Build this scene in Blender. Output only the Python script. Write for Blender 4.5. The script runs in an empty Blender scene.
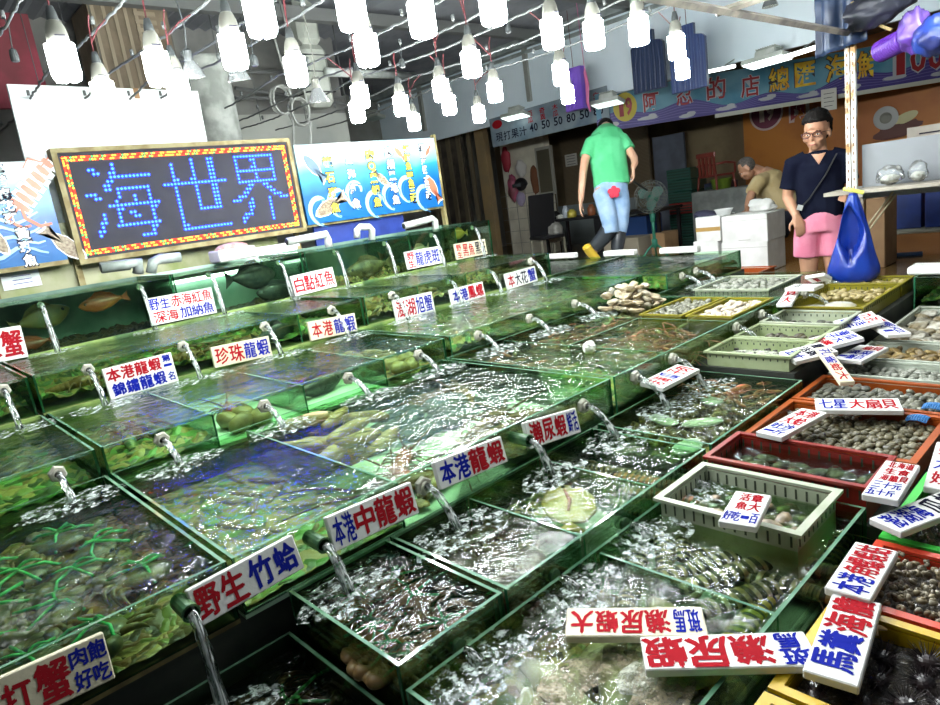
import bpy, bmesh, math, random
from mathutils import Vector, Matrix, Euler, noise
random.seed(7)
R = math.radians
sc = bpy.context.scene
COL = sc.collection

# ------------------------------------------------------------------ camera
F_PX, YAW, PITCH, ROLL, CAM_Z = 661.5, R(48.3516), R(12.6106), R(-8.2093), 1.36
_f = Vector((math.cos(YAW)*math.cos(PITCH), math.sin(YAW)*math.cos(PITCH), -math.sin(PITCH)))
_r0 = Vector((math.sin(YAW), -math.cos(YAW), 0)); _u0 = _r0.cross(_f)
_r = _r0*math.cos(ROLL)+_u0*math.sin(ROLL); _u = -_r0*math.sin(ROLL)+_u0*math.cos(ROLL)
cam = bpy.data.cameras.new('camera'); camo = bpy.data.objects.new('camera', cam); COL.objects.link(camo)
cam.sensor_width = 36; cam.lens = F_PX/940*36; cam.clip_start = .02; cam.clip_end = 200
camo.matrix_world = Matrix(((_r.x,_u.x,-_f.x,0),(_r.y,_u.y,-_f.y,0),(_r.z,_u.z,-_f.z,CAM_Z),(0,0,0,1)))
sc.camera = camo
# ------------------------------------------------------------------ world, exposure
w = bpy.data.worlds.new('world'); sc.world = w; w.use_nodes = True
w.node_tree.nodes['Background'].inputs[0].default_value = (.80, .92, 1.0, 1)
w.node_tree.nodes['Background'].inputs[1].default_value = .11
sc.view_settings.view_transform = 'Standard'; sc.view_settings.look = 'None'
sc.view_settings.gamma = 1; sc.view_settings.use_curve_mapping = False
sc.view_settings.exposure = 0.34
sc.cycles.use_denoising = True
sc.cycles.transparent_max_bounces = 40; sc.cycles.max_bounces = 10
sc.cycles.diffuse_bounces = 3; sc.cycles.glossy_bounces = 3; sc.cycles.transmission_bounces = 6
sc.cycles.sample_clamp_indirect = 6; sc.cycles.caustics_reflective = False; sc.cycles.caustics_refractive = False
BULB_E, TUBE_E, LED_E = 115.0, 6.0, 10.0

# ------------------------------------------------------------------ pixel -> place, for measuring
def PX(x, y, X=None, Y=None, Z=None):
    d = _f + _r*((x-470)/F_PX) - _u*((y-352.5)/F_PX)
    if Z is not None: t = (Z-CAM_Z)/d.z
    elif Y is not None: t = Y/d.y
    else: t = X/d.x
    return Vector((d.x*t, d.y*t, CAM_Z+d.z*t))

# ------------------------------------------------------------------ materials
def nt(name):
    m = bpy.data.materials.new(name); m.use_nodes = True
    t = m.node_tree; return m, t, t.nodes, t.links, t.nodes['Principled BSDF']
def pm(name, c, rough=.5, metal=0., c2=None, scale=8., detail=4., bump=0., bscale=None, thr=(.4,.6), spec=None, emit=0., coat=0., wave=None, alpha=None):
    m, t, N, L, b = nt(name)
    b.inputs['Roughness'].default_value = rough; b.inputs['Metallic'].default_value = metal
    if spec is not None: b.inputs['Specular IOR Level'].default_value = spec
    if coat: b.inputs['Coat Weight'].default_value = coat; b.inputs['Coat Roughness'].default_value = .08
    b.inputs['Base Color'].default_value = (*c, 1)
    tc = N.new('ShaderNodeTexCoord')
    if c2 is not None:
        if wave:
            n = N.new('ShaderNodeTexWave'); n.bands_direction = wave; n.inputs['Scale'].default_value = scale; n.inputs['Distortion'].default_value = 1.2
            n.inputs['Detail'].default_value = 2
        else:
            n = N.new('ShaderNodeTexNoise'); n.inputs['Scale'].default_value = scale; n.inputs['Detail'].default_value = detail
        L.new(tc.outputs['Object'], n.inputs['Vector'])
        r = N.new('ShaderNodeValToRGB'); L.new(n.outputs[1] if wave else n.outputs['Fac'], r.inputs[0])
        r.color_ramp.elements[0].position = thr[0]; r.color_ramp.elements[1].position = thr[1]
        r.color_ramp.elements[0].color = (*c, 1); r.color_ramp.elements[1].color = (*c2, 1)
        L.new(r.outputs[0], b.inputs['Base Color'])
    if bump:
        n2 = N.new('ShaderNodeTexNoise'); n2.inputs['Scale'].default_value = bscale or scale*3; n2.inputs['Detail'].default_value = 3
        L.new(tc.outputs['Object'], n2.inputs['Vector'])
        bp = N.new('ShaderNodeBump'); bp.inputs['Strength'].default_value = bump; bp.inputs['Distance'].default_value = .01
        L.new(n2.outputs['Fac'], bp.inputs['Height']); L.new(bp.outputs[0], b.inputs['Normal'])
    if emit:
        b.inputs['Emission Color'].default_value = (*c, 1); b.inputs['Emission Strength'].default_value = emit
    if alpha is not None: b.inputs['Alpha'].default_value = alpha
    return m
def emat(name, c, s):
    m = bpy.data.materials.new(name); m.use_nodes = True; t = m.node_tree
    t.nodes.clear(); e = t.nodes.new('ShaderNodeEmission'); o = t.nodes.new('ShaderNodeOutputMaterial')
    e.inputs[0].default_value = (*c, 1); e.inputs[1].default_value = s; t.links.new(e.outputs[0], o.inputs[0]); return m
def clear(name, tint,  ior=1.45, rough=.02, bump=0., bscale=30., white=0., boost=1.0, bdist=.01, stretch=None, streak=None, wcol=(.9,.95,.93)):
    """pane / water surface: see-through tint mixed with a mirror by Fresnel, optionally a little milky"""
    m = bpy.data.materials.new(name); m.use_nodes = True; t = m.node_tree; N, L = t.nodes, t.links; N.clear()
    o = N.new('ShaderNodeOutputMaterial'); mx = N.new('ShaderNodeMixShader'); tr = N.new('ShaderNodeBsdfTransparent'); g = N.new('ShaderNodeBsdfGlossy')
    fr = N.new('ShaderNodeFresnel'); fr.inputs['IOR'].default_value = ior
    tr.inputs[0].default_value = (*tint, 1); g.inputs['Roughness'].default_value = rough
    base = tr.outputs[0]
    if white:
        df = N.new('ShaderNodeBsdfDiffuse'); df.inputs[0].default_value = (*wcol, 1)
        m2 = N.new('ShaderNodeMixShader'); m2.inputs[0].default_value = white
        if streak:
            tc_ = N.new('ShaderNodeTexCoord'); mp_ = N.new('ShaderNodeMapping'); mp_.inputs['Scale'].default_value = streak; L.new(tc_.outputs['Object'], mp_.inputs[0])
            sn_ = N.new('ShaderNodeTexNoise'); sn_.inputs['Scale'].default_value = 1; sn_.inputs['Detail'].default_value = 3; L.new(mp_.outputs[0], sn_.inputs['Vector'])
            mr_ = N.new('ShaderNodeMapRange'); mr_.inputs[1].default_value = .46; mr_.inputs[2].default_value = .64; mr_.inputs[3].default_value = 0; mr_.inputs[4].default_value = white
            L.new(sn_.outputs['Fac'], mr_.inputs[0]); L.new(mr_.outputs[0], m2.inputs[0])
        L.new(tr.outputs[0], m2.inputs[1]); L.new(df.outputs[0], m2.inputs[2]); base = m2.outputs[0]
    if bump:
        tc = N.new('ShaderNodeTexCoord'); mp = N.new('ShaderNodeMapping'); L.new(tc.outputs['Object'], mp.inputs[0])
        if stretch: mp.inputs['Scale'].default_value = stretch
        n = N.new('ShaderNodeTexNoise'); n.inputs['Scale'].default_value = bscale; n.inputs['Detail'].default_value = 3; n.inputs['Distortion'].default_value = .6
        n3 = N.new('ShaderNodeTexNoise'); n3.inputs['Scale'].default_value = bscale*.22; n3.inputs['Detail'].default_value = 2
        L.new(mp.outputs[0], n.inputs['Vector']); L.new(mp.outputs[0], n3.inputs['Vector'])
        ad = N.new('ShaderNodeMath'); ad.operation = 'MULTIPLY_ADD'; ad.inputs[1].default_value = 2.2
        L.new(n3.outputs['Fac'], ad.inputs[0]); L.new(n.outputs['Fac'], ad.inputs[2])
        bp = N.new('ShaderNodeBump'); bp.inputs['Strength'].default_value = bump; bp.inputs['Distance'].default_value = bdist
        L.new(ad.outputs[0], bp.inputs['Height']); L.new(bp.outputs[0], g.inputs['Normal']); L.new(bp.outputs[0], fr.inputs['Normal'])
    f = fr.outputs[0]
    if boost != 1:
        mu = N.new('ShaderNodeMath'); mu.operation = 'MULTIPLY'; mu.use_clamp = True; mu.inputs[1].default_value = boost
        L.new(f, mu.inputs[0]); f = mu.outputs[0]
    L.new(f, mx.inputs[0]); L.new(base, mx.inputs[1]); L.new(g.outputs[0], mx.inputs[2]); L.new(mx.outputs[0], o.inputs[0])
    return m

# ------------------------------------------------------------------ mesh building
class MB:
    def __init__(s): s.v = []; s.f = []; s.m = []
    def add(s, vs, fs, mi=0, M=None):
        b = len(s.v)
        s.v += [tuple(M @ Vector(v)) for v in vs] if M is not None else [tuple(v) for v in vs]
        s.f += [tuple(i+b for i in f) for f in fs]; s.m += [mi]*len(fs); return s
    def box(s, x0, x1, y0, y1, z0, z1, mi=0, M=None):
        v = [(x0,y0,z0),(x1,y0,z0),(x1,y1,z0),(x0,y1,z0),(x0,y0,z1),(x1,y0,z1),(x1,y1,z1),(x0,y1,z1)]
        return s.add(v, [(0,3,2,1),(4,5,6,7),(0,1,5,4),(1,2,6,5),(2,3,7,6),(3,0,4,7)], mi, M)
    def rbox(s, x0, x1, y0, y1, z0, z1, b=.004, mi=0, M=None):
        # box with chamfered edges
        vs = []; ids = {}
        for i in (0,1):
            for j in (0,1):
                for k in (0,1):
                    c = ((x0,x1)[i], (y0,y1)[j], (z0,z1)[k]); sg = ((1,-1)[i], (1,-1)[j], (1,-1)[k])
                    for a in range(3):
                        p = list(c)
                        for q in range(3):
                            if q != a: p[q] += sg[q]*b
                        ids[(i,j,k,a)] = len(vs); vs.append(tuple(p))
        bm = bmesh.new()
        for v in vs: bm.verts.new(v)
        bmesh.ops.convex_hull(bm, input=bm.verts); bm.verts.index_update()
        s.add([v.co[:] for v in bm.verts], [[v.index for v in f.verts] for f in bm.faces], mi, M); bm.free(); return s
    def tube(s, pts, rad, n=8, mi=0, M=None, cap=True, flat=1.0, up=None):
        pts = [Vector(p) for p in pts]; k = len(pts)
        if not isinstance(rad, (list, tuple)): rad = [rad]*k
        vs = []; fs = []; prev = None
        for i, p in enumerate(pts):
            d = (pts[min(i+1,k-1)]-pts[max(i-1,0)])
            d = d.normalized() if d.length > 1e-9 else Vector((0,0,1))
            if prev is None:
                a = Vector(up) if up else (Vector((0,0,1)) if abs(d.z) < .9 else Vector((1,0,0)))
                e1 = d.cross(a).normalized()
            else:
                e1 = (prev - d*prev.dot(d)); e1 = e1.normalized() if e1.length > 1e-6 else d.orthogonal().normalized()
            prev = e1; e2 = d.cross(e1)
            for j in range(n):
                t = 2*math.pi*j/n
                vs.append(p + e1*(math.cos(t)*rad[i]) + e2*(math.sin(t)*rad[i]*flat))
        for i in range(k-1):
            for j in range(n):
                a = i*n+j; b = i*n+(j+1) % n
                fs.append((a, b, b+n, a+n))
        if cap:
            fs.append(tuple(range(n-1, -1, -1))); fs.append(tuple((k-1)*n+j for j in range(n)))
        return s.add(vs, fs, mi, M)
    def lathe(s, prof, n=16, mi=0, M=None, cap=True):
        vs = []; fs = []
        for r, z in prof:
            for j in range(n):
                t = 2*math.pi*j/n; vs.append((r*math.cos(t), r*math.sin(t), z))
        k = len(prof)
        for i in range(k-1):
            for j in range(n):
                a = i*n+j; b = i*n+(j+1) % n; fs.append((a, b, b+n, a+n))
        if cap: fs.append(tuple(range(n-1,-1,-1))); fs.append(tuple((k-1)*n+j for j in range(n)))
        return s.add(vs, fs, mi, M)
    def loft(s, secs, n=12, mi=0, M=None, cap=True):
        """secs: (centre, rx, ry, axis_x, axis_y) elliptical sections"""
        vs = []; fs = []
        for c, rx, ry, ax, ay in secs:
            c = Vector(c); ax = Vector(ax); ay = Vector(ay)
            for j in range(n):
                t = 2*math.pi*j/n; vs.append(c+ax*(rx*math.cos(t))+ay*(ry*math.sin(t)))
        k = len(secs)
        for i in range(k-1):
            for j in range(n):
                a = i*n+j; b = i*n+(j+1) % n; fs.append((a, b, b+n, a+n))
        if cap: fs.append(tuple(range(n-1,-1,-1))); fs.append(tuple((k-1)*n+j for j in range(n)))
        return s.add(vs, fs, mi, M)
    def ell(s, c, r, n=12, k=8, mi=0, M=None, fn=None):
        vs = []; fs = []
        for i in range(k+1):
            ph = math.pi*i/k
            for j in range(n):
                t = 2*math.pi*j/n
                d = Vector((math.sin(ph)*math.cos(t), math.sin(ph)*math.sin(t), math.cos(ph)))
                q = fn(d) if fn else 1
                vs.append((c[0]+d.x*r[0]*q, c[1]+d.y*r[1]*q, c[2]+d.z*r[2]*q))
        for i in range(k):
            for j in range(n):
                a = i*n+j; b = i*n+(j+1) % n
                fs.append((a, a+n, b+n, b))
        return s.add(vs, fs, mi, M)
    def prism(s, poly, z0, z1, mi=0, M=None):
        n = len(poly)
        vs = [(x,y,z0) for x,y in poly]+[(x,y,z1) for x,y in poly]
        fs = [tuple(range(n-1,-1,-1)), tuple(range(n,2*n))]+[(i,(i+1) % n,(i+1) % n+n,i+n) for i in range(n)]
        return s.add(vs, fs, mi, M)
    def build(s, name, mats, parent=None, smooth=False, loc=None, rot=None):
        me = bpy.data.meshes.new(name); me.from_pydata(s.v, [], s.f)
        if not isinstance(mats, (list, tuple)): mats = [mats]
        for m in mats: me.materials.append(m)
        if len(mats) > 1:
            for p, i in zip(me.polygons, s.m): p.material_index = i
        me.validate()
        if smooth: me.shade_smooth() if smooth is True else me.shade_auto_smooth(angle=smooth) if hasattr(me,'shade_auto_smooth') else me.shade_smooth()
        o = bpy.data.objects.new(name, me); COL.objects.link(o)
        if parent is not None: o.parent = parent
        if loc is not None: o.location = loc
        if rot is not None: o.rotation_euler = rot
        return o
def tag(o, label, cat, group=None, kind=None):
    o['label'] = label; o['category'] = cat
    if group: o['group'] = group
    if kind: o['kind'] = kind
    return o
def thing(name, label, cat, loc=(0,0,0), rot=(0,0,0), group=None):
    o = bpy.data.objects.new(name, None); COL.objects.link(o); o.empty_display_size = .05
    o.location = loc; o.rotation_euler = rot
    return tag(o, label, cat, group)
def struct(o, label=None):
    o['kind'] = 'structure'
    if label: o['label'] = label
    return o
def dup(root, loc, rot=(0,0,0), s=1.0, label=None, group=None):
    r = root.copy(); COL.objects.link(r); r.location = loc; r.rotation_euler = rot; r.scale = (s,s,s) if not isinstance(s, tuple) else s
    if label: r['label'] = label
    if group: r['group'] = group
    for ch in root.children:
        c = ch.copy(); COL.objects.link(c); c.parent = r
        for g in ch.children:
            d = g.copy(); COL.objects.link(d); d.parent = c
    return r
class Kind:
    """first placement moves the original, later ones copy it"""
    def __init__(s, root): s.root = root; s.used = False
    def put(s, loc, rot=(0,0,0), sc_=1.0, label=None, group=None):
        if not s.used:
            s.used = True; o = s.root; o.location = loc; o.rotation_euler = rot; o.scale = (sc_,sc_,sc_)
            if label: o['label'] = label
            if group: o['group'] = group
            return o
        return dup(s.root, loc, rot, sc_, label, group)

# ------------------------------------------------------------------ writing
_txt = {}
def glyph(ch, bold=.012):
    k = (ch, bold)
    if k in _txt: return _txt[k]
    c = bpy.data.curves.new('g', 'FONT'); c.body = ch; c.resolution_u = 2; c.offset = bold
    o = bpy.data.objects.new('g', c); COL.objects.link(o)
    dg = bpy.context.evaluated_depsgraph_get(); dg.update()
    me = bpy.data.meshes.new_from_object(o.evaluated_get(dg))
    vs = [v.co.copy() for v in me.vertices]; fs = [tuple(p.vertices) for p in me.polygons]
    bpy.data.objects.remove(o); bpy.data.curves.remove(c); bpy.data.meshes.remove(me)
    if vs:
        x0 = min(v.x for v in vs); x1 = max(v.x for v in vs); y0 = min(v.y for v in vs); y1 = max(v.y for v in vs)
        sx = max(x1-x0, .25); sy = max(y1-y0, .25); cx = (x0+x1)/2; cy = (y0+y1)/2
        vs = [((v.x-cx)/sx, (v.y-cy)/sy) for v in vs]
    _txt[k] = (vs, fs); return _txt[k]
def write(mb, text, cx, cy, wd, ht, z, mi, bold=.012, rot=0., fill=.9, vertical=False, M=None, jit=0., pen=0.):
    """characters evenly spread over a wd x ht box centred (cx,cy) in the xy plane at height z"""
    n = len(text)
    for i, ch in enumerate(text):
        if ch == ' ': continue
        vs, fs = glyph(ch, bold)
        if vertical: px, py, cw, chh = 0, ht*(.5-(i+.5)/n), wd, ht/n
        else: px, py, cw, chh = wd*((i+.5)/n-.5), 0, wd/n, ht
        a = rot + (random.uniform(-jit, jit) if jit else 0); q = 1+(random.uniform(-jit, jit) if jit else 0)
        ca, sa = math.cos(a), math.sin(a); cr, sr = math.cos(rot), math.sin(rot)
        out = []
        for x, y in vs:
            x *= cw*fill*q; y *= chh*fill*q
            X = x*math.cos(a-rot)-y*math.sin(a-rot)+px; Y = x*math.sin(a-rot)+y*math.cos(a-rot)+py
            out.append((cx+X*cr-Y*sr, cy+X*sr+Y*cr, z))
        mb.add(out, fs, mi, M)
        if pen:     # a broad felt pen: the stroke again, a little to each side
            for q_, (ox, oy) in enumerate(((pen,0),(0,pen),(-pen*.7,-pen*.7))): mb.add([(a_+ox, b_+oy, c_+.00012*(q_+1)) for a_, b_, c_ in out], fs, mi, M)
# ------------------------------------------------------------------ palette
M = {}
M['glass'] = clear('pane_glass', (.82,.97,.85), 1.42, .02, boost=.8)
M['edge'] = pm('pane_edge', (.012,.10,.045), .12, c2=(.05,.20,.10), scale=6, spec=.8)
M['rim'] = pm('pane_rim', (.20,.36,.24), .1, c2=(.09,.22,.13), scale=9, spec=.9)
M['water'] = clear('water_surface', (.74,.92,.66), 1.33, .05, bump=.62, bscale=19, boost=1.45, bdist=.020)
M['water_dark'] = clear('water_surface_deep', (.46,.50,.30), 1.33, .05, bump=1., bscale=17, boost=2.4, bdist=.040)
M['jet'] = clear('running_water', (.90,.97,.94), 1.33, .05, bump=.8, bscale=60, white=.75, streak=(170,60,9), boost=2.4, stretch=(1,1,.25))
M['foam'] = pm('water_foam', (.70,.80,.75), .2, bump=.5, bscale=160, alpha=.22)
M['foam_tan'] = pm('tan_foam', (.62,.58,.44), .4, c2=(.40,.38,.30), scale=30, bump=.9, bscale=220, alpha=.85)
M['foam_grey0'] = pm('grey_foam', (.60,.64,.60), .35, c2=(.35,.38,.35), scale=60, bump=.8, bscale=260, alpha=.62, thr=(.35,.65))
M['mint'] = pm('tank_bottom_mint', (.56,.78,.60), .6, c2=(.25,.42,.22), scale=3.2, thr=(.50,.72))
M['algae'] = pm('tank_bottom_algae', (.10,.17,.05), .7, c2=(.30,.34,.10), scale=7, thr=(.35,.7))
M['murk'] = pm('tank_bottom_dark', (.035,.045,.022), .6, c2=(.10,.11,.05), scale=6)
M['brownbed'] = pm('tank_bottom_brown', (.10,.075,.03), .7, c2=(.24,.20,.07), scale=14, thr=(.35,.7))
M['back_teal'] = pm('tank_back_teal', (.05,.12,.085), .5, c2=(.24,.38,.29), scale=3.4, thr=(.32,.72))
M['back_pale'] = pm('tank_back_pale', (.55,.80,.66), .5, c2=(.28,.55,.40), scale=2.4, thr=(.45,.8))
M['back_green'] = pm('tank_back_green', (.05,.12,.035), .5, c2=(.26,.38,.10), scale=8, thr=(.33,.66))
M['nut'] = pm('cream_fitting', (.46,.45,.37), .6, c2=(.30,.30,.24), scale=40, thr=(.45,.8))
M['hole'] = pm('bore_dark', (.02,.025,.02), .6)
M['pvc'] = pm('grey_pvc', (.36,.40,.38), .4, c2=(.24,.28,.25), scale=12)
M['pvcw'] = pm('pale_pvc', (.62,.66,.62), .35, c2=(.48,.52,.48), scale=10)
M['pvcg'] = pm('mossy_pvc', (.03,.09,.04), .35, c2=(.10,.20,.08), scale=25)
M['concrete'] = pm('concrete', (.16,.16,.15), .85, c2=(.27,.27,.25), scale=4, bump=.3, bscale=30)
M['wetfloor'] = pm('wet_floor', (.06,.06,.055), .25, c2=(.13,.125,.11), scale=2.2, bump=.1, bscale=20)
M['brownfloor'] = pm('shop_floor', (.15,.085,.03), .18, c2=(.24,.15,.06), scale=2.5, bump=.1, bscale=14)
M['ceil'] = pm('ceiling_sheet', (.17,.18,.20), .6, c2=(.26,.27,.29), scale=1.8)
M['beamgrey'] = pm('grey_beam', (.34,.38,.37), .5, c2=(.24,.27,.26), scale=6)
M['bulkhead'] = pm('white_bulkhead', (.82,.92,.97), .6, c2=(.74,.86,.92), scale=.9)
M['backwall'] = pm('grimy_wall', (.30,.30,.27), .8, c2=(.20,.20,.19), scale=2)
M['yellowwall'] = pm('yellowish_tile_wall', (.38,.385,.23), .5, c2=(.22,.27,.08), scale=5, thr=(.45,.7))
M['brownwall'] = pm('brown_wall', (.17,.12,.065), .7, c2=(.26,.20,.11), scale=1.6)
M['orange'] = pm('orange_wall', (.55,.20,.025), .55, c2=(.42,.13,.02), scale=1.5)
M['brown'] = pm('brown_column', (.36,.25,.12), .6, c2=(.30,.22,.12), scale=3)
M['dkbrown'] = pm('dark_shutter', (.05,.042,.035), .6, c2=(.10,.085,.06), scale=5)
M['redtarp'] = pm('red_tarp', (.32,.035,.06), .6, c2=(.20,.03,.04), scale=3)
M['foamboard'] = pm('white_board', (.84,.90,.89), .5, c2=(.76,.84,.83), scale=1.2)
M['sign'] = pm('foam_sign', (.74,.74,.71), .6, c2=(.66,.66,.63), scale=14, bump=.12, bscale=90, thr=(.5,.85))
M['signold'] = pm('aged_foam_sign', (.66,.61,.44), .6, c2=(.54,.49,.34), scale=10, bump=.12, bscale=90, thr=(.45,.8))
M['ired'] = pm('red_ink', (.36,.012,.02), .9, spec=.08)
M['iblue'] = pm('blue_ink', (.010,.018,.28), .9, spec=.08)
M['iblack'] = pm('black_ink', (.015,.015,.03), .9, spec=.08)
M['iyel'] = pm('yellow_ink', (.85,.75,.05), .5)
M['iwhite'] = pm('white_ink', (.88,.9,.9), .5)
M['black'] = pm('black_plastic', (.012,.012,.014), .4)
M['white'] = pm('white_plastic', (.80,.82,.80), .4)
M['styro'] = pm('white_styrofoam', (.80,.80,.77), .7, c2=(.70,.70,.66), scale=6, bump=.1, bscale=80)
M['card'] = pm('cardboard', (.42,.26,.13), .8, c2=(.34,.20,.10), scale=5)
M['steel'] = pm('steel', (.55,.57,.57), .3, .9)
M['rusty'] = pm('rusty_white_steel', (.62,.64,.60), .5, c2=(.36,.19,.05), scale=8, thr=(.50,.60), bump=.1)
M['gbeam'] = pm('weathered_beam', (.10,.09,.08), .6, c2=(.22,.20,.16), scale=8)
def C(n, c, rough=.5, **k):
    if n not in M: M[n] = pm(n, c, rough, **k)
    return M[n]

def froth_mat(name, c, lo, hi, sc_, t0, t1):
    m, t, N, L, b = nt(name); b.inputs['Base Color'].default_value = (*c, 1); b.inputs['Roughness'].default_value = .3
    tc = N.new('ShaderNodeTexCoord'); v = N.new('ShaderNodeTexNoise'); v.inputs['Scale'].default_value = sc_; v.inputs['Detail'].default_value = 6; v.inputs['Roughness'].default_value = .7
    L.new(tc.outputs['Object'], v.inputs['Vector']); mr = N.new('ShaderNodeMapRange'); mr.inputs[1].default_value = t0; mr.inputs[2].default_value = t1; mr.inputs[3].default_value = lo; mr.inputs[4].default_value = hi
    L.new(v.outputs['Fac'], mr.inputs[0]); L.new(mr.outputs[0], b.inputs['Alpha'])
    vo = N.new('ShaderNodeTexVoronoi'); vo.inputs['Scale'].default_value = 130; L.new(tc.outputs['Object'], vo.inputs['Vector'])
    bp = N.new('ShaderNodeBump'); bp.inputs['Strength'].default_value = .7; bp.inputs['Distance'].default_value = .006; bp.invert = True
    L.new(vo.outputs['Distance'], bp.inputs['Height']); L.new(bp.outputs[0], b.inputs['Normal']); return m
M['foam_grey'] = froth_mat('grey_froth', (.34,.36,.31), .0, .5, 34, .47, .70)
M['foam_splash'] = froth_mat('splash_froth', (.62,.72,.66), .0, .8, 42, .49, .62)
M['foam_tan'] = froth_mat('tan_froth', (.42,.36,.23), .05, .8, 30, .40, .62)
M['foam_pale'] = froth_mat('pale_froth', (.55,.57,.46), .1, .85, 40, .40, .60)
# ------------------------------------------------------------------ structure
def plate(name, x0, x1, y0, y1, z0, z1, m, b=0):
    mb = MB(); mb.box(x0, x1, y0, y1, z0, z1); return struct(mb.build(name, m))
plate('floor', -4, 12, -4, 14, -.1, 0, M['wetfloor'])
plate('trim_1', 5.75, 12, -4, 14, 0, .30, M['brownfloor'])
# ceiling of ribbed sheet running across the rows
mb = MB(); n = 90
for i in range(n):
    x0 = -4+12.2*i/n; x1 = x0+12.2/n; xm = (x0+x1)/2
    mb.add([(x0,-4,3.55),(xm,-4,3.585),(x1,-4,3.55),(x0,12,3.55),(xm,12,3.585),(x1,12,3.55)], [(0,1,4,3),(1,2,5,4)])
mb.box(-4, 8.2, -4, 12, 3.60, 3.64)
struct(mb.build('ceiling', M['ceil']))
plate('wall_left', -4, 5.05, 7.4, 7.5, 0, 3.6, M['backwall'])
plate('wall_left_2', 5.05, 11.1, 10.6, 10.7, 0, 3.6, C('far_plaster', (.30,.31,.28), .8, c2=(.22,.22,.2), scale=1.5))
plate('wall_far', 8.0, 8.06, -4, 12.0, 2.50, 3.60, M['bulkhead'])
plate('wall_back', 11.0, 11.1, -4, 14, 0, 3.6, M['brownwall'])
plate('wall_shop_ceiling', 8.06, 11.1, -4, 14, 2.82, 2.9, C('shop_ceiling', (.30,.29,.26), .7))
plate('wall_near', -4, -3.9, -4, 9.6, 0, 3.6, M['backwall'])
# rail along the top of the white bulkhead and its posts
plate('trim_2', 7.86, 8.0, -4, 12, 3.44, 3.56, M['beamgrey'])
plate('trim_3', 7.94, 8.0, -4, 12, 3.36, 3.40, M['beamgrey'])
for i, (px, py) in enumerate(((525,60),(421,105))):
    p = PX(px, py, X=7.97); plate('trim_%d' % (4+i), 7.95, 8.0, p.y-.035, p.y+.035, 2.70, 3.44, C('post_grey', (.30,.31,.28), .6))
# low tiled wall behind the top row of tanks
plate('wall_rear', -2.2, 2.72, 5.30, 5.36, 0, 1.62, M['yellowwall'])
# ceiling beams seen at upper left
for i, (y, z) in enumerate(((6.2,3.36),(5.0,3.44))):
    plate('trim_%d' % (6+i), -3, 8, y-.05, y+.05, z, z+.12, C('truss', (.16,.165,.16), .6))
# walls of the shop: tiled pier, brown column, dark shutter, wooden wall, grey half wall, orange wall
def xplate(name, px0, py0, px1, py1, X, th, m, z0=None, z1=None):
    a = PX(px0, py0, X=X); b = PX(px1, py1, X=X)
    return plate(name, X, X+th, min(a.y,b.y), max(a.y,b.y), a.z if z1 is not None and False else (z0 if z0 is not None else min(a.z,b.z)), z1 if z1 is not None else max(a.z,b.z), m)
tile = pm('pale_tile', (.70,.66,.54), .4, c2=(.56,.52,.42), scale=3)
xplate('wall_pier', 500, 150, 556, 255, 9.3, .15, tile, 0, 2.82)
mb = MB(); a = PX(500, 190, X=9.29); b = PX(556, 190, X=9.29)
zz = .06
while zz < 1.45:
    mb.box(9.288, 9.30, b.y, a.y, zz, zz+.008); zz += .22
yy = b.y
while yy < a.y:
    mb.box(9.288, 9.30, yy, yy+.008, 0, 1.45); yy += .24
struct(mb.build('trim_8', C('tile_joint', (.30,.29,.25), .7)))
xplate('trim_9', 476, 150, 498, 250, 8.7, .12, M['brown'], 0, 2.82)
xplate('wall_shutter', 380, 150, 476, 250, 8.8, .05, M['dkbrown'], 0, 2.82)
mb = MB(); a = PX(415,150,X=8.78); b = PX(476,150,X=8.78)
for k in range(6):
    y = b.y+(a.y-b.y)*(k+.4)/6; mb.box(8.76, 8.80, y, y+.09, 0, 2.8)
struct(mb.build('trim_10', C('shutter_rib', (.16,.13,.08), .6)))
wood = pm('slatted_wood', (.13,.095,.055), .6, c2=(.19,.145,.09), scale=14, wave='Z')
xplate('wall_wood', 556, 110, 652, 200, 10.4, .06, wood, 1.05, 2.82)
xplate('wall_half', 556, 195, 640, 262, 10.35, .05, C('grey_half_wall', (.25,.29,.29), .5), 0, 1.05)
xplate('wall_orange', 742, 100, 1050, 200, 10.9, .1, M['orange'], .0, 2.82)
# concrete plinths that carry the tanks, one step per tier
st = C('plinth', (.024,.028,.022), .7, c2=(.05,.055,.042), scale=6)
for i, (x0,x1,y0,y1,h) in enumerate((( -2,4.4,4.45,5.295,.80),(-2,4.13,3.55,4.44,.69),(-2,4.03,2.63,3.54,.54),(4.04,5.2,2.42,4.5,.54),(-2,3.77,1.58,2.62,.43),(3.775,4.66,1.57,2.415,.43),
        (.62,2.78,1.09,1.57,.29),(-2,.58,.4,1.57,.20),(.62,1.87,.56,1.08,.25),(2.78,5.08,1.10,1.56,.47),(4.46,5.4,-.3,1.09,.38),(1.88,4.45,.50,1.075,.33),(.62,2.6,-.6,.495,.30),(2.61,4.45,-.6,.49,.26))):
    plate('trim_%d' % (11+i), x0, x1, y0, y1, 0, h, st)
# ledge behind the tanks where the man in green stands
plate('trim_30', 5.2, 5.74, 3.4, 5.0, 0, .60, M['concrete'])

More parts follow.
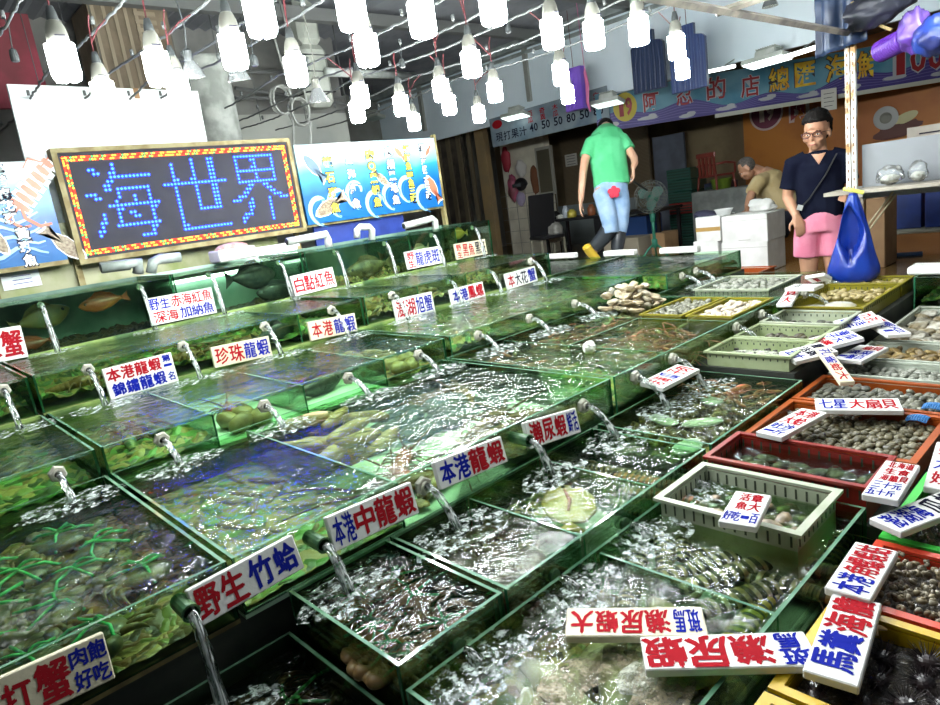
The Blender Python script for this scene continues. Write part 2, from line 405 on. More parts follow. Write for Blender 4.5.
# ------------------------------------------------------------------ tanks
def panel(mb, x0, x1, y0, y1, z0, z1, ax):
    b = len(mb.m); mb.box(x0, x1, y0, y1, z0, z1)
    for k in range(6): mb.m[b+k] = 1
    mb.m[b+1] = 2
    for k in ((2,4) if ax == 'y' else (3,5)): mb.m[b+k] = 0
def jet_mesh(drop, throw, r=.011):
    mb = MB(); pts = []; rad = []
    for i in range(10):
        t = i/9; pts.append((random.uniform(-.0015,.0015), -.025-throw*t, -drop*t*t+.002)); rad.append(r*(.85+.35*t+random.uniform(-.08,.08)))
    mb.tube(pts, rad, 9); return mb
def splash_mesh(drop, throw, sc_=1.):
    mb = MB()
    for i in range(24):
        a = random.uniform(0, 6.28); q = (random.random()**.7)*.10*sc_; s = random.choice((.003,.004,.005,.007))*sc_*random.uniform(.7,1.2)
        mb.ell((q*math.cos(a)*1.35, -.03-throw+q*math.sin(a)*.8, -drop+s*.62+.0005), (s*random.uniform(1.,2.2), s*1.4, s*.6), 6, 4)
    off = Vector((random.uniform(0,50),0,0)); n, k = 26, 7; b = len(mb.v)
    for j in range(k+1):
        for i in range(n):
            a = 2*math.pi*i/n; q = .105*sc_*(j+.15)/k*(1+.35*noise.noise(Vector((math.cos(a)*1.5,math.sin(a)*1.5,0))+off)); x, y = q*math.cos(a)*1.3, q*math.sin(a)*.8
            mb.v.append((x, -.03-throw+y, -drop+.001+.007*(1-j/k)*(1+noise.noise(Vector((x*40,y*40,0))+off))))
    for j in range(k):
        for i in range(n): mb.f.append((b+j*n+i, b+(j+1)*n+i, b+(j+1)*n+(i+1) % n, b+j*n+(i+1) % n)); mb.m.append(1)
    return mb
BEDS = {}
def bed(q, x0, x1, y0, y1, z, hgt, seed, d=.02):
    nx, ny = max(4,int((x1-x0)/d)), max(4,int((y1-y0)/d)); b = len(q.v); off = Vector((seed*7.3,seed*3.1,seed))
    for j in range(ny+1):
        for i in range(nx+1):
            x = x0+(x1-x0)*i/nx; y = y0+(y1-y0)*j/ny; p = Vector((x*9,y*9,0))+off
            h = hgt*(.35+.65*max(0,noise.noise(p*.35)+.45))*(.55+.45*abs(noise.noise(p*2.2))*2)
            q.v.append((x, y, z+max(.002,h)))
    for j in range(ny):
        for i in range(nx): q.f.append((b+j*(nx+1)+i, b+j*(nx+1)+i+1, b+(j+1)*(nx+1)+i+1, b+(j+1)*(nx+1)+i)); q.m.append(0)
def mottled(name, cols, sc_=38, rough=.4):
    m, t, N, L, b = nt(name); b.inputs['Roughness'].default_value = rough
    tc = N.new('ShaderNodeTexCoord'); v = N.new('ShaderNodeTexVoronoi'); v.inputs['Scale'].default_value = sc_; ns = N.new('ShaderNodeTexNoise'); ns.inputs['Scale'].default_value = sc_*.25
    L.new(tc.outputs['Object'], ns.inputs['Vector']); mx = N.new('ShaderNodeMixRGB'); mx.inputs[0].default_value = .12; L.new(tc.outputs['Object'], mx.inputs[1]); L.new(ns.outputs['Color'], mx.inputs[2]); L.new(mx.outputs[0], v.inputs['Vector'])
    sp_ = N.new('ShaderNodeSeparateColor'); L.new(v.outputs['Color'], sp_.inputs[0]); r = N.new('ShaderNodeValToRGB'); L.new(sp_.outputs[0], r.inputs[0]); r.color_ramp.interpolation = 'CONSTANT'
    e = r.color_ramp.elements; e[0].color = (*cols[0],1); e[1].position = 1/len(cols); e[1].color = (*cols[1],1)
    for i, c_ in enumerate(cols[2:]): q = e.new((i+2)/len(cols)); q.color = (*c_,1)
    L.new(r.outputs[0], b.inputs['Base Color']); bp = N.new('ShaderNodeBump'); bp.invert = True; bp.inputs['Strength'].default_value = .8; bp.inputs['Distance'].default_value = .012; L.new(v.outputs['Distance'], bp.inputs['Height']); L.new(bp.outputs[0], b.inputs['Normal']); return m
M['bed_green'] = mottled('mixed_bed_green', ((.06,.13,.03),(.20,.26,.06),(.34,.29,.08),(.04,.07,.02),(.14,.32,.07),(.28,.20,.07)), 30)
M['bed_brown'] = mottled('mixed_bed_brown', ((.12,.08,.03),(.26,.19,.06),(.42,.32,.11),(.04,.03,.012),(.20,.23,.06),(.32,.17,.07)), 36)
M['bed_red'] = mottled('mixed_bed_red', ((.24,.06,.03),(.16,.13,.05),(.36,.16,.07),(.07,.09,.03),(.30,.22,.10),(.12,.16,.05)), 34)
M['bed_dark'] = mottled('mixed_bed_dark', ((.03,.022,.01),(.07,.045,.02),(.015,.012,.008),(.10,.07,.03)), 34)
G3 = [M['glass'], M['edge'], M['rim']]
def tank(label, x0, x1, y0, y1, zb, zt, zw, base='algae', back=None, xparts=(), yparts=(), spouts=(), water='water', front_spout_y=None, group=None, name='glass_tank', liners=(), beds=()):
    T = .009; L = Vector(((x0+x1)/2, (y0+y1)/2, zb)); MT = Matrix.Translation(-L)
    t = thing(name, label, 'tank', L, group=group)
    def mk(nm, fn, mats, kind=None):
        mb = MB(); fn(mb); mb.v = [tuple(Vector(v)-L) for v in mb.v]
        o = mb.build(nm, mats, t)
        return o
    mk('base', lambda q: q.box(x0, x1, y0, y1, zb, zb+.012), M[base])
    for a_, b_, c_, d_, m_ in liners: mk('liner', lambda q: q.box(a_, b_, c_, d_, zb+.012, zb+.016), M[m_])
    for i_, (a_, b_, c_, d_, h_, m_) in enumerate(beds):
        o = mk('shell_bed', lambda q: bed(q, a_, b_, c_, d_, zb+.0125, h_, a_*3+i_+c_), M[m_]); o['kind'] = 'stuff'; o.data.shade_smooth()
    mk('front_panel', lambda q: panel(q, x0, x1, y0, y0+T, zb+.012, zt, 'y'), G3)
    if back: mk('back_panel', lambda q: q.box(x0, x1, y1-T, y1, zb+.012, zt), M[back])
    else: mk('back_panel', lambda q: panel(q, x0, x1, y1-T, y1, zb+.012, zt, 'y'), G3)
    for xx in (x0, x1-T): mk('end_panel', lambda q: panel(q, xx, xx+T, y0+T, y1-T, zb+.012, zt, 'x'), G3)
    for xx in xparts: mk('divider', lambda q: panel(q, xx-.004, xx+.004, y0+T, y1-T, zb+.012, zt-.012, 'x'), G3)
    for yy, xa, xb in yparts: mk('divider', lambda q: panel(q, xa, xb, yy-.004, yy+.004, zb+.012, zt-.012, 'y'), G3)
    mk('water', lambda q: q.add([(x0+T,y0+T,zw),(x1-T,y0+T,zw),(x1-T,y1-T,zw),(x0+T,y1-T,zw)], [(0,1,2,3)]), M[water])
    for sx, sz, kind, drop, throw in spouts:
        p = Vector((sx, y0, sz))-L
        if kind == 'nut':
            mb = MB(); A = Matrix.Rotation(R(90), 4, 'X')
            Q = A @ Matrix.Rotation(random.uniform(0,1), 4, 'Z')
            mb.lathe([(.012,.0),(.028,.0),(.030,.003),(.030,.015),(.026,.019),(.015,.019),(.013,.012)], 6, 0, Q, cap=False)
            mb.lathe([(.015,.012),(.018,.030),(.013,.030),(.012,.010)], 14, 0, A, cap=False)
            mb.lathe([(0.0001,.011),(.0135,.011)], 14, 1, A, cap=False)
            so = mb.build('spout', [M['nut'], M['hole']], t, loc=p)
        elif kind == 'pipe':
            mb = MB(); A = Matrix.Rotation(R(90), 4, 'X')
            mb.lathe([(.020,-.02),(.021,.06),(.022,.062),(.017,.062),(.016,.02)], 14, 0, A, cap=False)
            mb.lathe([(0.0001,.02),(.016,.02)], 14, 1, A, cap=False)
            so = mb.build('spout', [M['pvcg'], M['hole']], t, loc=p)
        else:
            mb = MB(); A = Matrix.Rotation(R(90), 4, 'X')
            mb.lathe([(.016,-.004),(.019,-.004),(.019,.006),(.016,.006)], 14, 0, A)
            so = mb.build('spout', M['pvcg'], t, loc=p)
        off = -.045 if kind == 'pipe' else 0
        jm = jet_mesh(drop, throw, .013 if kind != 'nut' else .0115); jm.v = [(a,b+off,c) for a,b,c in jm.v]
        jm.build('water_jet', M['jet'], so, True)
        sm = splash_mesh(drop, throw, 1.15 if kind == 'nut' else 1.0); sm.v = [(a,b+off,c) for a,b,c in sm.v]
        f = sm.build('splash', [M['foam'], M['foam_pale'] if False else M['foam_splash']], so, True); f['kind'] = 'stuff'
    return t
Y1, Y2, Y3, Y4, Y5, Y6 = 4.42, 3.52, 2.60, 1.545, 1.06, .555
def sp(xs, z, kind, zw, throw=.13): return [(x, z, kind, z-zw-.004, throw+random.uniform(-.015,.015)) for x in xs]
# tier against the wall
t1 = dict(zb=.80, zt=1.185, zw=1.165)
tank('tall glass tank under the left end of the LED sign, orange fish inside', -.9, 1.49, Y1, 5.1, **t1, beds=((-.88,1.47,4.44,5.08,.10,'bed_dark'),), base='murk', back='back_teal', spouts=sp((-.2,.25,.75,1.29), 1.14, 'hole', .868, .09))
tank('tall glass tank below the LED sign with a dark grouper and bright back', 1.50, 2.43, Y1, 5.1, **t1, beds=((1.52,2.41,4.44,5.08,.09,'bed_dark'),), base='murk', back='back_pale', spouts=sp((1.73,2.24), 1.14, 'hole', .868, .09))
tank('tall glass tank below the fish menu board at the end of the top tier', 2.46, 4.40, Y1, 5.1, **t1, beds=((2.48,4.38,4.44,5.08,.14,'bed_brown'),), base='murk', back='back_teal', xparts=(3.44,3.97), spouts=sp((2.71,3.18,3.68,4.17), 1.14, 'hole', .868, .09))
t2 = dict(zb=.69, zt=.882, zw=.868)
tank('glass tank at the left end of the second tier below the orange fish', -.9, .47, Y2, Y1-.012, **t2, beds=((-.88,.45,3.54,4.39,.12,'bed_green'),), base='algae', back='back_green', spouts=sp((-.1,.37), .85, 'nut', .687))
tank('second tier glass tank carrying the two line lobster sign', .49, 2.29, Y2, Y1-.012, **t2, beds=((.51,2.27,3.54,4.39,.11,'bed_green'),), base='algae', back='back_green', xparts=(1.84,), spouts=sp((.71,1.16,1.62,2.06), .85, 'nut', .687))
tank('second tier glass tank at the far end by the brown column', 2.31, 4.13, Y2, Y1-.012, **t2, beds=((2.33,4.11,3.54,4.39,.12,'bed_brown'),), base='algae', back='back_green', xparts=(2.75,3.2), spouts=sp((2.52,), .85, 'nut', .687)+sp((3.02,3.42), .85, 'hole', .687, .1)+sp((3.89,), .85, 'nut', .687))
t3 = dict(zb=.54, zt=.70, zw=.687)
tank('glass tank at the left end of the third tier, foaming water', -.9, .48, Y3, Y2-.012, **t3, beds=((-.88,.46,2.62,3.49,.07,'bed_green'),), base='algae', back='back_green', spouts=sp((-.1,.35), .66, 'nut', .585))
tank('third tier glass tank with pale bottom and four white nut spouts', .50, 2.15, Y3, Y2-.012, **t3, beds=((.52,.90,2.62,3.49,.08,'bed_green'),(1.40,1.74,3.1,3.49,.05,'bed_brown'),(1.77,2.13,2.62,3.49,.05,'bed_brown')), base='mint', back='back_green', xparts=(.91,1.32,1.76), spouts=sp((.70,1.12,1.54,1.96), .66, 'nut', .585))
tank('third tier glass tank at the far end with churning clear water', 2.19, 4.02, Y3, Y2-.012, **t3, beds=((2.21,4.0,2.62,3.49,.10,'bed_green'),), base='algae', back='back_green', spouts=sp((2.38,2.80,3.23,3.63), .66, 'nut', .585))
tank('far glass tank with two white spouts in front of the man in green', 4.04, 5.15, 2.42, Y2-.02, **t3, beds=((4.06,5.13,2.44,3.48,.10,'bed_green'),), base='algae', spouts=sp((4.22,4.42), .655, 'nut', .585))
tank('far glass tank with a white foam bar on its rim behind the second tier', 4.15, 5.15, Y2-.008, 4.45, **t3, beds=((4.17,5.13,3.53,4.43,.10,'bed_dark'),), base='algae')
t4 = dict(zb=.43, zt=.60, zw=.585)
tank('wide tank of tied crabs at the left, brown sign on its front', -.9, .49, Y4, Y3-.012, **t4, beds=((-.88,.47,1.56,2.57,.06,'bed_brown'),), base='brownbed', spouts=sp((-.1,.37), .55, 'pipe', .30, .06))
tank('wide middle tank reflecting the blue LED sign, lobsters and pale cucumbers', .505, 2.10, Y4, Y3-.012, **t4, beds=((1.50,2.08,1.56,1.85,.05,'bed_brown'),(.52,1.01,1.56,2.57,.03,'bed_green'),), base='mint', liners=((.515,1.016,1.56,2.57,'brownbed'),(1.025,1.40,2.15,2.57,'brownbed')), xparts=(1.02,), spouts=sp((.72,), .55, 'pipe', .437, .06)+sp((1.10,), .55, 'nut', .437)+sp((1.53,), .55, 'pipe', .437, .06)+sp((1.90,), .55, 'nut', .437))
tank('wide tank full of reddish prawns on the right of the lobster tank', 2.13, 3.76, Y4, Y3-.012, **t4, beds=((2.15,2.55,1.56,2.11,.07,'bed_green'),(2.15,2.55,2.13,2.57,.08,'bed_red'),(2.57,3.19,1.56,2.57,.085,'bed_red'),), base='algae', xparts=(2.56,3.2), yparts=((2.12,2.57,3.19),), spouts=sp((2.26,2.56,3.18,3.48), .56, 'nut', .437))
tank('far square glass tank holding a tray of pale shellfish', 3.78, 4.65, Y4, 2.40, **t4, beds=((3.80,4.63,1.56,2.38,.08,'bed_green'),), base='algae', spouts=sp((4.05,4.45), .56, 'nut', .47))
t5 = dict(zb=.29, zt=.452, zw=.437)
tank('small front tank of brown crabs with green straps', .62, .935, Y5, Y4-.012, **t5, beds=((.63,.925,1.07,1.52,.05,'bed_brown'),), base='brownbed', water='water_dark', spouts=sp((.78,), .40, 'hole', .378, .05))
tank('front tank with a dark bay, yellow fish and mantis shrimps', .95, 1.93, Y5, Y4-.012, **t5, beds=((.96,1.26,1.07,1.52,.07,'bed_dark'),(1.27,1.615,1.3,1.52,.05,'bed_green'),(1.63,1.92,1.07,1.52,.03,'bed_green'),), base='mint', liners=((.96,1.26,1.07,1.52,'murk'),), xparts=(1.265,1.62), water='water', spouts=sp((1.12,1.44,1.78), .40, 'hole', .378, .05))
tank('front tank of speckled brown shellfish with an orange one on top', 1.97, 2.76, Y5, Y4-.012, **t5, beds=((1.98,2.75,1.07,1.52,.07,'bed_brown'),), base='brownbed', spouts=sp((2.2,2.5), .40, 'hole', .36, .04))
tank('low dark tank in the front left corner with glittering water', -.9, .60, .35, Y4-.012, .20, .345, .30, beds=((-.88,.59,.37,1.52,.05,'bed_dark'),), base='murk', water='water_dark')
tank('low front tank of striped mantis shrimps under the foam', .62, 1.855, Y6, Y5-.012, .25, .40, .378, beds=((.63,1.28,.57,1.04,.03,'bed_brown'),), base='mint', xparts=(1.29,), water='water')
tank('far right glass tank beyond the oysters', 4.47, 5.35, -.25, 1.08, .38, .58, .53, beds=((4.49,5.33,-.23,1.06,.08,'bed_green'),), base='algae')
# ------------------------------------------------------------------ lamps
EXTRA = [(.9,1.35),(1.5,1.2),(2.15,1.25),(2.8,1.05),(3.4,1.15),(2.9,.1),(.3,1.9),(4.3,.9)]     # unseen bulbs added to light the near signs; the strings run on overhead
BULBS = [(60,48),(102,85),(155,56),(176,78),(231,38),(257,0),(294,60),(349,-5),(365,38),(420,5),(491,-8),(359,88),(356,105),(400,98),(413,116),(440,82),(448,98),(470,54),(494,84),(478,108),(551,22),(593,24),(560,66),(567,88),(638,20),(676,38),(682,62)]
WIRES = [.82, 1.2, 1.55, 1.85, 2.08, 2.74, 3.15, 3.47, 4.0, 4.55]
M['bulbglow'] = emat('lit_tube', (.95,1.,1.), BULB_E)
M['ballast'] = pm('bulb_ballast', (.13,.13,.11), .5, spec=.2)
M['rubber'] = pm('rubber_socket', (.03,.035,.035), .5)
M['cord'] = pm('red_black_cord', (.11,.016,.02), .6)
M['wire'] = pm('white_wire', (.13,.14,.135), .6)
def bulb_proto():
    t = thing('hanging_bulb', '', 'bulb')
    mb = MB(); mb.lathe([(.006,.150),(.012,.148),(.019,.120),(.021,.100),(.021,.095)], 14); mb.build('socket', M['rubber'], t, True)
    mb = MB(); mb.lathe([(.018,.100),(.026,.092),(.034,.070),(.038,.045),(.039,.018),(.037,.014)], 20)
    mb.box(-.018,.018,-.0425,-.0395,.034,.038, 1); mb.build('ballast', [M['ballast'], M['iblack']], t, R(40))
    mb = MB()
    for k in range(4):
        a = k*math.pi/2+.4; c = Vector((math.cos(a), math.sin(a), 0)); e = Vector((-c.y, c.x, 0))
        p0 = c*.034+e*.019; p1 = c*.034-e*.019
        mb.tube([p0+Vector((0,0,.012)), p0+Vector((0,0,-.095)), p0*.9+p1*.1+Vector((0,0,-.107)), p1*.9+p0*.1+Vector((0,0,-.107)), p1+Vector((0,0,-.095)), p1+Vector((0,0,.012))], .014, 8)
    mb.build('lamp_tube', M['bulbglow'], t, True)
    return t
_bp = Kind(bulb_proto())
ORD = ['first','second','third','fourth','fifth','sixth','seventh','eighth','ninth','tenth','eleventh','twelfth','thirteenth','fourteenth','fifteenth','sixteenth','seventeenth','eighteenth','nineteenth','twentieth']
ORD += ['twenty-'+o for o in ORD[:9]]
bl = sorted(BULBS)
def wz(y): return 2.50-.05*math.sin(math.pi*(((y+.4)/7.81*117) % 39)/39)
for i, (px, py) in enumerate(bl):
    p = PX(px, py, Z=2.15)
    b = _bp.put(p, (0,0,0), 1, 'lit spiral energy bulb hanging from a wire, %s from the left in the photo' % ORD[i], 'lit bulbs over the tanks')
    xw = min(WIRES, key=lambda q: abs(q-p.x)); zt = wz(p.y)+.004
    mb = MB(); dx = xw-p.x
    mb.tube([(0,0,.148), (0,0,.19), (dx*.5,.01,.19+(zt-2.15-.19)*.6), (dx,0,zt-2.15)], .0035, 5)
    mb.build('cord', M['cord'], b)
for i, (bx, by) in enumerate(EXTRA):
    b = _bp.put((bx,by,2.15+.03*(i % 3)), (0,0,random.uniform(0,6)), 1, 'added lit spiral energy bulb over the near tanks, unseen above the view', 'added lit bulbs above the view')
    mb = MB(); mb.tube([(0,0,.148),(0,0,.36)], .0035, 5); mb.build('cord', M['cord'], b)
for i, xw in enumerate(WIRES):
    mb = MB(); pts = []
    for k in range(160):
        y = -.4+7.81*k/159
        pts.append((xw+random.uniform(-.006,.006), y, wz(y)+random.uniform(-.004,.004)))
    mb.tube(pts, .0075, 6)
    for k in range(12):
        y = .5+.55*k; mb.tube([(xw,y,2.485),(xw,y+.004,2.52)], .011, 6)
    for y in (-.38, 6.6): mb.tube([(xw,y,2.48),(xw,y,3.56)], .004, 5)
    o = mb.build('lamp_wire', M['wire'], smooth=True)
    tag(o, 'white twisted lamp wire strung overhead, %s from the left side' % ORD[i], 'wire', 'overhead lamp wires')
# empty sockets dangling from the wires
esk = None
for i, (px, py, xw) in enumerate(((14,55,.82),(254,60,1.85),(422,34,3.15),(508,28,3.47),(402,63,3.15))):
    p = PX(px, py, X=xw)
    mb = MB(); mb.lathe([(.005,.03),(.016,.02),(.019,0),(.019,-.025),(.015,-.03)], 12); mb.tube([(0,0,.03),(.01,0,.12),(0,0,2.49-p.z)], .003, 5)
    tag(mb.build('bulb_socket', M['rubber'], loc=p), ['empty black socket on a red cord at the upper left corner','empty dark socket between the first bulbs above the LED sign','empty clear socket just under the biggest bulb at the top','small empty socket under the wire left of the white bulkhead','empty socket hanging beside two lit bulbs above the fish menu'][i], 'socket', 'empty lamp sockets')
# reflector spotlights that are off / on
for i, (px, py, Z, lab, on) in enumerate(((238,75,2.2,'unlit glass reflector spotlight hanging between bulbs above the LED sign',0),(192,72,2.2,'small unlit reflector spotlight beside the round concrete post',0),(318,97,2.1,'small lit reflector spotlight hanging in front of the boxy duct',1))):
    p = PX(px, py, Z=Z); t = thing('spotlight', lab, 'spotlight', p, (R(8),R(-6),0))
    mb = MB(); mb.lathe([(.062,-.03),(.060,-.02),(.048,.01),(.028,.04),(.022,.05)], 20, cap=False); mb.build('reflector', C('spot_reflector', (.45,.47,.46), .2, metal=.8), t, True)
    mb = MB(); mb.lathe([(.0001,-.024),(.058,-.024)], 20, cap=False); mb.build('lens', emat('spot_lens_on', (.9,1,1), 6.) if on else C('spot_lens', (.6,.64,.62), .1), t)
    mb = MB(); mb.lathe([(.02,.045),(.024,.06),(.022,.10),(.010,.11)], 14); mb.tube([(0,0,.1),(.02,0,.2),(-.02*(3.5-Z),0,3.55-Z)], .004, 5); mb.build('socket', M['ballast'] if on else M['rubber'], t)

# ------------------------------------------------------------------ signs
INK = ['sign', 'ired', 'iblue', 'iblack', 'iyel']
def frame_of(bl_, br_, tr_, tl_):
    ex = ((br_-bl_)+(tr_-tl_)); ey = ((tl_-bl_)+(tr_-br_))
    w_ = ex.length/2; h_ = ey.length/2; ex = ex.normalized(); n = ex.cross(ey).normalized(); ey = n.cross(ex)
    c = (bl_+br_+tr_+tl_)/4
    return c, ex, ey, n, w_, h_
def sign(label, bl_, br_, tr_, tl_, cells, base='sign', th=.019, lift=0., tip=0., group=None):
    c, ex, ey, n, w_, h_ = frame_of(bl_, br_, tr_, tl_)
    mb = MB(); mb.rbox(-w_/2, w_/2, -h_/2, h_/2, -th, 0, .0025)
    for text, ink, x0, x1, y0, y1 in cells:
        write(mb, text, (x0+x1-1)/2*w_, (y0+y1-1)/2*h_, (x1-x0)*w_, (y1-y0)*h_, .0008, ink, 0., 0, .90, (y1-y0)*h_ > 1.6*(x1-x0)*w_ and len(text) > 1, jit=.05, pen=min((y1-y0)*h_, (x1-x0)*w_/(1 if (y1-y0)*h_ > 1.6*(x1-x0)*w_ else len(text)))*(.042 if w_ < .33 else .028))
    o = mb.build('price_sign', [M[base]]+[M[q] for q in INK[1:]])
    o.matrix_world = Matrix(((ex.x,ey.x,n.x,c.x),(ex.y,ey.y,n.y,c.y),(ex.z,ey.z,n.z,c.z+lift),(0,0,0,1)))
    if tip: o.rotation_euler.rotate_axis('X', tip)
    return tag(o, label, 'sign', group)
def vsign(label, Y, tl_, tr_, bl_, br_, cells, base='sign', lean=.012):
    a = [PX(*q, Y=Y) for q in (bl_, br_, tr_, tl_)]
    for q in a[:2]: q.y -= lean
    a[2].y += lean*.2; a[3].y += lean*.2
    return sign(label, *a, cells, base)
def fsign(label, Z, bl_, br_, tr_, tl_, cells, base='sign', tilt=None):
    a = [PX(*q, Z=Z+(tilt[i] if tilt else 0)) for i, q in enumerate((bl_, br_, tr_, tl_))]
    return sign(label, *a, cells, base)
r_, b_, k_, y_ = 1, 2, 3, 4
YT = Y1-.024
vsign('white crab sign cut off at the left edge, on the top tank', YT, (-26,333), (22,325), (-22,366), (27,357), [('紅',r_,.03,.48,.08,.92),('蟹',r_,.5,.97,.06,.94)])
vsign('two line white fish sign, red and blue, below the LED board', YT, (147,298), (212,288), (149.5,327), (216,312), [('野生',b_,.02,.34,.52,.96),('赤海紅魚',r_,.35,.98,.52,.98),('深海',r_,.05,.42,.05,.48),('加納魚',b_,.44,.97,.05,.5)])
vsign('white sign with four red characters for spotted red fish', YT, (291,276), (333,267), (294,297), (336,286), [('白點紅魚',r_,.03,.97,.08,.92)])
vsign('white grouper sign, small red and large dark characters', YT, (405,252), (439,246), (407,270), (441,263), [('野生',r_,.03,.24,.06,.94),('龍虎斑',b_,.26,.97,.08,.92)])
vsign('yellowish black fish sign at the end of the top tank', YT, (454.5,244), (485,239), (456,260), (487,254), [('野生',r_,.03,.2,.06,.94),('黑魚',r_,.22,.6,.06,.94),('黑斑',k_,.62,.97,.06,.94)], 'signold')
YT = Y2-.024
vsign('large two line lobster sign, red over blue, on the second tier', YT, (102,369.5), (172,352), (110,400), (177,381), [('本港龍蝦',r_,.03,.82,.52,.97),('第一',b_,.84,.97,.5,.97),('錦鏽龍蝦',b_,.05,.84,.04,.5),('名',b_,.86,.97,.08,.4)])
vsign('cream pearl lobster sign, red then blue characters', YT, (211,347), (269,336), (214,368.5), (271.5,355), [('珍珠',r_,.03,.52,.06,.94),('龍蝦',b_,.52,.97,.08,.94)], 'signold')
vsign('cream local lobster sign partly behind a water jet', YT, (308,322), (355,313), (310,341), (357,331), [('本港',r_,.04,.49,.06,.94),('龍蝦',b_,.5,.97,.06,.94)], 'signold')
vsign('white frog crab sign, red then blue, on the second tier', YT, (393,300), (432,291.5), (396,321), (434.5,311.5), [('澎湖',r_,.03,.52,.06,.94),('旭蟹',b_,.53,.97,.06,.94)])
vsign('white whelk sign, blue then red, behind a water jet', YT, (449,290), (483,281.5), (452,305), (484.5,296), [('本港',b_,.05,.5,.06,.94),('鳳螺',r_,.5,.97,.06,.94)])
vsign('flower crab sign at the far end of the second tier', YT, (505,274), (535,266), (507,290), (537,280.5), [('本',r_,.04,.26,.06,.94),('大花',k_,.27,.68,.06,.94),('蟹',b_,.7,.97,.06,.94)])
YT = Y4-.03
vsign('aged cream crab sign in the lower left corner', YT, (-45,700), (103,632), (-36,745), (114,675), [('打',r_,.25,.46,.1,.85),('蟹',r_,.47,.72,.05,.95),('肉飽',b_,.72,.99,.52,.95),('好吃',b_,.72,.99,.06,.48)], 'signold', .02)
vsign('white bamboo clam sign, red and blue, in front of the reflecting tank', YT, (184,594), (293,534), (200,622), (301,566), [('野生',r_,.02,.47,.05,.95),('竹蛤',b_,.5,.98,.08,.95)], lean=.02)
vsign('white medium lobster sign with small blue and large red characters', YT, (327,518), (411,482), (331,550), (416,511), [('本港',b_,.03,.26,.05,.95),('中龍蝦',r_,.26,.98,.05,.97)], lean=.02)
vsign('white local lobster sign, blue then red, beside a white nut spout', YT, (435,463), (502,435.5), (437,488), (504,461), [('本港',b_,.03,.45,.05,.95),('龍蝦',r_,.45,.98,.05,.97)], lean=.02)
vsign('white mantis shrimp sign with a blue column at its right end', YT, (524,423), (576,408), (527,448), (578,431), [('瀨尿蝦',r_,.05,.74,.06,.95),('鮮活',b_,.76,.97,.08,.95)], lean=.02)
fsign('sign lying across the spout of the prawn tank, red and blue', .53, (660,389), (697,370), (680,363), (643,381), [('活海',r_,.04,.36,.1,.9),('瓜',b_,.38,.56,.06,.94),('子肉',r_,.58,.95,.1,.9)], tilt=(0,0,.012,.012))
fsign('worn cream sign lying upside down over the shrimp tank, left of the big one', .425, (704,606), (566,608), (566,636), (706,636), [('斑馬',b_,.03,.22,.06,.94),('瀨尿蝦大',r_,.24,.97,.08,.94)], 'signold')
fsign('biggest white sign lying upside down at the front, zebra mantis shrimp', .43, (807,630), (640,637), (645.5,669), (818.5,666), [('斑',b_,.02,.20,.5,.98),('馬',b_,.04,.20,.04,.5),('瀨尿蝦',r_,.22,.99,.05,.97)])
fsign('long white sea urchin sign lying sideways over the front right trays', .44, (855,688), (885.5,599.5), (829,595), (806,669), [('馬糞',b_,.08,.52,.1,.95),('海膽',r_,.52,.98,.05,.97)])
fsign('white sign behind the urchin sign, with blue lower and red upper characters', .45, (873,593), (897,550), (856.5,542), (821,594), [('本港',b_,.03,.36,.06,.94),('角螺',r_,.36,.68,.06,.94),('蝦蛄',r_,.68,.97,.06,.94)])
fsign('white sign with blue and black writing over the snails at the right edge', .46, (897,533), (975,503), (950,488), (873,517), [('澎湖海',b_,.04,.5,.08,.94),('瓜螺',k_,.52,.96,.08,.94)])
fsign('white sign with three red lines over two blue lines on the red crate', .50, (859,493), (897.5,500.6), (921,465), (888,460.6), [('北海道',r_,.15,.9,.80,.98),('生食',r_,.15,.9,.61,.79),('海膽貝',r_,.15,.95,.42,.60),('三十元',b_,.08,.9,.22,.40),('五十斤',b_,.05,.85,.03,.20)])
fsign('white sign half cut off by the right edge beside the red crate', .47, (924,487), (968,492), (979,446), (936,441), [('蛤蜊',r_,.1,.9,.66,.95),('大粒',b_,.1,.9,.36,.64),('好吃',r_,.1,.9,.06,.34)])
fsign('white sign lying on the corner of the orange crate', .47, (764.6,433), (793,439), (817,411), (793,406.6), [('本港',r_,.1,.9,.68,.96),('大蛤',r_,.1,.9,.40,.68),('吐沙',b_,.1,.9,.20,.40),('一斤',b_,.1,.9,.03,.20)])
fsign('long white sign lying flat across the grey clams, blue then red', .46, (815.7,410), (902.5,410), (900,398.5), (815,398), [('七星',b_,.04,.38,.08,.92),('大扇貝',r_,.40,.96,.08,.92)])
fsign('white sign on the edge of the white basket in the shrimp tank', .50, (716,519.5), (758,528), (770,494), (737.5,491.5), [('活章',r_,.2,.85,.68,.96),('魚大',r_,.2,.9,.40,.68),('好吃一百',b_,.04,.96,.05,.36)])
fsign('small white sign with red top lines, rightmost of the fanned signs', .50, (875,335.5), (898,333.8), (890.6,314), (868,316), [('生蠔',r_,.15,.9,.62,.95),('現開',b_,.1,.9,.33,.62),('一百',b_,.1,.9,.04,.32)])
fsign('small tilted white sign at the top of the fanned signs', .52, (843,322), (855,335), (872,318), (861,310), [('九孔',r_,.1,.9,.66,.95),('鮮活',b_,.1,.9,.36,.64),('一斤',b_,.1,.9,.06,.35)], tilt=(0,-.02,.02,.03))
fsign('small white sign with blue over red lines in the fanned group', .53, (818.5,340.6), (834,351), (851,335.5), (834,327), [('海瓜',b_,.1,.9,.66,.95),('子大',b_,.1,.9,.40,.66),('赤嘴',r_,.1,.9,.06,.38)], tilt=(0,-.01,.02,.02))
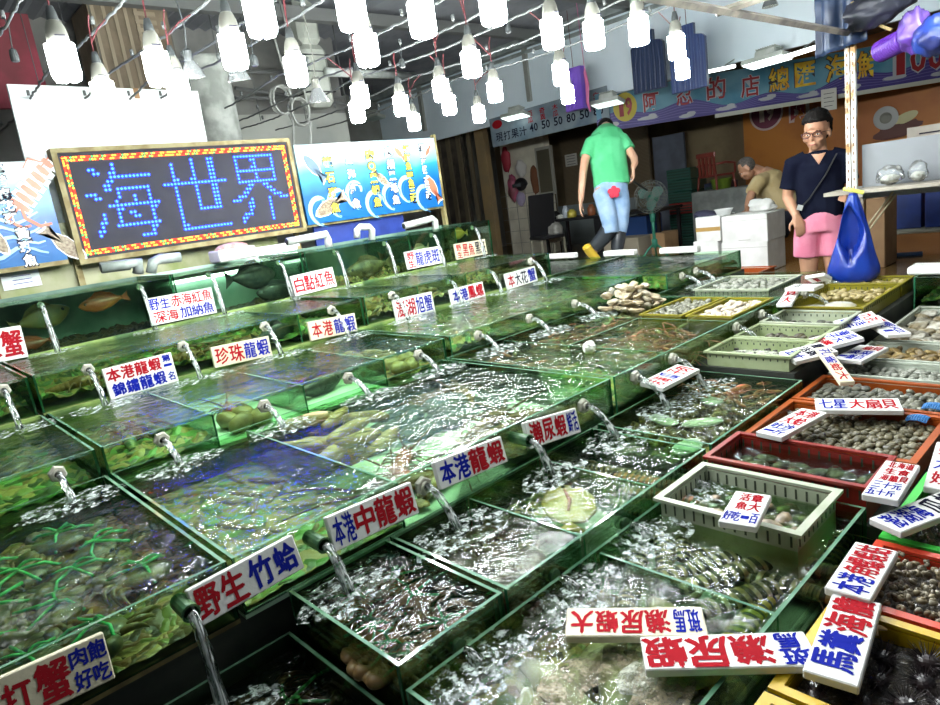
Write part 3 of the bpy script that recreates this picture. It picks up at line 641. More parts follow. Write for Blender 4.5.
fsign('small white sign with dark lines at the left of the fanned group', .53, (792,356), (812,366), (822.5,347), (807,338), [('鳳螺',k_,.1,.9,.66,.95),('活跳',k_,.1,.9,.38,.64),('五十',b_,.1,.9,.06,.36)], tilt=(0,-.02,.01,.03))
fsign('narrow cream sign leaning down across the fanned signs', .52, (815.7,347), (839.5,383), (855.5,380), (827.6,347), [('孔雀',b_,.05,.5,.1,.9),('蛤大',r_,.5,.95,.1,.9)], 'signold', tilt=(.03,-.02,-.02,.03))
fsign('small white sign lying flat on the mussels, red top and blue lines', .48, (841,357.6), (871,362.7), (880,345.7), (851,345), [('扇貝',r_,.3,.95,.66,.95),('淡菜',b_,.1,.9,.36,.64),('一盤百',b_,.05,.9,.05,.35)])
fsign('red and white sign at the far corner by the white basket', .60, (773,305), (789,303), (803,289.5), (789,289), [('大',r_,.1,.9,.05,.5),('貝',r_,.1,.9,.5,.95)])
fsign('thin white sign with its dark edge showing beside the yellow crate', .645, (789,288), (818,288), (820,284), (790,284), [('活',k_,.2,.4,.1,.9)])
fsign('white sign leaning against the orange tub near the pink shorts', .66, (805,283), (826,280), (830,276), (812,279), [('鮮',r_,.3,.6,.1,.9)], tilt=(0,.02,.05,.03))

# ------------------------------------------------------------------ LED board and fish boards
YB = 5.18
def board_frame(px, Y):
    a = [PX(*q, Y=Y) for q in px]; return frame_of(*a)
c, ex, ey, n, w_, h_ = board_frame(((80,265),(303,231.5),(289.5,138),(48,150)), YB)
t = thing('led_sign_board', 'dark LED board in a wooden frame showing three blue dotted characters', 'sign', (c.x, YB, c.z))
mb = MB(); mb.box(-w_/2+.02, w_/2-.02, -.02, .06, -h_/2+.02, h_/2-.02); mb.build('panel', C('led_panel', (.05,.05,.06), .85, spec=.1, c2=(.055,.055,.065), scale=6), t)
fr = pm('worn_wood_frame', (.20,.15,.05), .6, c2=(.34,.30,.14), scale=9)
mb = MB()
mb.box(-w_/2, w_/2, -.035, .07, h_/2-.03, h_/2); mb.box(-w_/2, w_/2, -.035, .07, -h_/2, -h_/2+.035)
mb.box(-w_/2, -w_/2+.035, -.035, .07, -h_/2+.035, h_/2-.03); mb.box(w_/2-.03, w_/2, -.035, .07, -h_/2+.035, h_/2-.03)
mb.build('frame', fr, t)
led = MB()
def dot(mb, x, z, s, mi): mb.add([(x-s,-.024,z),(x,-.024,z-s),(x+s,-.024,z),(x,-.024,z+s),(x,-.030,z)], [(0,1,4),(1,2,4),(2,3,4),(3,0,4)], mi)
# border of coloured dots
step = .0165; iw, ih = w_/2-.062, h_/2-.062; k = 0
per = []
nx = int(2*iw/step); nz = int(2*ih/step)
for ring in (0, 1):
    for i in range(nx+1):
        for sg in (-1, 1): per.append((-iw+i*step, sg*(ih-ring*.019), i+ring))
    for i in range(nz+1):
        for sg in (-1, 1): per.append((sg*(iw-ring*.019), -ih+i*step, i+3+ring))
for x, z, i in per: dot(led, x, z, .0085, (1, 2, 1, 2, 3, 2)[(i*7//5+i//11) % 6])
led.build('border_lights', [emat('led_blue', (.007,.033,1.), LED_E*3.2), emat('led_red', (1.,.03,.012), LED_E*.6), emat('led_amber', (1.,.36,.04), LED_E*.5), emat('led_green', (.10,1.,.25), LED_E*.16)], t)
def raster(ch, N):
    vs, fs = glyph(ch, 0.0); on = set()
    tri = []
    for f in fs:
        for q in range(1, len(f)-1): tri.append((vs[f[0]], vs[f[q]], vs[f[q+1]]))
    for i in range(N):
        for j in range(N):
            hit = 0
            for du in (-.25,.25):
                for dv in (-.25,.25):
                    p = ((i+.5+du)/N-.5, (j+.5+dv)/N-.5)
                    for a, b, cc in tri:
                        s1 = (b[0]-a[0])*(p[1]-a[1])-(b[1]-a[1])*(p[0]-a[0]); s2 = (cc[0]-b[0])*(p[1]-b[1])-(cc[1]-b[1])*(p[0]-b[0]); s3 = (a[0]-cc[0])*(p[1]-cc[1])-(a[1]-cc[1])*(p[0]-cc[0])
                        if (s1 >= 0 and s2 >= 0 and s3 >= 0) or (s1 <= 0 and s2 <= 0 and s3 <= 0): hit += 1; break
            if hit >= 3: on.add((i, j))
    return on
led = MB(); CH = .50
for ch, cx in zip('海世界', (-.50, .03, .53)):
    for i, j in raster(ch, 19): dot(led, cx+(i/18-.5)*CH*.92, (j/18-.5)*CH+.01, .0108, 0)
led.build('lettering', [bpy.data.materials['led_blue']], t)
# prop legs of the board
for i, px in enumerate((78, 298)):
    p = PX(px, 262 if i == 0 else 232, Y=YB+.05); mb = MB(); mb.box(-.02,.02,-.015,.015,.79-p.z,.0); mb.build('support_post', fr, t, loc=(p.x-c.x, .09, p.z-c.z+.03))

def seascape(name, c1, c2):
    m, tt, N, L, b = nt(name); b.inputs['Roughness'].default_value = .3
    tc = N.new('ShaderNodeTexCoord'); sx = N.new('ShaderNodeSeparateXYZ'); L.new(tc.outputs['Generated'], sx.inputs[0])
    nz_ = N.new('ShaderNodeTexNoise'); nz_.inputs['Scale'].default_value = 3.2; L.new(tc.outputs['Object'], nz_.inputs['Vector'])
    ad = N.new('ShaderNodeMath'); ad.operation = 'MULTIPLY_ADD'; ad.inputs[1].default_value = .25; L.new(nz_.outputs['Fac'], ad.inputs[0]); L.new(sx.outputs['Z'], ad.inputs[2])
    rp = N.new('ShaderNodeValToRGB'); L.new(ad.outputs[0], rp.inputs[0]); e = rp.color_ramp.elements
    e[0].position = .1; e[0].color = (*c1, 1); e[1].position = 1.05; e[1].color = (.36,.52,.57,1)
    q = rp.color_ramp.elements.new(.55); q.color = (*c2, 1); q = rp.color_ramp.elements.new(.8); q.color = (.03,.30,.48,1)
    L.new(rp.outputs[0], b.inputs['Base Color']); return m
M['sea'] = seascape('printed_sea', (.01,.13,.36), (.006,.11,.38))
M['wave'] = C('printed_wave', (.34,.62,.72), .35); M['wline'] = C('printed_wave_line', (.02,.16,.42), .35)
M['pfish'] = C('printed_fish_red', (.62,.18,.10), .4); M['pfishb'] = C('printed_fish_blue', (.09,.16,.24), .4); M['pfisht'] = C('printed_fish_tan', (.36,.30,.20), .4, c2=(.20,.14,.09), scale=60)
def ribbon(mb, pts, wdt, y, mi):
    vs = []; fs = []
    for i, (x, z) in enumerate(pts):
        a = pts[max(i-1,0)]; b = pts[min(i+1,len(pts)-1)]; dx, dz = b[0]-a[0], b[1]-a[1]; l = math.hypot(dx, dz) or 1
        ww = wdt*(.35+.65*math.sin(math.pi*(i+.5)/len(pts)))
        vs += [(x-dz/l*ww, y, z+dx/l*ww), (x+dz/l*ww, y, z-dx/l*ww)]
    for i in range(len(pts)-1): fs.append((2*i, 2*i+1, 2*i+3, 2*i+2))
    mb.add(vs, fs, mi)
def fishprint(mb, x, z, L_, ang, mi, y=-.0035):
    pr = [(-.5,.0),(-.42,.09),(-.2,.17),(.05,.16),(.25,.07),(.36,.03),(.5,.15),(.46,0),(.5,-.15),(.36,-.03),(.25,-.07),(.05,-.15),(-.2,-.15),(-.42,-.08)]
    ca, sa = math.cos(ang), math.sin(ang)
    P = [(x+L_*(u*ca-v*sa), y, z+L_*(u*sa+v*ca)) for u, v in pr]
    mb.add([(x, y, z)]+P, [(0, i+1, (i+1) % len(P)+1) for i in range(len(P))], mi)
    P2 = [(x+1.12*L_*(u*ca-v*sa), y+.0007, z+1.12*L_*(u*sa+v*ca)) for u, v in pr]
    mb.add([(x, y+.0007, z)]+P2, [(0, i+1, (i+1) % len(P2)+1) for i in range(len(P2))], 6)
BM = lambda: [M['sea'], M['wave'], M['wline'], M['pfish'], M['pfishb'], M['pfisht'], M['iwhite'], M['iyel'], M['iblack']]
MXZ = Matrix(((1,0,0,0),(0,0,1,0),(0,1,0,0),(0,0,0,1)))     # text plane xy -> xz, z -> y
def btext(mb, s, x, z0, z1, wd, mi):
    Q = Matrix(((1,0,0,0),(0,0,-1,0),(0,1,0,0),(0,0,0,1)))
    n_ = len(s); st_ = (z1-z0)/n_; sz = min(wd, st_*1.02)
    for i_, ch in enumerate(s):
        zc = z1-st_*(i_+.5); write(mb, ch, x, zc, sz*1.10, sz*1.10, .0055, 8, .04, 0, .98, False, Q); write(mb, ch, x, zc, sz, sz, .0066, mi, .03, 0, .9, False, Q)
# right fish board
c, ex, ey, n, w_, h_ = board_frame(((306,226),(441,205.5),(436,137),(296,146)), 5.2)
t = thing('fish_menu_board', 'blue fish menu board with yellow and white characters right of the LED board', 'board', (c.x, 5.2, c.z))
mb = MB(); mb.box(-w_/2, w_/2, 0, .02, -h_/2, h_/2, 0)
for k in range(7):   # curling printed waves
    xc = -w_/2+.16+k*.20; zc = -h_/2+.13+.05*(k % 3); pts = [(xc-(.15-.11*q/16)*math.cos(-1.5+q*.29), zc+(.15-.10*q/16)*math.sin(-1.5+q*.29)) for q in range(17)]
    ribbon(mb, [(min(max(a,-w_/2+.03),w_/2-.03), b) for a, b in pts], .022, -.0012, 1); ribbon(mb, [(min(max(a+.04,-w_/2+.03),w_/2-.03), b-.02) for a, b in pts], .006, -.0018, 2)
fishprint(mb, -w_/2+.16, h_/2-.20, .28, -.9, 4); fishprint(mb, -w_/2+.26, -h_/2+.14, .34, .4, 5); fishprint(mb, .06, .0, .20, 2.4, 5); fishprint(mb, w_/2-.46, h_/2-.13, .16, -.8, 3); fishprint(mb, w_/2-.1, -h_/2+.18, .28, -1.1, 3); fishprint(mb, w_/2-.10, h_/2-.12, .12, .9, 3)
for s, fx, z0, z1, mi in (('龍石斑魚',.19,.08,.86,7),('深海紅魚',.335,.10,.88,6),('肉Q黑鯛魚',.485,.10,.90,7),('肉細黑毛魚',.625,.10,.92,6),('紅魽魚一魚三吃',.76,.10,.92,7),('野生紅魽二魚三吃',.885,.12,.92,6)):
    btext(mb, s, (fx-.5)*w_, (z0-.5)*h_, (z1-.5)*h_, .098, mi)
mb.build('printed_face', BM(), t)
mb = MB(); mb.box(-w_/2-.02, w_/2+.02, .02, .05, -h_/2-.02, -h_/2+.02); mb.box(w_/2, w_/2+.03, .0, .05, .79-c.z, h_/2+.03); mb.build('frame', fr, t)
# left fish board
c, ex, ey, n, w_, h_ = board_frame(((-62,278),(69,259),(40,160),(-98,168)), 5.16)
t = thing('fish_menu_board', 'blue printed board with white vertical characters and a lobster at left edge', 'board', (c.x, 5.16, c.z))
mb = MB(); mb.box(-w_/2, w_/2, 0, .02, -h_/2, h_/2, 0)
for k in range(6):
    x0 = -w_/2+.1; z0 = -h_/2+.06+k*.07; pts = [(x0+u*(w_-.2)/12, z0+.03*math.sin(u*.9+k)) for u in range(13)]
    ribbon(mb, pts, .004+.004*(k % 2), -.0016, 2); ribbon(mb, [(a,b+.03) for a,b in pts], .012, -.0012, 1)
btext(mb, '本港梅花斑', .10, -.06, .33, .088, 6); btext(mb, '黃斑魚', .14, -.34, -.08, .088, 6)
fishprint(mb, .36, -.22, .30, 2.3, 5); fishprint(mb, -.02, -.12, .25, 2.0, 5)
for k in range(7):  # printed lobster, segmented
    a = (.17+.036*k, .05+.042*k); ribbon(mb, [(a[0]-.04+.003*k, a[1]+.045-.002*k), (a[0], a[1]), (a[0]+.04-.003*k, a[1]-.04+.002*k)], .020, -.004, 3)
    ribbon(mb, [(a[0]-.05, a[1]+.055), (a[0], a[1]), (a[0]+.05, a[1]-.05)], .030, -.003, 6)
for s in (-1, 1):
    ribbon(mb, [(.17,.05),(.13+.05*s,-.03),(.20+.05*s,-.09),(.26+.06*s,-.08)], .012, -.0045, 3); ribbon(mb, [(.40,.30),(.34+.06*s,.34),(.29+.05*s,.28)], .006, -.0045, 3)
mb.build('printed_face', BM(), t)
mb = MB(); mb.box(-w_/2, w_/2, .0, .04, -h_/2-.03, -h_/2-.001); mb.box(-.1, -.07, .021, .05, .79-c.z, -h_/2-.03); mb.build('frame', fr, t)

# white board behind the LED sign, round post, ducts and pipes up there
a = [PX(*q, Y=5.45) for q in ((22,150),(206,145),(200,92),(7,83))]
c, ex, ey, n, w_, h_ = frame_of(*a); mb = MB(); mb.box(-w_/2, w_/2, -1.1, h_/2, -.03, 0); mb.box(.12*w_, .15*w_, h_/2-.07, h_/2+.004, 0, .002, 1)
o = mb.build('foam_board', [M['foamboard'], M['card']]); o.matrix_world = Matrix(((ex.x,ey.x,n.x,c.x),(ex.y,ey.y,n.y,c.y),(ex.z,ey.z,n.z,c.z),(0,0,0,1)))
tag(o, 'large blank white board standing behind the LED board under bulbs', 'board')
p = PX(211, 100, Y=6.0); mb = MB(); mb.lathe([(.20,0),(.20,2.86),(.215,2.87),(.215,2.90),(.0001,2.90)], 28)
tag(mb.build('concrete_post', pm('mottled_concrete_post', (.42,.44,.40), .8, c2=(.26,.28,.25), scale=7, bump=.3), loc=(p.x, p.y, 0), smooth=R(40)), 'round grey mottled post standing behind the white board', 'post')
a = PX(85, 0, Y=6.6); b = PX(188, 108, Y=6.6); mb = MB(); mb.box(a.x, b.x, 6.6, 7.1, b.z-.3, 3.5)
for k in range(14): mb.box(a.x+.55*(b.x-a.x), b.x-.12, 6.585, 6.6, 2.5+k*.07, 2.535+k*.07, 1)
for k in range(5): mb.box(a.x+.02+k*.09, a.x+.05+k*.09, 6.59, 6.6, b.z-.3, 3.5, 1)
struct(mb.build('wall_louver', [pm('brown_boarding', (.24,.185,.12), .7, c2=(.18,.14,.09), scale=6), C('louver_light', (.34,.28,.19), .6)]))
a = PX(8, 20, Y=6.9); b = PX(46, 84, Y=6.9); mb = MB(); mb.box(a.x-.9, b.x, 6.9, 6.95, b.z-.2, 3.45)
tag(mb.build('tarpaulin', M['redtarp']), 'dark red tarpaulin hanging in the upper left corner', 'tarpaulin')
# boxy pale duct and white pipe
p = PX(312, 75, Y=6.4); t = thing('air_duct', 'pale boxy wrapped duct above the right end of the LED board', 'duct', (p.x, 6.4, p.z))
mb = MB(); mb.rbox(-.16,.16,-.14,.14,-.34,.28,.06); mb.rbox(-.13,.13,-.12,.12,.28,.9,.05); mb.build('casing', C('duct_pale', (.46,.48,.42), .6, c2=(.34,.36,.31), scale=5), t)
mb = MB()
for z in (-.2,.0,.16): mb.box(-.164,.164,-.144,.144,z,z+.012)
mb.build('strap', M['black'], t)
a = PX(327, 72, Y=6.2); b = PX(414, 76, Y=6.9); mb = MB(); mb.tube([a, b], .045, 12)
tag(mb.build('water_pipe', M['pvcw'], smooth=True), 'straight pale pipe running under the ceiling behind the bulbs', 'pipe')
# coiled grey cables behind
for i, (px, py) in enumerate(((282,100),(300,112))):
    p = PX(px, py, Y=6.0); mb = MB(); pts = [(.11*math.cos(q*.55)*(1+.08*math.sin(q)), .03*math.sin(q*.3), .13*math.sin(q*.55)) for q in range(34)]
    mb.tube([(0,0,3.5-p.z)]+pts+[(.05,.02,-.4),(.1,.04,-.75)], .011, 6)
    tag(mb.build('cable_coil', C('grey_cable', (.32,.33,.30), .6), smooth=True, loc=p), ['coil of grey cable hanging right of the round post','second coil of grey cable, just left of the boxy duct'][i], 'cable', 'hanging cable coils')
# pale half wall and lean-to structure seen behind the boards
a = PX(232, 115, Y=7.3); b = PX(352, 150, Y=7.3); mb = MB(); mb.box(a.x, b.x, 7.3, 7.39, .0, a.z); struct(mb.build('wall_pale', C('pale_plaster', (.50,.52,.46), .8, c2=(.40,.42,.38), scale=2)))
mb = MB()
for q in ((235,72,340,72),(235,98,345,98),(235,88,345,104)):
    mb.tube([PX(q[0],q[1],Y=7.0), PX(q[2],q[3],Y=7.0)], .02, 6)
struct(mb.build('trim_31', C('truss', (.16,.165,.16), .6)))
# pipes over the back row of tanks
def pipe(label, pts, r, m, Y=4.95, name='water_pipe'):
    P = [PX(x, y, Y=Y+(d if len(q) > 2 else 0)) for q in pts for x, y, d in [(q[0], q[1], q[2] if len(q) > 2 else 0)]]
    c0 = P[0].copy(); mb = MB(); P = [q-c0 for q in P]; mb.tube(P, r, 12)
    d0 = (P[0]-P[1]).normalized(); mb.tube([P[0]+d0*.002, P[0]+d0*.003], r*.8, 12, 1)
    o = mb.build(name, [m, M['hole']], smooth=R(40), loc=c0); return tag(o, label, 'pipe', 'drain pipes over the top tanks')
pipe('grey pipe with an open end under the left of the LED board', [(101,268),(128,264.5),(138,262.5),(138,273,.02)], .036, M['pvc'], 4.75)
pipe('second grey open pipe, right of the first, under the LED board', [(180,257),(160,259),(153,262),(151,273)], .034, M['pvc'], 4.75)
pipe('long pale pipe reaching over the tank left of the bright lamp', [(287,242),(312,237),(326,234),(328,240),(329,247)], .030, M['pvcw'], 4.7)
pipe('short pale U bend pipe in front of the blue tarpaulin', [(357,238),(357,230),(360,227),(369,227),(372,230),(372,240)], .028, M['pvcw'], 4.7)
pipe('pale elbow pipe under the right end of the fish menu board', [(404,226),(420,222),(432,218.5),(435,221),(436,232)], .030, M['pvcw'], 4.7)
# blue tarpaulin under the fish board, foam box, lamp tube, wall notice
a = PX(306, 212, Y=5.34); b = PX(402, 240, Y=5.34); mb = MB(); mb.box(a.x, b.x, 5.26, 5.285, .80, a.z+.08)
tag(mb.build('tarpaulin', C('blue_tarp', (.012,.03,.19), .5, c2=(.02,.05,.28), scale=4)), 'dark blue tarpaulin sheet under the fish menu board', 'tarpaulin')
p = PX(237, 256, Y=4.95); mb = MB(); mb.rbox(-.15,.15,-.1,.1,-.04,.05,.01)
mb.ell((0,0,.05),(.135,.085,.045),16,8,1,fn=lambda d: 1+.2*noise.noise(d*4))
tag(mb.build('foam_box', [M['styro'], C('pink_meat', (.50,.24,.20), .5, c2=(.62,.45,.38), scale=30)], loc=(p.x,5.02,1.228)), 'white foam box of pinkish bait on the tank under the LED board', 'box')
mb = MB(); mb.box(-.30,.30,-.05,.05,.012,.05,0); mb.tube([(-.29,0,.0),(.29,0,.0)], .016, 10, 1)
a = PX(300, 252, Z=1.21); b = PX(365, 239, Z=1.21)
o = mb.build('tank_lamp', [M['white'], emat('tank_tube', (.9,1.,.95), TUBE_E)], loc=((a.x+b.x)/2,5.085,1.203)); tag(o, 'bright white tube lamp lying on the tank below the fish menu board', 'lamp')
mb = MB(); mb.box(-.30,.30,-.03,.03,.012,.05,0); mb.tube([(-.29,0,.0),(.29,0,.0)], .016, 10, 1)
o = mb.build('tank_lamp', [M['white'], bpy.data.materials['tank_tube']], loc=(1.95,5.04,1.10)); tag(o, 'white tube lamp inside the back of the grouper tank', 'lamp')
p = PX(21, 279, Y=5.29); mb = MB(); mb.box(-.11,.11,-.004,0,-.06,.06)
for k in range(3): mb.box(-.05,.06,-.005,-.004,.02-k*.025,.024-k*.025,1)
tag(mb.build('paper_notice', [M['foamboard'], M['iblue']], loc=p), 'white paper notice on the yellowish wall under the left board', 'notice')
# prices banner and shop banner over the far stall
# ------------------------------------------------------------------ seafood
def wet(n, c, c2=None, scale=30., thr=(.4,.65), rough=.38, bump=0., **k): return C(n, c, rough, c2=c2, scale=scale, thr=thr, coat=.15, bump=bump, **k)
def arc(p0, p1, p2, n=6):
    p0, p1, p2 = Vector(p0), Vector(p1), Vector(p2)
    return [p0*(1-t)**2+p1*2*t*(1-t)+p2*t*t for t in [i/(n-1) for i in range(n)]]
def scatter(x0, x1, y0, y1, d, jit=.3, n=None):
    out = []; row = 0; y = y0+d*.5
    while y < y1-d*.3:
        x = x0+d*(.5 if row % 2 else .95)
        while x < x1-d*.3:
            out.append((x+random.uniform(-jit,jit)*d, y+random.uniform(-jit,jit)*d)); x += d
        y += d*.87; row += 1
    if n and len(out) > n: out = random.sample(out, n)
    return out
# -- crab, tied
def crab(label, cat='crab', shell=None, strap=True, group=None):
    sm = shell or wet('crab_shell', (.13,.09,.03), (.26,.17,.05), 40); lm = wet('crab_leg', (.20,.13,.05), (.10,.08,.03), 50)
    mb = MB()
    def fn(d): return 1+.10*math.cos(5*math.atan2(d.y,d.x))*max(0,d.y)*(1-abs(d.z))+.04*noise.noise(d*3)
    mb.ell((0,0,.028),(.072,.050,.022),20,10,0,fn=fn)
    for k in range(9):
        a = R(25+16.2*k); mb.tube([(.066*math.cos(a),.045*math.sin(a),.028),(.079*math.cos(a),.056*math.sin(a),.029)], [.006,.001], 5)
    r = mb.build('crab', sm, smooth=True); tag(r, label, cat, group)
    for s in (-1, 1):
        mb = MB(); mb.tube(arc((s*.05,.03,.026),(s*.095,.055,.03),(s*.075,.085,.03)), [.011,.013,.016,.019,.021,.019], 8)
        mb.tube(arc((s*.075,.085,.030),(s*.05,.11,.032),(s*.012,.092,.03)), [.018,.020,.017,.012,.007,.002], 8, flat=.7)
        mb.tube(arc((s*.062,.075,.030),(s*.04,.085,.032),(s*.012,.084,.03)), [.009,.010,.008,.006,.004,.002], 7)
        mb.build('claw', sm, r, True)
        for k in range(3):
            y = .012-.022*k; mb = MB(); mb.tube(arc((s*.055,y,.024),(s*(.115-.006*k),y-.012*k,.05),(s*(.10-.01*k),y-.045-.02*k,.006),7), [.008,.009,.009,.008,.006,.004,.0015], 6)
            mb.build('leg', lm, r, True)
        mb = MB(); mb.tube([(s*.018,.046,.034),(s*.021,.056,.042)], [.003,.0045], 6); mb.build('eye', M['black'], r, True)
    if strap:
        gm = C('green_strap', (.04,.55,.15), .45, c2=(.12,.72,.30), scale=60); mb = MB()
        mb.tube([(-.086,.06,.03),(-.05,.02,.054),(0,.0,.058),(.05,.02,.054),(.086,.06,.03)], .004, 6); mb.tube([(.0,-.052,.02),(.0,-.02,.056),(.0,.03,.056),(.0,.09,.05)], .004, 6)
        mb.tube(arc((0,.0,.06),(.02,.02,.075),(.045,-.01,.066)), [.004,.004,.004,.004,.003,.002], 5); mb.tube(arc((0,.0,.06),(-.02,.0,.078),(-.04,.03,.068)), [.004,.004,.004,.004,.003,.002], 5)
        mb.build('strap', gm, r, True)
    return Kind(r)
# -- spiny lobster
def lobster(label, m, group=None, strap=False):
    mb = MB(); secs = []
    ax, ay = (0,1,0), (0,0,1)
    for x, ry, rz, z in ((.145,.006,.006,.030),(.12,.020,.018,.032),(.08,.032,.028,.034),(.04,.036,.031,.035),(.0,.034,.029,.034)): secs.append(((x,0,z), ry, rz, ax, ay))
    for k in range(6):
        x = -.004-.024*k; q = 1-.075*k
        secs += [((x,0,.031-.002*k), .033*q, .026*q, ax, ay), ((x-.018,0,.030-.002*k), .034*q, .026*q, ax, ay), ((x-.021,0,.030-.002*k), .029*q, .022*q, ax, ay)]
    mb.loft(secs, 14)
    for k in range(18):
        a = random.uniform(.3,2.8); x = random.uniform(.02,.13); rr = .03; mb.tube([(x, rr*math.cos(a)*.95, .034+.026*math.sin(a)), (x+.010, rr*math.cos(a)*1.2, .036+.034*math.sin(a))], [.004,.0005], 5)
    r = mb.build('lobster', m, smooth=R(45)); tag(r, label, 'lobster', group)
    mb = MB()
    for s in (-2,-1,0,1,2):
        a = R(180+s*24); mb.loft([((-.148,.004*s,.018),.008,.003,(0,1,0),(0,0,1)),((-.148+.03*math.cos(a),.03*math.sin(a),.016),.014,.002,(-math.sin(a),math.cos(a),0),(0,0,1)),((-.148+.055*math.cos(a),.055*math.sin(a),.014),.010,.0015,(-math.sin(a),math.cos(a),0),(0,0,1))], 8)
    mb.build('tail_fan', m, r, True)
    am = wet('antenna_brown', (.10,.05,.02), (.22,.12,.05), 60)
    for s in (-1, 1):
        mb = MB(); mb.tube([(.13,s*.012,.035),(.165,s*.022,.042)]+arc((.165,s*.022,.042),(.26,s*.08,.085),(.40,s*.10,.07))[1:], [.0075,.007,.0055,.0045,.0035,.0028,.002], 6); mb.build('antenna', am, r, True)
        for k in range(4):
            x = .085-.027*k; mb = MB(); mb.tube(arc((x,s*.028,.026),(x+.02-.012*k,s*.085,.07),(x+.035-.03*k,s*.12,.004),6), [.006,.0058,.005,.0042,.003,.001], 5); mb.build('leg', am, r, True)
    if strap:
        mb = MB(); mb.tube(arc((0,0,.066),(.03,.03,.10),(.07,-.02,.085)), .006, 5); mb.build('strap', C('green_strap', (.04,.55,.15)), r)
    return Kind(r)
def mantis(label, m, group=None):
    mb = MB(); secs = []; ax, ay = (0,1,0), (0,0,1)
    secs.append(((.10,0,.012),.010,.006,ax,ay)); secs.append(((.085,0,.013),.016,.010,ax,ay)); secs.append(((.060,0,.014),.018,.012,ax,ay))
    for k in range(9):
        x = .052-.0195*k; q = .92+.035*k if k < 7 else 1.15-.05*(k-6)
        secs += [((x,0,.013),.018*q,.011,ax,ay), ((x-.0150,0,.014),.020*q,.0125,ax,ay), ((x-.0175,0,.013),.0165*q,.010,ax,ay)]
    secs.append(((-.14,0,.010),.014,.005,ax,ay))
    mb.loft(secs, 12); r = mb.build('mantis_shrimp', m, smooth=R(40)); tag(r, label, 'shrimp', group)
    mb = MB()
    for s in (-1, 1):
        for q in (20, 48): a = R(180+s*q); mb.tube([(-.13,s*.012,.010),(-.13+.038*math.cos(a),s*.012+.038*math.sin(a),.008)], [.009,.006], 7, flat=.35)
    mb.build('tail_fan', m, r, True)
    mb = MB()
    for s in (-1, 1): mb.tube(arc((.07,s*.014,.01),(.10,s*.045,.02),(.135,s*.02,.012)), [.005,.006,.007,.006,.004,.001], 6)
    for s in (-1, 1): mb.tube(arc((.10,s*.006,.016),(.14,s*.02,.03),(.17,s*.045,.02)), [.002,.002,.0015,.0015,.001,.0005], 4)
    mb.build('claw', wet('mantis_claw', (.30,.25,.12), (.16,.14,.06), 40), r, True)
    mb = MB()
    for s in (-1, 1): mb.ell((.103,s*.009,.017),(.005,.005,.005),8,6)
    mb.build('eye', M['black'], r, True)
    return Kind(r)
def fish(label, m, L_=.3, hgt=.11, thick=.05, group=None, finm=None):
    mb = MB(); ax, ay = (0,1,0), (0,0,1); secs = []
    for u, q in ((.5,.04),(.46,.32),(.38,.62),(.22,.95),(.05,1.),(-.12,.82),(-.26,.5),(-.36,.25),(-.40,.22)):
        secs.append(((u*L_,0,(-.08*q+.05)*hgt), thick*.5*q**.8, hgt*.5*q, ax, ay))
    mb.loft(secs, 16); r = mb.build('fish', m, smooth=True); tag(r, label, 'fish', group)
    fm = finm or m
    mb = MB(); P = [(-.385,.06),(-.55,.30),(-.52,.05),(-.55,-.28),(-.385,-.05)]; mb.prism([(a*L_, b*hgt*1.2) for a, b in P], -.003, .003, 0, Matrix.Rotation(R(90),4,'X')); mb.build('tail_fin', fm, r)
    mb = MB(); P = [(.22,.44),(.10,.70),(-.05,.66),(-.2,.50),(-.30,.22),(-.1,.40)]; mb.prism([(a*L_, b*hgt) for a, b in P], -.003, .003, 0, Matrix.Rotation(R(90),4,'X')); mb.build('dorsal_fin', fm, r)
    for s in (-1, 1):
        mb = MB(); P = [(.18,-.05),(.05,-.02),(.0,-.2),(.1,-.24)]; mb.prism([(a*L_, b*hgt) for a, b in P], -.002, .002, 0, Matrix.Translation((0,s*thick*.52,0)) @ Matrix.Rotation(R(90),4,'X') @ Matrix.Rotation(R(0),4,'X')); mb.build('side_fin', fm, r)
        mb = MB(); mb.ell((.36*L_,s*thick*.30,.10*hgt),(.010*L_/.3,.006,.010*L_/.3),10,6); mb.build('eye', M['black'], r, True)
    return Kind(r)
def lens(name, label, cat, m, rx, ry, rz, group, n=12, ridge=0., pt=0., seed=0):
    mb = MB(); off = Vector((seed*3.1, seed*1.7, 0))
    def fn(d): return 1+pt*d.y*abs(d.y)+.10*noise.noise(d*2.2+off)+ridge*math.sin(14*math.atan2(d.y+.6,d.x))*(1-abs(d.z))
    mb.ell((0,0,0),(rx,ry,rz),n,max(6,n//2),0,fn=fn)
    return Kind(tag(mb.build(name, m, smooth=True), label, cat, group))
def snail(label, m, s, group, name='snail'):
    mb = MB(); pts = []; rad = []
    for k in range(24):
        t = k/23; a = t*13; q = s*(1-t*.93); pts.append((q*.42*math.cos(a), q*.42*math.sin(a), s*(.42+1.05*t))); rad.append(q*.48)
    mb.tube(pts, rad, 7); return Kind(tag(mb.build(name, m, smooth=True), label, 'snail', group))
def slug(name, label, cat, m, L_, rad, group=None, bend=.2, seed=1):
    mb = MB(); pts = []; rr = []
    for k in range(12):
        t = k/11; pts.append(((t-.5)*L_, bend*L_*math.sin(t*2.6+seed)*.5, rad)); rr.append(rad*max(.12,math.sin(math.pi*(.06+.88*t)))**.5*(1+.1*math.sin(t*9+seed)))
    mb.tube(pts, rr, 12, flat=.85); return Kind(tag(mb.build(name, m, smooth=True), label, cat, group))
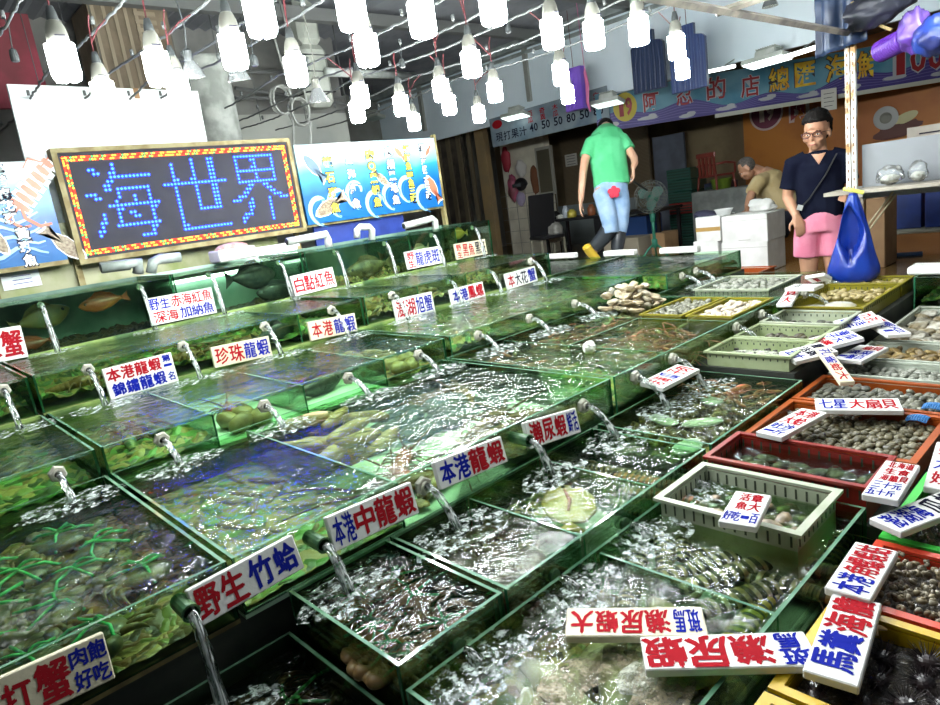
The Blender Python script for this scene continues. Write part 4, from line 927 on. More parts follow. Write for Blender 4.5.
def prawn(label, m, s, group):
    mb = MB(); pts = []; rr = []
    for k in range(9):
        t = k/8; a = 1.9*t; pts.append((s*(.55-1.0*t*math.cos(a*.45)), s*.28*math.sin(a), s*.10)); rr.append(s*(.03,.085,.105,.10,.09,.078,.062,.04,.05)[k])
    mb.tube(pts, rr, 7, flat=.9)
    for q in (-1, 1): mb.tube(arc((s*.55,0,s*.12),(s*.9,q*s*.15,s*.25),(s*1.2,q*s*.4,s*.12),5), s*.012, 4)
    for k in range(4): mb.tube([(s*(.35-.14*k),s*.03,s*.1),(s*(.40-.16*k),-s*.14,s*.02)], s*.016, 4)
    return Kind(tag(mb.build('prawn', m, smooth=True), label, 'prawn', group))
def put_all(kinds, pts, z, zj=0., tilt=.3, sj=.15, flat=True):
    for i, (x, y) in enumerate(pts):
        k = kinds[i % len(kinds)] if len(kinds) < 4 else random.choice(kinds)
        k.put((x, y, z+random.uniform(0, zj)), (random.uniform(-tilt,tilt), random.uniform(-tilt,tilt), random.uniform(0,6.283)), 1+random.uniform(-sj,sj))
rnd = random.uniform
# ---- top tier fish
f = fish('orange red fish swimming in the tank below the LED board', wet('orange_fish', (.30,.06,.015), (.36,.12,.03), 12), .28, .10, .05); f.put(PX(103,302,Y=4.62), (0,R(4),R(176)))
f = fish('blurred yellowish fish at the left end of the top tank', wet('yellow_fish', (.20,.14,.03), (.10,.11,.04), 8), .34, .14, .06); f.put(PX(42,318,Y=4.75), (0,R(-8),R(10)))
f = fish('small red fish low in the left end of the top tank', wet('red_fish', (.25,.05,.015), (.15,.04,.015), 9), .24, .08, .05); f.put(PX(30,345,Y=4.55), (0,R(5),R(170)))
gm = wet('grouper_dark', (.018,.024,.024), (.055,.055,.045), 22)
f = fish('big dark grouper in front of the bright back of the tank', gm, .40, .18, .09); f.put(PX(252,277,Y=4.66), (0,R(3),R(8)))
f = fish('second dark grouper near the tank bottom beside the white sign', gm, .36, .13, .08); f.put(PX(278,291,Y=4.60), (0,R(-3),R(186)))
bm_ = wet('grouper_brown', (.06,.045,.02), (.15,.12,.05), 20)
f = fish('brown mottled grouper below the fish menu board', bm_, .42, .16, .09); f.put(PX(368,268,Y=4.62), (0,R(4),R(172)))
f = fish('second brown grouper behind, under the U bend pipe', bm_, .36, .15, .08); f.put(PX(395,252,Y=4.85), (0,R(-6),R(5)))
f = fish('small yellow fish at the far end of the top tank', wet('gold_fish', (.50,.36,.05), (.34,.26,.06), 10), .16, .09, .04); f.put(PX(459,234,Y=4.6), (0,0,R(160)))
f = fish('pale tan fish high in the far end tank', wet('tan_fish', (.36,.33,.20), (.25,.22,.14), 10), .26, .12, .06); f.put(PX(420,252,Y=4.7), (0,R(10),R(190)))
# ---- second tier
lob_b = wet('lobster_brown', (.16,.085,.025), (.34,.20,.06), 26); lob_g = wet('lobster_green', (.06,.13,.06), (.22,.26,.08), 22); lob_r = wet('lobster_red', (.34,.08,.03), (.48,.18,.06), 24)
kg = lobster('green and brown spiny lobster lying in the second tier tank', lob_g, 'second tier lobsters'); kb = lobster('brown spiny lobster lying in the second tier tank', lob_b, 'second tier brown lobsters')
for i, (x, y) in enumerate(((.68,3.72),(.95,3.9),(1.2,3.70),(1.5,3.95),(1.62,3.68),(2.05,3.75))): (kg if i % 2 else kb).put((x,y,.74), (0,0,rnd(-.3,.3)+(3.14 if x > 1.3 else 0)), .9)
kc = crab('brown crab in the far second tier tank', strap=False, group='far second tier crabs')
for x, y in ((2.5,3.7),(2.9,3.75),(3.1,3.95),(3.5,3.7),(3.8,3.8)): kc.put((x,y,.735), (0,0,rnd(0,6)), 1.2)
kf = fish('dark fish resting in the second tier tank behind a jet', gm, .3, .12, .06); kf.put((1.74,3.66,.77), (0,0,R(12)))
f = fish('pale bluish fish in the left second tier tank', wet('blue_fish', (.10,.16,.20), (.22,.28,.28), 10), .3, .10, .06, 'x'); f.put((.2,3.9,.78), (0,0,R(20))); f.root['group'] = ''
# ---- third tier
ka = lens('abalone', 'flat dark green abalone in the left third tier tank', 'abalone', wet('abalone', (.10,.10,.05), (.20,.19,.09), 18), .085, .062, .028, 'left third tier abalones', 16)
for x, y in ((-.15,3.0),(.12,2.85),(.28,3.15),(-.4,2.9),(.0,3.3)): ka.put((x,y,.585), (rnd(-.1,.1),rnd(-.1,.1),rnd(0,6)))
kl = lobster('greenish lobster in the first bay of the third tier', lob_g, 'third tier green lobsters')
for x, y, a in ((.66,2.88,80),(.78,3.02,100),(.70,3.2,-95)): kl.put((x,y,.59), (0,0,R(a)), .72)
kf = fish('dark fish lying still on the pale tank bottom, third tier', gm, .34, .10, .09); kf.put((1.52,2.86,.60), (0,0,R(14)))
kl2 = lobster('reddish lobster on the pale bottom of the third tier', lob_r, 'third tier red lobsters')
for x, y, a in ((1.12,2.95,85),(1.55,3.0,95)): kl2.put((x,y,.57), (0,0,R(a)), .75)
kw = lens('whelk', 'yellowish whelk in the bay behind the nut spouts', 'whelk', wet('whelk', (.34,.26,.10), (.20,.15,.06), 16), .062, .048, .040, 'third tier whelks', 14, pt=.25)
for x, y in scatter(1.79,2.12,2.64,3.4,.115): kw.put((x,y,.592), (rnd(-.3,.3),rnd(-.3,.3),rnd(0,6)), rnd(.8,1.1))
for x, y in scatter(.95,1.28,2.64,2.85,.12): kw.put((x,y,.592), (rnd(-.3,.3),rnd(-.3,.3),rnd(0,6)), rnd(.8,1.1), 'olive whelk low in the second bay of the third tier', 'third tier bay whelks')
kc2 = crab('brown crab under the churning water of the third tier', strap=False, group='third tier far crabs')
for x, y in ((2.5,2.85),(2.75,3.2),(3.05,2.9),(3.4,3.1),(3.8,2.85)): kc2.put((x,y,.59), (0,0,rnd(0,6)), 1.1)
# ---- fourth tier
kc = crab('crab tied with green string in the wide left tank', wet and None, group='left tank crabs') if False else crab('crab tied with green string in the wide left tank', shell=wet('mud_crab', (.09,.095,.06), (.22,.17,.07), 26), group='left tank crabs')
for x, y in scatter(-.3,.46,1.6,2.5,.185,.18): kc.put((x,y,.475), (rnd(-.08,.08),rnd(-.08,.08),rnd(0,6)), rnd(1.0,1.2))
ks = [slug('sea_cucumber', 'tan tube shaped clam in the heap beside the divider', 'shellfish', wet('tube_clam', (.55,.42,.22), (.36,.24,.10), 14), .21, .030, 'tan heap by the divider', .25, i) for i in (1,3)]
for i, (x, y) in enumerate(((1.06,2.46),(1.10,2.36),(1.2,2.5),(1.22,2.38),(1.14,2.28),(1.30,2.45),(1.33,2.32),(1.10,2.18),(1.24,2.22),(1.36,2.2),(1.42,2.4),(1.2,2.12))): ks[i % 2].put((x+.05,y,.445+.04*(i % 3)), (0,rnd(-.1,.1),R(rnd(-60,40))), rnd(.9,1.15))
kb2 = slug('bamboo_clam', 'brown bamboo clam lying in the reflecting tank', 'shellfish', wet('bamboo_clam', (.28,.22,.10), (.16,.13,.06), 20), .16, .014, 'bamboo clams', .05)
for x, y in scatter(.54,1.0,1.6,2.5,.13,.3): kb2.put((x,y,.445), (0,0,rnd(0,3)), rnd(.9,1.1))
da = lens('abalone', 'large dark blue abalone on the pale bottom of the lobster tank', 'abalone', wet('abalone_blue', (.035,.06,.08), (.10,.13,.12), 16), .11, .08, .032, 'lobster tank abalones', 18)
for x, y, s in ((1.62,2.32,1.2),(1.85,2.3,1.2),(1.72,2.12,1.1),(1.55,2.12,1.1),(1.95,2.1,.9),(1.48,2.3,.8)): da.put((x,y,.478), (rnd(-.1,.1),rnd(-.1,.1),rnd(0,6)), s)
kl = lobster('brown lobster with long antennae on the pale tank bottom', lob_b, 'lobster tank lobsters')
for x, y, a in ((1.30,1.68,20),(1.18,1.75,160),(1.62,1.78,200),(1.9,1.75,120),(2.0,2.35,70),(1.86,2.45,200),(1.75,1.92,10)): kl.put((x,y,.445), (0,0,R(a)), rnd(.95,1.1))
kl3 = lobster('reddish brown lobster crawling at the front of the reflecting tank', lob_r, 'front reddish lobsters')
for x, y, a in ((1.22,1.80,80),(1.30,1.92,40)): kl3.put((x,y,.447), (0,0,R(a)), .8)
pr = wet('prawn_red', (.36,.09,.035), (.52,.22,.10), 40); prg = wet('prawn_green', (.16,.20,.06), (.30,.28,.10), 40)
kp = [prawn('reddish prawn among many in the wide right tank', pr, .105, 'red prawns'), prawn('reddish prawn among many in the wide right tank', wet('prawn_pale', (.45,.24,.13), (.34,.12,.06), 40), .11, 'red prawns'), prawn('greenish prawn among the red ones in the right tank', prg, .105, 'green prawns')]
put_all(kp, scatter(2.6,3.15,1.58,2.5,.068,.35), .50, .06, .4)
put_all(kp, scatter(2.16,2.54,2.16,2.52,.075,.35), .495, .05, .4)
mb = MB(); mb.ell((0,0,0),(.035,.03,.03),10,7,fn=lambda d: 1+.35*noise.noise(d*3))
tag(mb.build('foam_lump', M['styro'], loc=PX(589,347,Z=.612)), 'white foam lump floating on the prawn tank', 'foam')
# ---- fifth tier
kc = crab('brown crab strapped in green in the small front tank', shell=wet('brown_crab', (.24,.14,.05), (.36,.22,.08), 30), group='front tank crabs')
for x, y in ((.70,1.14),(.83,1.16),(.72,1.30),(.86,1.32),(.76,1.45),(.70,1.22),(.88,1.44)): kc.put((x,y,.345), (rnd(-.08,.08),rnd(-.08,.08),rnd(0,6)), rnd(.78,.92))
kd = crab('dark crab barely visible in the dark bay of the front tank', shell=wet('dark_crab', (.06,.035,.02), (.12,.07,.03), 30), strap=False, group='dark bay crabs')
for x, y in ((1.03,1.15),(1.18,1.2),(1.05,1.35),(1.2,1.42),(1.12,1.27)): kd.put((x,y,.34), (0,0,rnd(0,6)), .95)
stripe = pm('mantis_stripe', (.36,.30,.13), .3, c2=(.06,.055,.03), scale=16.2, wave='X', thr=(.42,.58), coat=.3)
stripe_r = pm('mantis_stripe_red', (.50,.20,.08), .3, c2=(.20,.14,.10), scale=16.2, wave='X', thr=(.42,.58), coat=.3)
stripe_y = pm('mantis_stripe_yellow', (.46,.38,.05), .3, c2=(.03,.035,.02), scale=16.2, wave='X', thr=(.45,.55), coat=.3)
km = mantis('grey striped mantis shrimp in the far bay of the front tank', stripe, 'front bay mantis shrimps'); kmr = mantis('orange banded mantis shrimp by the front tank corner', stripe_r, 'orange mantis shrimps')
for x, y, a in ((1.68,1.12,100),(1.76,1.2,95)): kmr.put((x,y,.36), (0,0,R(a)), 1.1)
for x, y, a in ((1.86,1.14,98),(1.70,1.36,100),(1.78,1.4,110),(1.87,1.4,95),(1.66,1.25,80),(1.38,1.46,20),(1.5,1.45,170)): km.put((x,y,.31), (0,0,R(a)), 1.1)
mb = MB(); P = 30
mb.ell((0,0,0),(.10,.075,.013),28,8,fn=lambda d: 1+.03*math.sin(9*math.atan2(d.y,d.x)))
mb.prism([(-.09,.0),(-.135,.04),(-.128,0),(-.135,-.04)], -.004, .004)
yf = tag(mb.build('flat_fish', wet('yellow_flatfish', (.40,.30,.008), (.28,.23,.015), 14), smooth=R(50)), 'round yellow flat fish with a red line in the front tank', 'fish')
mb = MB(); mb.tube([(.055,.01,.012),(.0,-.002,.0135),(-.05,.004,.012)], [.004,.006,.004], 6); mb.build('side_line', wet('fish_line_red', (.36,.05,.02)), yf, True)
for s in (-1,1):
    mb = MB(); mb.ell((.075,s*.014,.011),(.006,.006,.005),8,6); mb.build('eye', M['black'], yf, True)
yf.scale = (1.15,1.15,1); yf.location = (1.45,1.27,.405); yf.rotation_euler = (R(6),R(-5),R(40))
f = fish('green grey fish in the bay with the yellow flat fish', wet('greygreen_fish', (.20,.24,.12), (.10,.12,.07), 14), .2, .07, .05); f.put((1.35,1.4,.335), (0,0,R(150)))
sn = [snail('speckled brown snail in the heap of the front right tank', wet('turban', (.14,.10,.03), (.36,.27,.08), 60), .030, 'speckled snail heap', 'turban_snail'), snail('speckled brown snail in the heap of the front right tank', wet('turban_dark', (.07,.055,.025), (.25,.18,.05), 60), .032, 'speckled snail heap', 'turban_snail')]
for k in range(2): put_all(sn, scatter(2.02,2.72,1.10,1.50,.058,.3), .335+.03*k, .02, 1.2, .2)
oc = slug('sea_cucumber', 'bright orange red sea cucumber on the brown snails', 'shellfish', wet('orange_cucumber', (.42,.07,.02), (.50,.18,.06), 20), .17, .030, None, .2); oc.put(PX(740,396,Z=.395), (0,0,R(-8)), .8)
wl = lens('cuttlefish', 'pale flat cuttlefish on the snails in the front right tank', 'cuttlefish', wet('cuttle_pale', (.60,.68,.58), (.42,.50,.42), 10), .085, .05, .012, 'pale cuttlefish', 16, pt=.2)
for px, py in ((662,420),(702,422),(690,447),(715,400)): wl.put(PX(px,py,Z=.40), (rnd(-.1,.1),rnd(-.1,.1),rnd(0,6)))
rp = [prawn('orange prawn in the upper end of the front right tank', pr, .08, 'orange prawns')]; put_all(rp, scatter(2.45,2.74,1.1,1.5,.075,.35), .40, .02, .3)
# ---- front low tanks
km2 = mantis('yellow and black striped mantis shrimp in the low front tank', stripe_y, 'yellow mantis shrimps'); km3 = mantis('olive striped mantis shrimp in the low front tank', stripe, 'olive mantis shrimps')
for i, (x, y) in enumerate([q for q in scatter(1.31,1.84,.58,1.03,.122,.25) if not (q[0] > 1.40 and q[1] > .55 and False)]): (km2 if (i % 3 == 0 and y < .75) else km3).put((x,y,.268+.012*(i % 3)), (0,0,rnd(0,6)), rnd(1.3,1.55))
dk = lobster('dark lobster near the divider of the low front tank', wet('lobster_dark', (.03,.035,.03), (.08,.08,.06), 20), None); dk.put((1.62,.74,.285), (0,0,R(150)), .45)
kg2 = [slug('geoduck', 'pale tan clam trunk under the foam in the low front tank', 'shellfish', wet('geoduck', (.50,.42,.28), (.34,.26,.15), 9), .24, .035, 'trunk clams under foam', .35, i) for i in (1,2)]
for i, (x, y, a) in enumerate(((.82,.68,20),(.92,.74,60),(1.05,.68,-20),(.86,.84,100),(1.02,.84,20),(1.15,.74,70),(.78,.80,70),(.80,.72,-20))): kg2[i % 2].put((x,y,.27+.03*(i % 2)), (0,0,R(a)), rnd(.95,1.15))
gf = fish('olive fish under the worn sign in the low front tank', wet('greygreen_fish', (.20,.24,.12)), .18, .06, .04); gf.put((1.22,.86,.31), (0,0,R(30)))
kc = crab('dark crab with a green strap in the low left corner tank', shell=wet('dark_crab', (.06,.035,.02)), group='corner tank crabs')
for x, y in ((.30,1.35),(.47,1.12),(.36,1.0),(.5,.85),(.5,1.38)): kc.put((x,y,.215), (0,0,rnd(0,6)), 1.1)
# floating froth
def froth(name, label, cx, cy, z, rx, ry, m, hole=0., th=.006):
    mb = MB(); n, k = 44, 9; vs = []; fs = []
    for j in range(k+1):
        q = hole+(1-hole)*j/k
        for i in range(n):
            a = 2*math.pi*i/n; e = 1+.22*noise.noise(Vector((math.cos(a)*1.7+cx*9, math.sin(a)*1.7, cy*9)))
            hgt = th*math.sin(math.pi*min(1,max(0,(j+.3)/(k+.6))))**.6*(1+.4*noise.noise(Vector((q*5*math.cos(a)+cx,q*5*math.sin(a),3))))
            vs.append((rx*q*e*math.cos(a), ry*q*e*math.sin(a), hgt+.0008))
    for j in range(k):
        for i in range(n): fs.append((j*n+i, j*n+(i+1) % n, (j+1)*n+(i+1) % n, (j+1)*n+i))
    mb.add(vs, fs); o = mb.build(name, m, smooth=True, loc=(cx,cy,z)); return tag(o, label, 'foam', kind='stuff')
froth('water_foam', 'wide ring of tan foam over the low front tank', .86, .72, .380, .20, .15, M['foam_tan'], .30, .006)
froth('water_foam', 'pale foam patch inside the tan ring', .95, .70, .380, .055, .045, M['foam_pale'], 0, .012)
froth('water_foam', 'grey bubbly foam spreading under the front tank spout', 1.08, .92, .380, .20, .12, M['foam_grey'], 0, .004)
froth('water_foam', 'grey foam to the left of the biggest sign', 1.0, .62, .380, .12, .07, M['foam_grey'], 0, .004)
froth('water_foam', 'crescent of grey foam below the jet in the corner tank', .40, 1.36, .302, .075, .05, M['foam_grey'], 0, .005)
froth('water_foam', 'grey foam in the back corner of the strapped crab tank', .76, 1.40, .440, .10, .08, M['foam_grey'], 0, .004)
froth('water_foam', 'speckled foam at the front of the wide left crab tank', .05, 1.76, .588, .25, .13, M['foam_grey'], 0, .003)
# ------------------------------------------------------------------ crates and trays with shellfish
def crate(name, label, cat, x0, x1, y0, y1, zr, h, m, group=None, flare=.0, lip=.016, slots=True, rimm=None, ang=0.):
    cx, cy = (x0+x1)/2, (y0+y1)/2; a, b = (x1-x0)/2, (y1-y0)/2; T = .006
    t = thing(name, label, cat, (cx, cy, zr-h), (0,0,ang), group)
    mb = MB(); mb.box(-a, a, -b, b, 0, .006)
    for s in (-1, 1):
        mb.box(s*a-(T if s > 0 else 0), s*a+(T if s < 0 else 0), -b, b, .006, h-.008)
        mb.box(-a+T, a-T, s*b-(T if s > 0 else 0), s*b+(T if s < 0 else 0), .006, h-.008)
    if slots:
        n = max(4, int(2*b/.030))
        for i in range(n):
            y = -b+(i+.5)*2*b/n
            for s in (-1, 1): mb.box(s*a-.0012, s*a+.0012, y-.0028, y+.0028, max(h*.62,h-.045), h-.014, 1) if s < 0 else mb.box(s*a-T-.0012, s*a+.0012, y-.0028, y+.0028, max(h*.62,h-.045), h-.014, 1)
        n = max(4, int(2*a/.030))
        for i in range(n):
            x = -a+(i+.5)*2*a/n
            for s in (-1, 1): mb.box(x-.0028, x+.0028, s*b-T-.0012 if s > 0 else s*b-.0012, s*b+.0012 if s > 0 else s*b+T+.0012, max(h*.62,h-.045), h-.014, 1)
    mb.build('body', [m, C('slot_shade', (.05,.06,.04), .6)], t)
    mb = MB(); rr = .007
    c = [(-a,-b),(a,-b),(a,b),(-a,b)]
    P = [Vector((x, y, h-.004)) for x, y in c]
    for i in range(4):
        q0, q1 = P[i], P[(i+1) % 4]; d = (q1-q0).normalized(); nn = Vector((d.y,-d.x,0))
        O0, O1, I1, I0 = q0-d*lip+nn*lip, q1+d*lip+nn*lip, q1-d*rr*.8-nn*rr*.8, q0+d*rr*.8-nn*rr*.8; uz = Vector((0,0,.009))
        mb.add([O0, O1, I1, I0, O0+uz, O1+uz, I1+uz, I0+uz],
               [(0,3,2,1),(4,5,6,7),(0,1,5,4),(1,2,6,5),(2,3,7,6),(3,0,4,7)])
    mb.build('rim', rimm or m, t)
    return t
def pl(n, c, c2=None): return C(n, c, .38, c2=c2 or tuple(q*.6 for q in c), scale=9, thr=(.5,.85))
P_WHITE = pl('crate_white', (.44,.48,.36), (.28,.32,.19)); P_RED = pl('crate_red', (.24,.016,.010)); P_OR = pl('crate_orange', (.38,.075,.008)); P_GRN = pl('crate_palegreen', (.36,.42,.24), (.20,.26,.10))
P_YEL = pl('crate_yellow', (.25,.215,.012), (.16,.15,.012)); P_YELB = pl('crate_bright_yellow', (.58,.38,.008)); P_GB = pl('crate_bright_green', (.05,.55,.06)); P_GREY = pl('crate_grey', (.50,.55,.46), (.36,.40,.30)); P_RB = pl('tray_red_rim', (.62,.05,.02))
crate('basket', 'white slotted basket standing in the low shrimp tank', 'basket', 1.575, 1.845, .63, 1.02, .432, .165, P_WHITE, rimm=P_WHITE)
crate('basket', 'red crate with dark shells behind the white basket', 'crate', 1.885, 2.115, .565, 1.03, .445, .11, P_RED, lip=.012)
crate('basket', 'orange crate heaped with small olive clams', 'crate', 2.165, 2.575, .525, 1.03, .42, .085, P_OR, slots=False)
crate('basket', 'second orange crate, with grey clams and blue netting', 'crate', 2.62, 2.93, .525, 1.03, .42, .085, P_OR, slots=False)
crate('basket', 'shallow grey tray of whitish clams behind the orange crates', 'tray', 2.985, 3.22, .535, 1.03, .42, .085, P_GREY, slots=False, lip=.008)
crate('basket', 'shallow grey tray of brown mussels', 'tray', 3.26, 3.56, .535, 1.03, .42, .085, P_GREY, slots=False, lip=.008)
crate('basket', 'shallow grey tray of big rough oysters near the right edge', 'tray', 3.60, 4.40, .535, 1.03, .42, .085, P_GREY, slots=False, lip=.008)
crate('basket', 'nearest pale green basket with black snails and froth', 'basket', 2.80, 3.06, 1.13, 1.50, .535, .065, P_GRN, lip=.012)
crate('basket', 'second pale green basket, nearly empty and dark inside', 'basket', 3.10, 3.36, 1.13, 1.50, .535, .065, P_GRN, lip=.012)
crate('basket', 'whitish slotted basket just in front of the yellow crate', 'basket', 3.40, 3.69, 1.13, 1.50, .54, .07, P_WHITE, lip=.012)
crate('basket', 'olive yellow crate with white scallops at its front', 'crate', 3.745, 4.42, 1.135, 1.535, .55, .08, P_YEL, lip=.012)
crate('basket', 'olive yellow crate of brown shells below the blue bag', 'crate', 4.45, 4.69, 1.135, 1.535, .55, .08, P_YEL, lip=.012)
crate('basket', 'yellow tray of grey clams beside the oyster heap', 'tray', 3.235, 3.72, 1.87, 2.12, .602, .157, P_YEL, lip=.010, slots=False)
crate('basket', 'yellow tray of pale clams nearest the tank front', 'tray', 3.235, 3.72, 1.585, 1.83, .602, .157, P_YEL, lip=.010, slots=False)
crate('basket', 'pale tray of shellfish set in the far square tank', 'tray', 4.0, 4.5, 1.72, 2.20, .600, .155, P_WHITE, lip=.010)
crate('basket', 'green rimmed tray of snails at the right edge behind the red rimmed one', 'tray', 1.71, 2.12, -.08, .465, .405, .10, P_GB, slots=False)
crate('basket', 'red rimmed tray heaped with small brown snails', 'tray', 1.405, 1.665, -.08, .465, .405, .10, P_RB, slots=False)
crate('basket', 'yellow rimmed tray of black urchins with a pale starfish', 'tray', 1.06, 1.36, -.08, .465, .405, .10, P_YELB, slots=False)
crate('basket', 'green tray of black urchins at the bottom edge under the biggest sign', 'tray', .70, 1.015, -.08, .465, .405, .10, P_GB, slots=False, rimm=P_YELB)
cl = [lens('olive_clam', 'small olive clam in the heap in the orange crate', 'clam', wet('clam_olive%d' % i, a, b, 70), .017, .0145, .0095, 'olive clams in the orange crate', 10, .03, .2, i) for i, (a, b) in enumerate((((.08,.066,.028),(.17,.15,.08)),((.045,.04,.02),(.11,.10,.05)),((.20,.185,.12),(.09,.08,.04))))]
put_all(cl, scatter(2.185,2.565,.545,1.02,.0265,.25), .385, .012, .5)
cl = [lens('grey_clam', 'grey clam in the second orange crate', 'clam', wet('clam_grey%d' % i, a, b, 60), .021, .017, .011, 'grey clams in the second orange crate', 10, .03, .2, i+4) for i, (a, b) in enumerate((((.12,.12,.085),(.23,.23,.17)),((.07,.075,.06),(.16,.16,.12))))]
put_all(cl, scatter(2.64,2.92,.545,1.02,.034,.25), .388, .012, .5)
cl = [lens('white_clam', 'whitish clam in the shallow grey tray', 'clam', wet('clam_white%d' % i, a, b, 50), .023, .018, .012, 'whitish clams in the grey tray', 10, .02, .2, i+7) for i, (a, b) in enumerate((((.34,.35,.29),(.17,.18,.14)),((.15,.165,.13),(.36,.36,.30))))]
put_all(cl, scatter(2.995,3.21,.545,1.02,.036,.25), .388, .012, .5)
ms = [lens('mussel', 'brown mussel in the shallow tray', 'mussel', wet('mussel%d' % i, a, b, 30), .018, .034, .012, 'brown mussels in the tray', 10, 0, .45, i+11) for i, (a, b) in enumerate((((.22,.15,.05),(.34,.25,.09)),((.13,.10,.05),(.26,.18,.07))))]
put_all(ms, scatter(3.27,3.55,.545,1.02,.042,.25), .390, .015, .5)
def oyster(label, s, group, seed, m):
    mb = MB(); o_ = Vector((seed*2.3,seed,1))
    mb.ell((0,0,0),(s,s*.72,s*.34),18,12,fn=lambda d: 1+.42*noise.noise(d*1.6+o_)+.16*noise.noise(d*5+o_)+.05*math.sin(d.z*26))
    return Kind(tag(mb.build('oyster', m, smooth=R(35)), label, 'oyster', group))
om = [wet('oyster_grey', (.34,.32,.25), (.16,.14,.10), 26, bump=.5), wet('oyster_brown', (.22,.17,.08), (.42,.38,.28), 22, bump=.5), wet('oyster_pale', (.55,.54,.46), (.26,.22,.14), 22, bump=.5)]
oy = [oyster('big rough grey brown oyster in the tray by the right edge', .050, 'big oysters in the tray', i, om[i]) for i in range(3)]
put_all(oy, scatter(3.63,4.38,.56,1.01,.084,.2), .378, .012, .4, .2)
oy = [oyster('pale brown oyster in the heap at the far corner of the prawn tank', .042, 'oyster heap', i+5, wet('oyster_tan%d' % i, a, b, 22, bump=.5)) for i, (a, b) in enumerate((((.46,.38,.24),(.30,.23,.13)),((.60,.55,.42),(.36,.28,.16)),((.36,.29,.17),(.52,.46,.32))))]
for k in range(7):
    f_ = k*.026; put_all(oy, scatter(3.23+f_*.9,3.72-f_*1.1,2.14+f_*.5,2.56-f_*.6,.074,.3), .475+.04*k, .012, .5, .2)
cl = [lens('grey_clam', 'grey clam in the yellow tray beside the oyster heap', 'clam', wet('clam_grey0', (.3,.3,.24)), .022, .018, .012, 'grey clams in the yellow tray', 10, .02, .2, 15)]; put_all(cl, scatter(3.25,3.71,1.885,2.11,.042,.25), .582, .01, .5)
cl = [lens('pale_clam', 'pale clam in the olive yellow tray at the tank front', 'clam', wet('clam_pale%d' % i, a, b, 50), .024, .019, .012, 'pale clams in the yellow tray', 10, .02, .2, 17+i) for i, (a, b) in enumerate((((.52,.44,.34),(.64,.58,.48)),((.40,.32,.22),(.56,.48,.36))))]; put_all(cl, scatter(3.25,3.71,1.60,1.82,.045,.25), .582, .012, .5)
cl = [lens('cockle', 'pale shell in the tray of the far square tank', 'clam', wet('clam_white0', (.58,.6,.54)), .030, .024, .013, 'pale shells in the far tray', 10, .02, .2, 20)]; put_all(cl, scatter(4.02,4.49,1.74,2.19,.062,.25), .578, .008, .4)
sc_ = lens('scallop', 'large white scallop shell at the front of the olive yellow crate', 'scallop', wet('scallop_white', (.72,.72,.64), (.60,.56,.42), 12), .085, .080, .024, 'white scallops', 22, .03)
for x, y in ((3.86,1.25),(3.88,1.42),(4.0,1.32)): sc_.put((x,y,.505), (rnd(-.1,.1),rnd(-.1,.1),rnd(0,6)), rnd(.85,1))
bs = [lens('brown_shell', 'brown shell in the back half of the olive yellow crate', 'clam', wet('clam_brown', (.28,.22,.08), (.40,.33,.15), 40), .028, .022, .014, 'brown shells in the olive crate', 10, .02, .2, 21)]; put_all(bs, scatter(4.10,4.41,1.15,1.52,.055,.25), .512, .012, .5)
bs = [lens('brown_shell', 'brown shell in the olive crate below the blue bag', 'clam', wet('clam_brown', (.28,.22,.08)), .030, .024, .016, 'brown shells below the blue bag', 10, .02, .2, 23)]; put_all(bs, scatter(4.46,4.68,1.15,1.52,.056,.25), .515, .015, .5)
sn = [snail('small brown snail in the red rimmed tray', wet('snail_%d' % i, a, b, 60), .0125, 'snails in the red rimmed tray') for i, (a, b) in enumerate((((.16,.12,.06),(.32,.27,.17)),((.10,.08,.05),(.24,.20,.13)),((.30,.27,.20),(.18,.14,.08))))]
put_all(sn, scatter(1.415,1.655,.12,.455,.0215,.25), .388, .012, 1.3)
sn = [snail('small dark snail in the green rimmed tray', wet('snail_1', (.10,.08,.05)), .013, 'snails in the green rimmed tray', 'whelk_snail'), snail('small dark snail in the green rimmed tray', wet('snail_0', (.16,.12,.06)), .013, 'snails in the green rimmed tray', 'whelk_snail')]
put_all(sn, scatter(1.72,2.11,.22,.455,.0255,.25), .388, .012, 1.3)
def urchin(label, group, s=.038):
    mb = MB(); mb.ell((0,0,0),(s*.55,s*.55,s*.42),14,9)
    for k in range(80):
        z = rnd(-.5,1); a = rnd(0,6.283); q = math.sqrt(max(0,1-z*z)); d = Vector((q*math.cos(a), q*math.sin(a), z)); mb.tube([d*s*.4, d*s*rnd(.9,1.15)], [.0012,.0003], 4, cap=False)
    return Kind(tag(mb.build('sea_urchin', wet('urchin_black', (.012,.010,.012), (.035,.02,.02), 30)), label, 'urchin', group))
ur = urchin('black spiny sea urchin in the yellow rimmed tray', 'urchins in the yellow rimmed tray'); put_all([ur], scatter(1.07,1.35,.08,.46,.068,.15), .378, .01, .6)
ur = urchin('black spiny sea urchin in the tray at the bottom edge', 'urchins in the bottom tray'); put_all([ur], scatter(.71,1.0,.10,.46,.072,.15), .378, .01, .6)
mb = MB()
for k in range(5): a = k*1.2566; mb.tube([(0,0,0),(.014*math.cos(a),.014*math.sin(a),.001),(.026*math.cos(a),.026*math.sin(a),-.001)], [.010,.007,.003], 7, flat=.6)
tag(mb.build('starfish', wet('starfish_tan', (.46,.30,.14), (.32,.20,.08)), loc=PX(872,627,Z=.418), smooth=True), 'small tan starfish on the black urchins', 'starfish')
bk = lens('mussel', 'dark shell in the red crate behind the white basket', 'mussel', wet('mussel_dark', (.035,.03,.022), (.12,.10,.05), 25), .026, .040, .018, 'dark shells in the red crate', 12, 0, .3, 30)
put_all([bk], scatter(1.90,2.10,.58,1.02,.058,.2), .372, .015, .6)
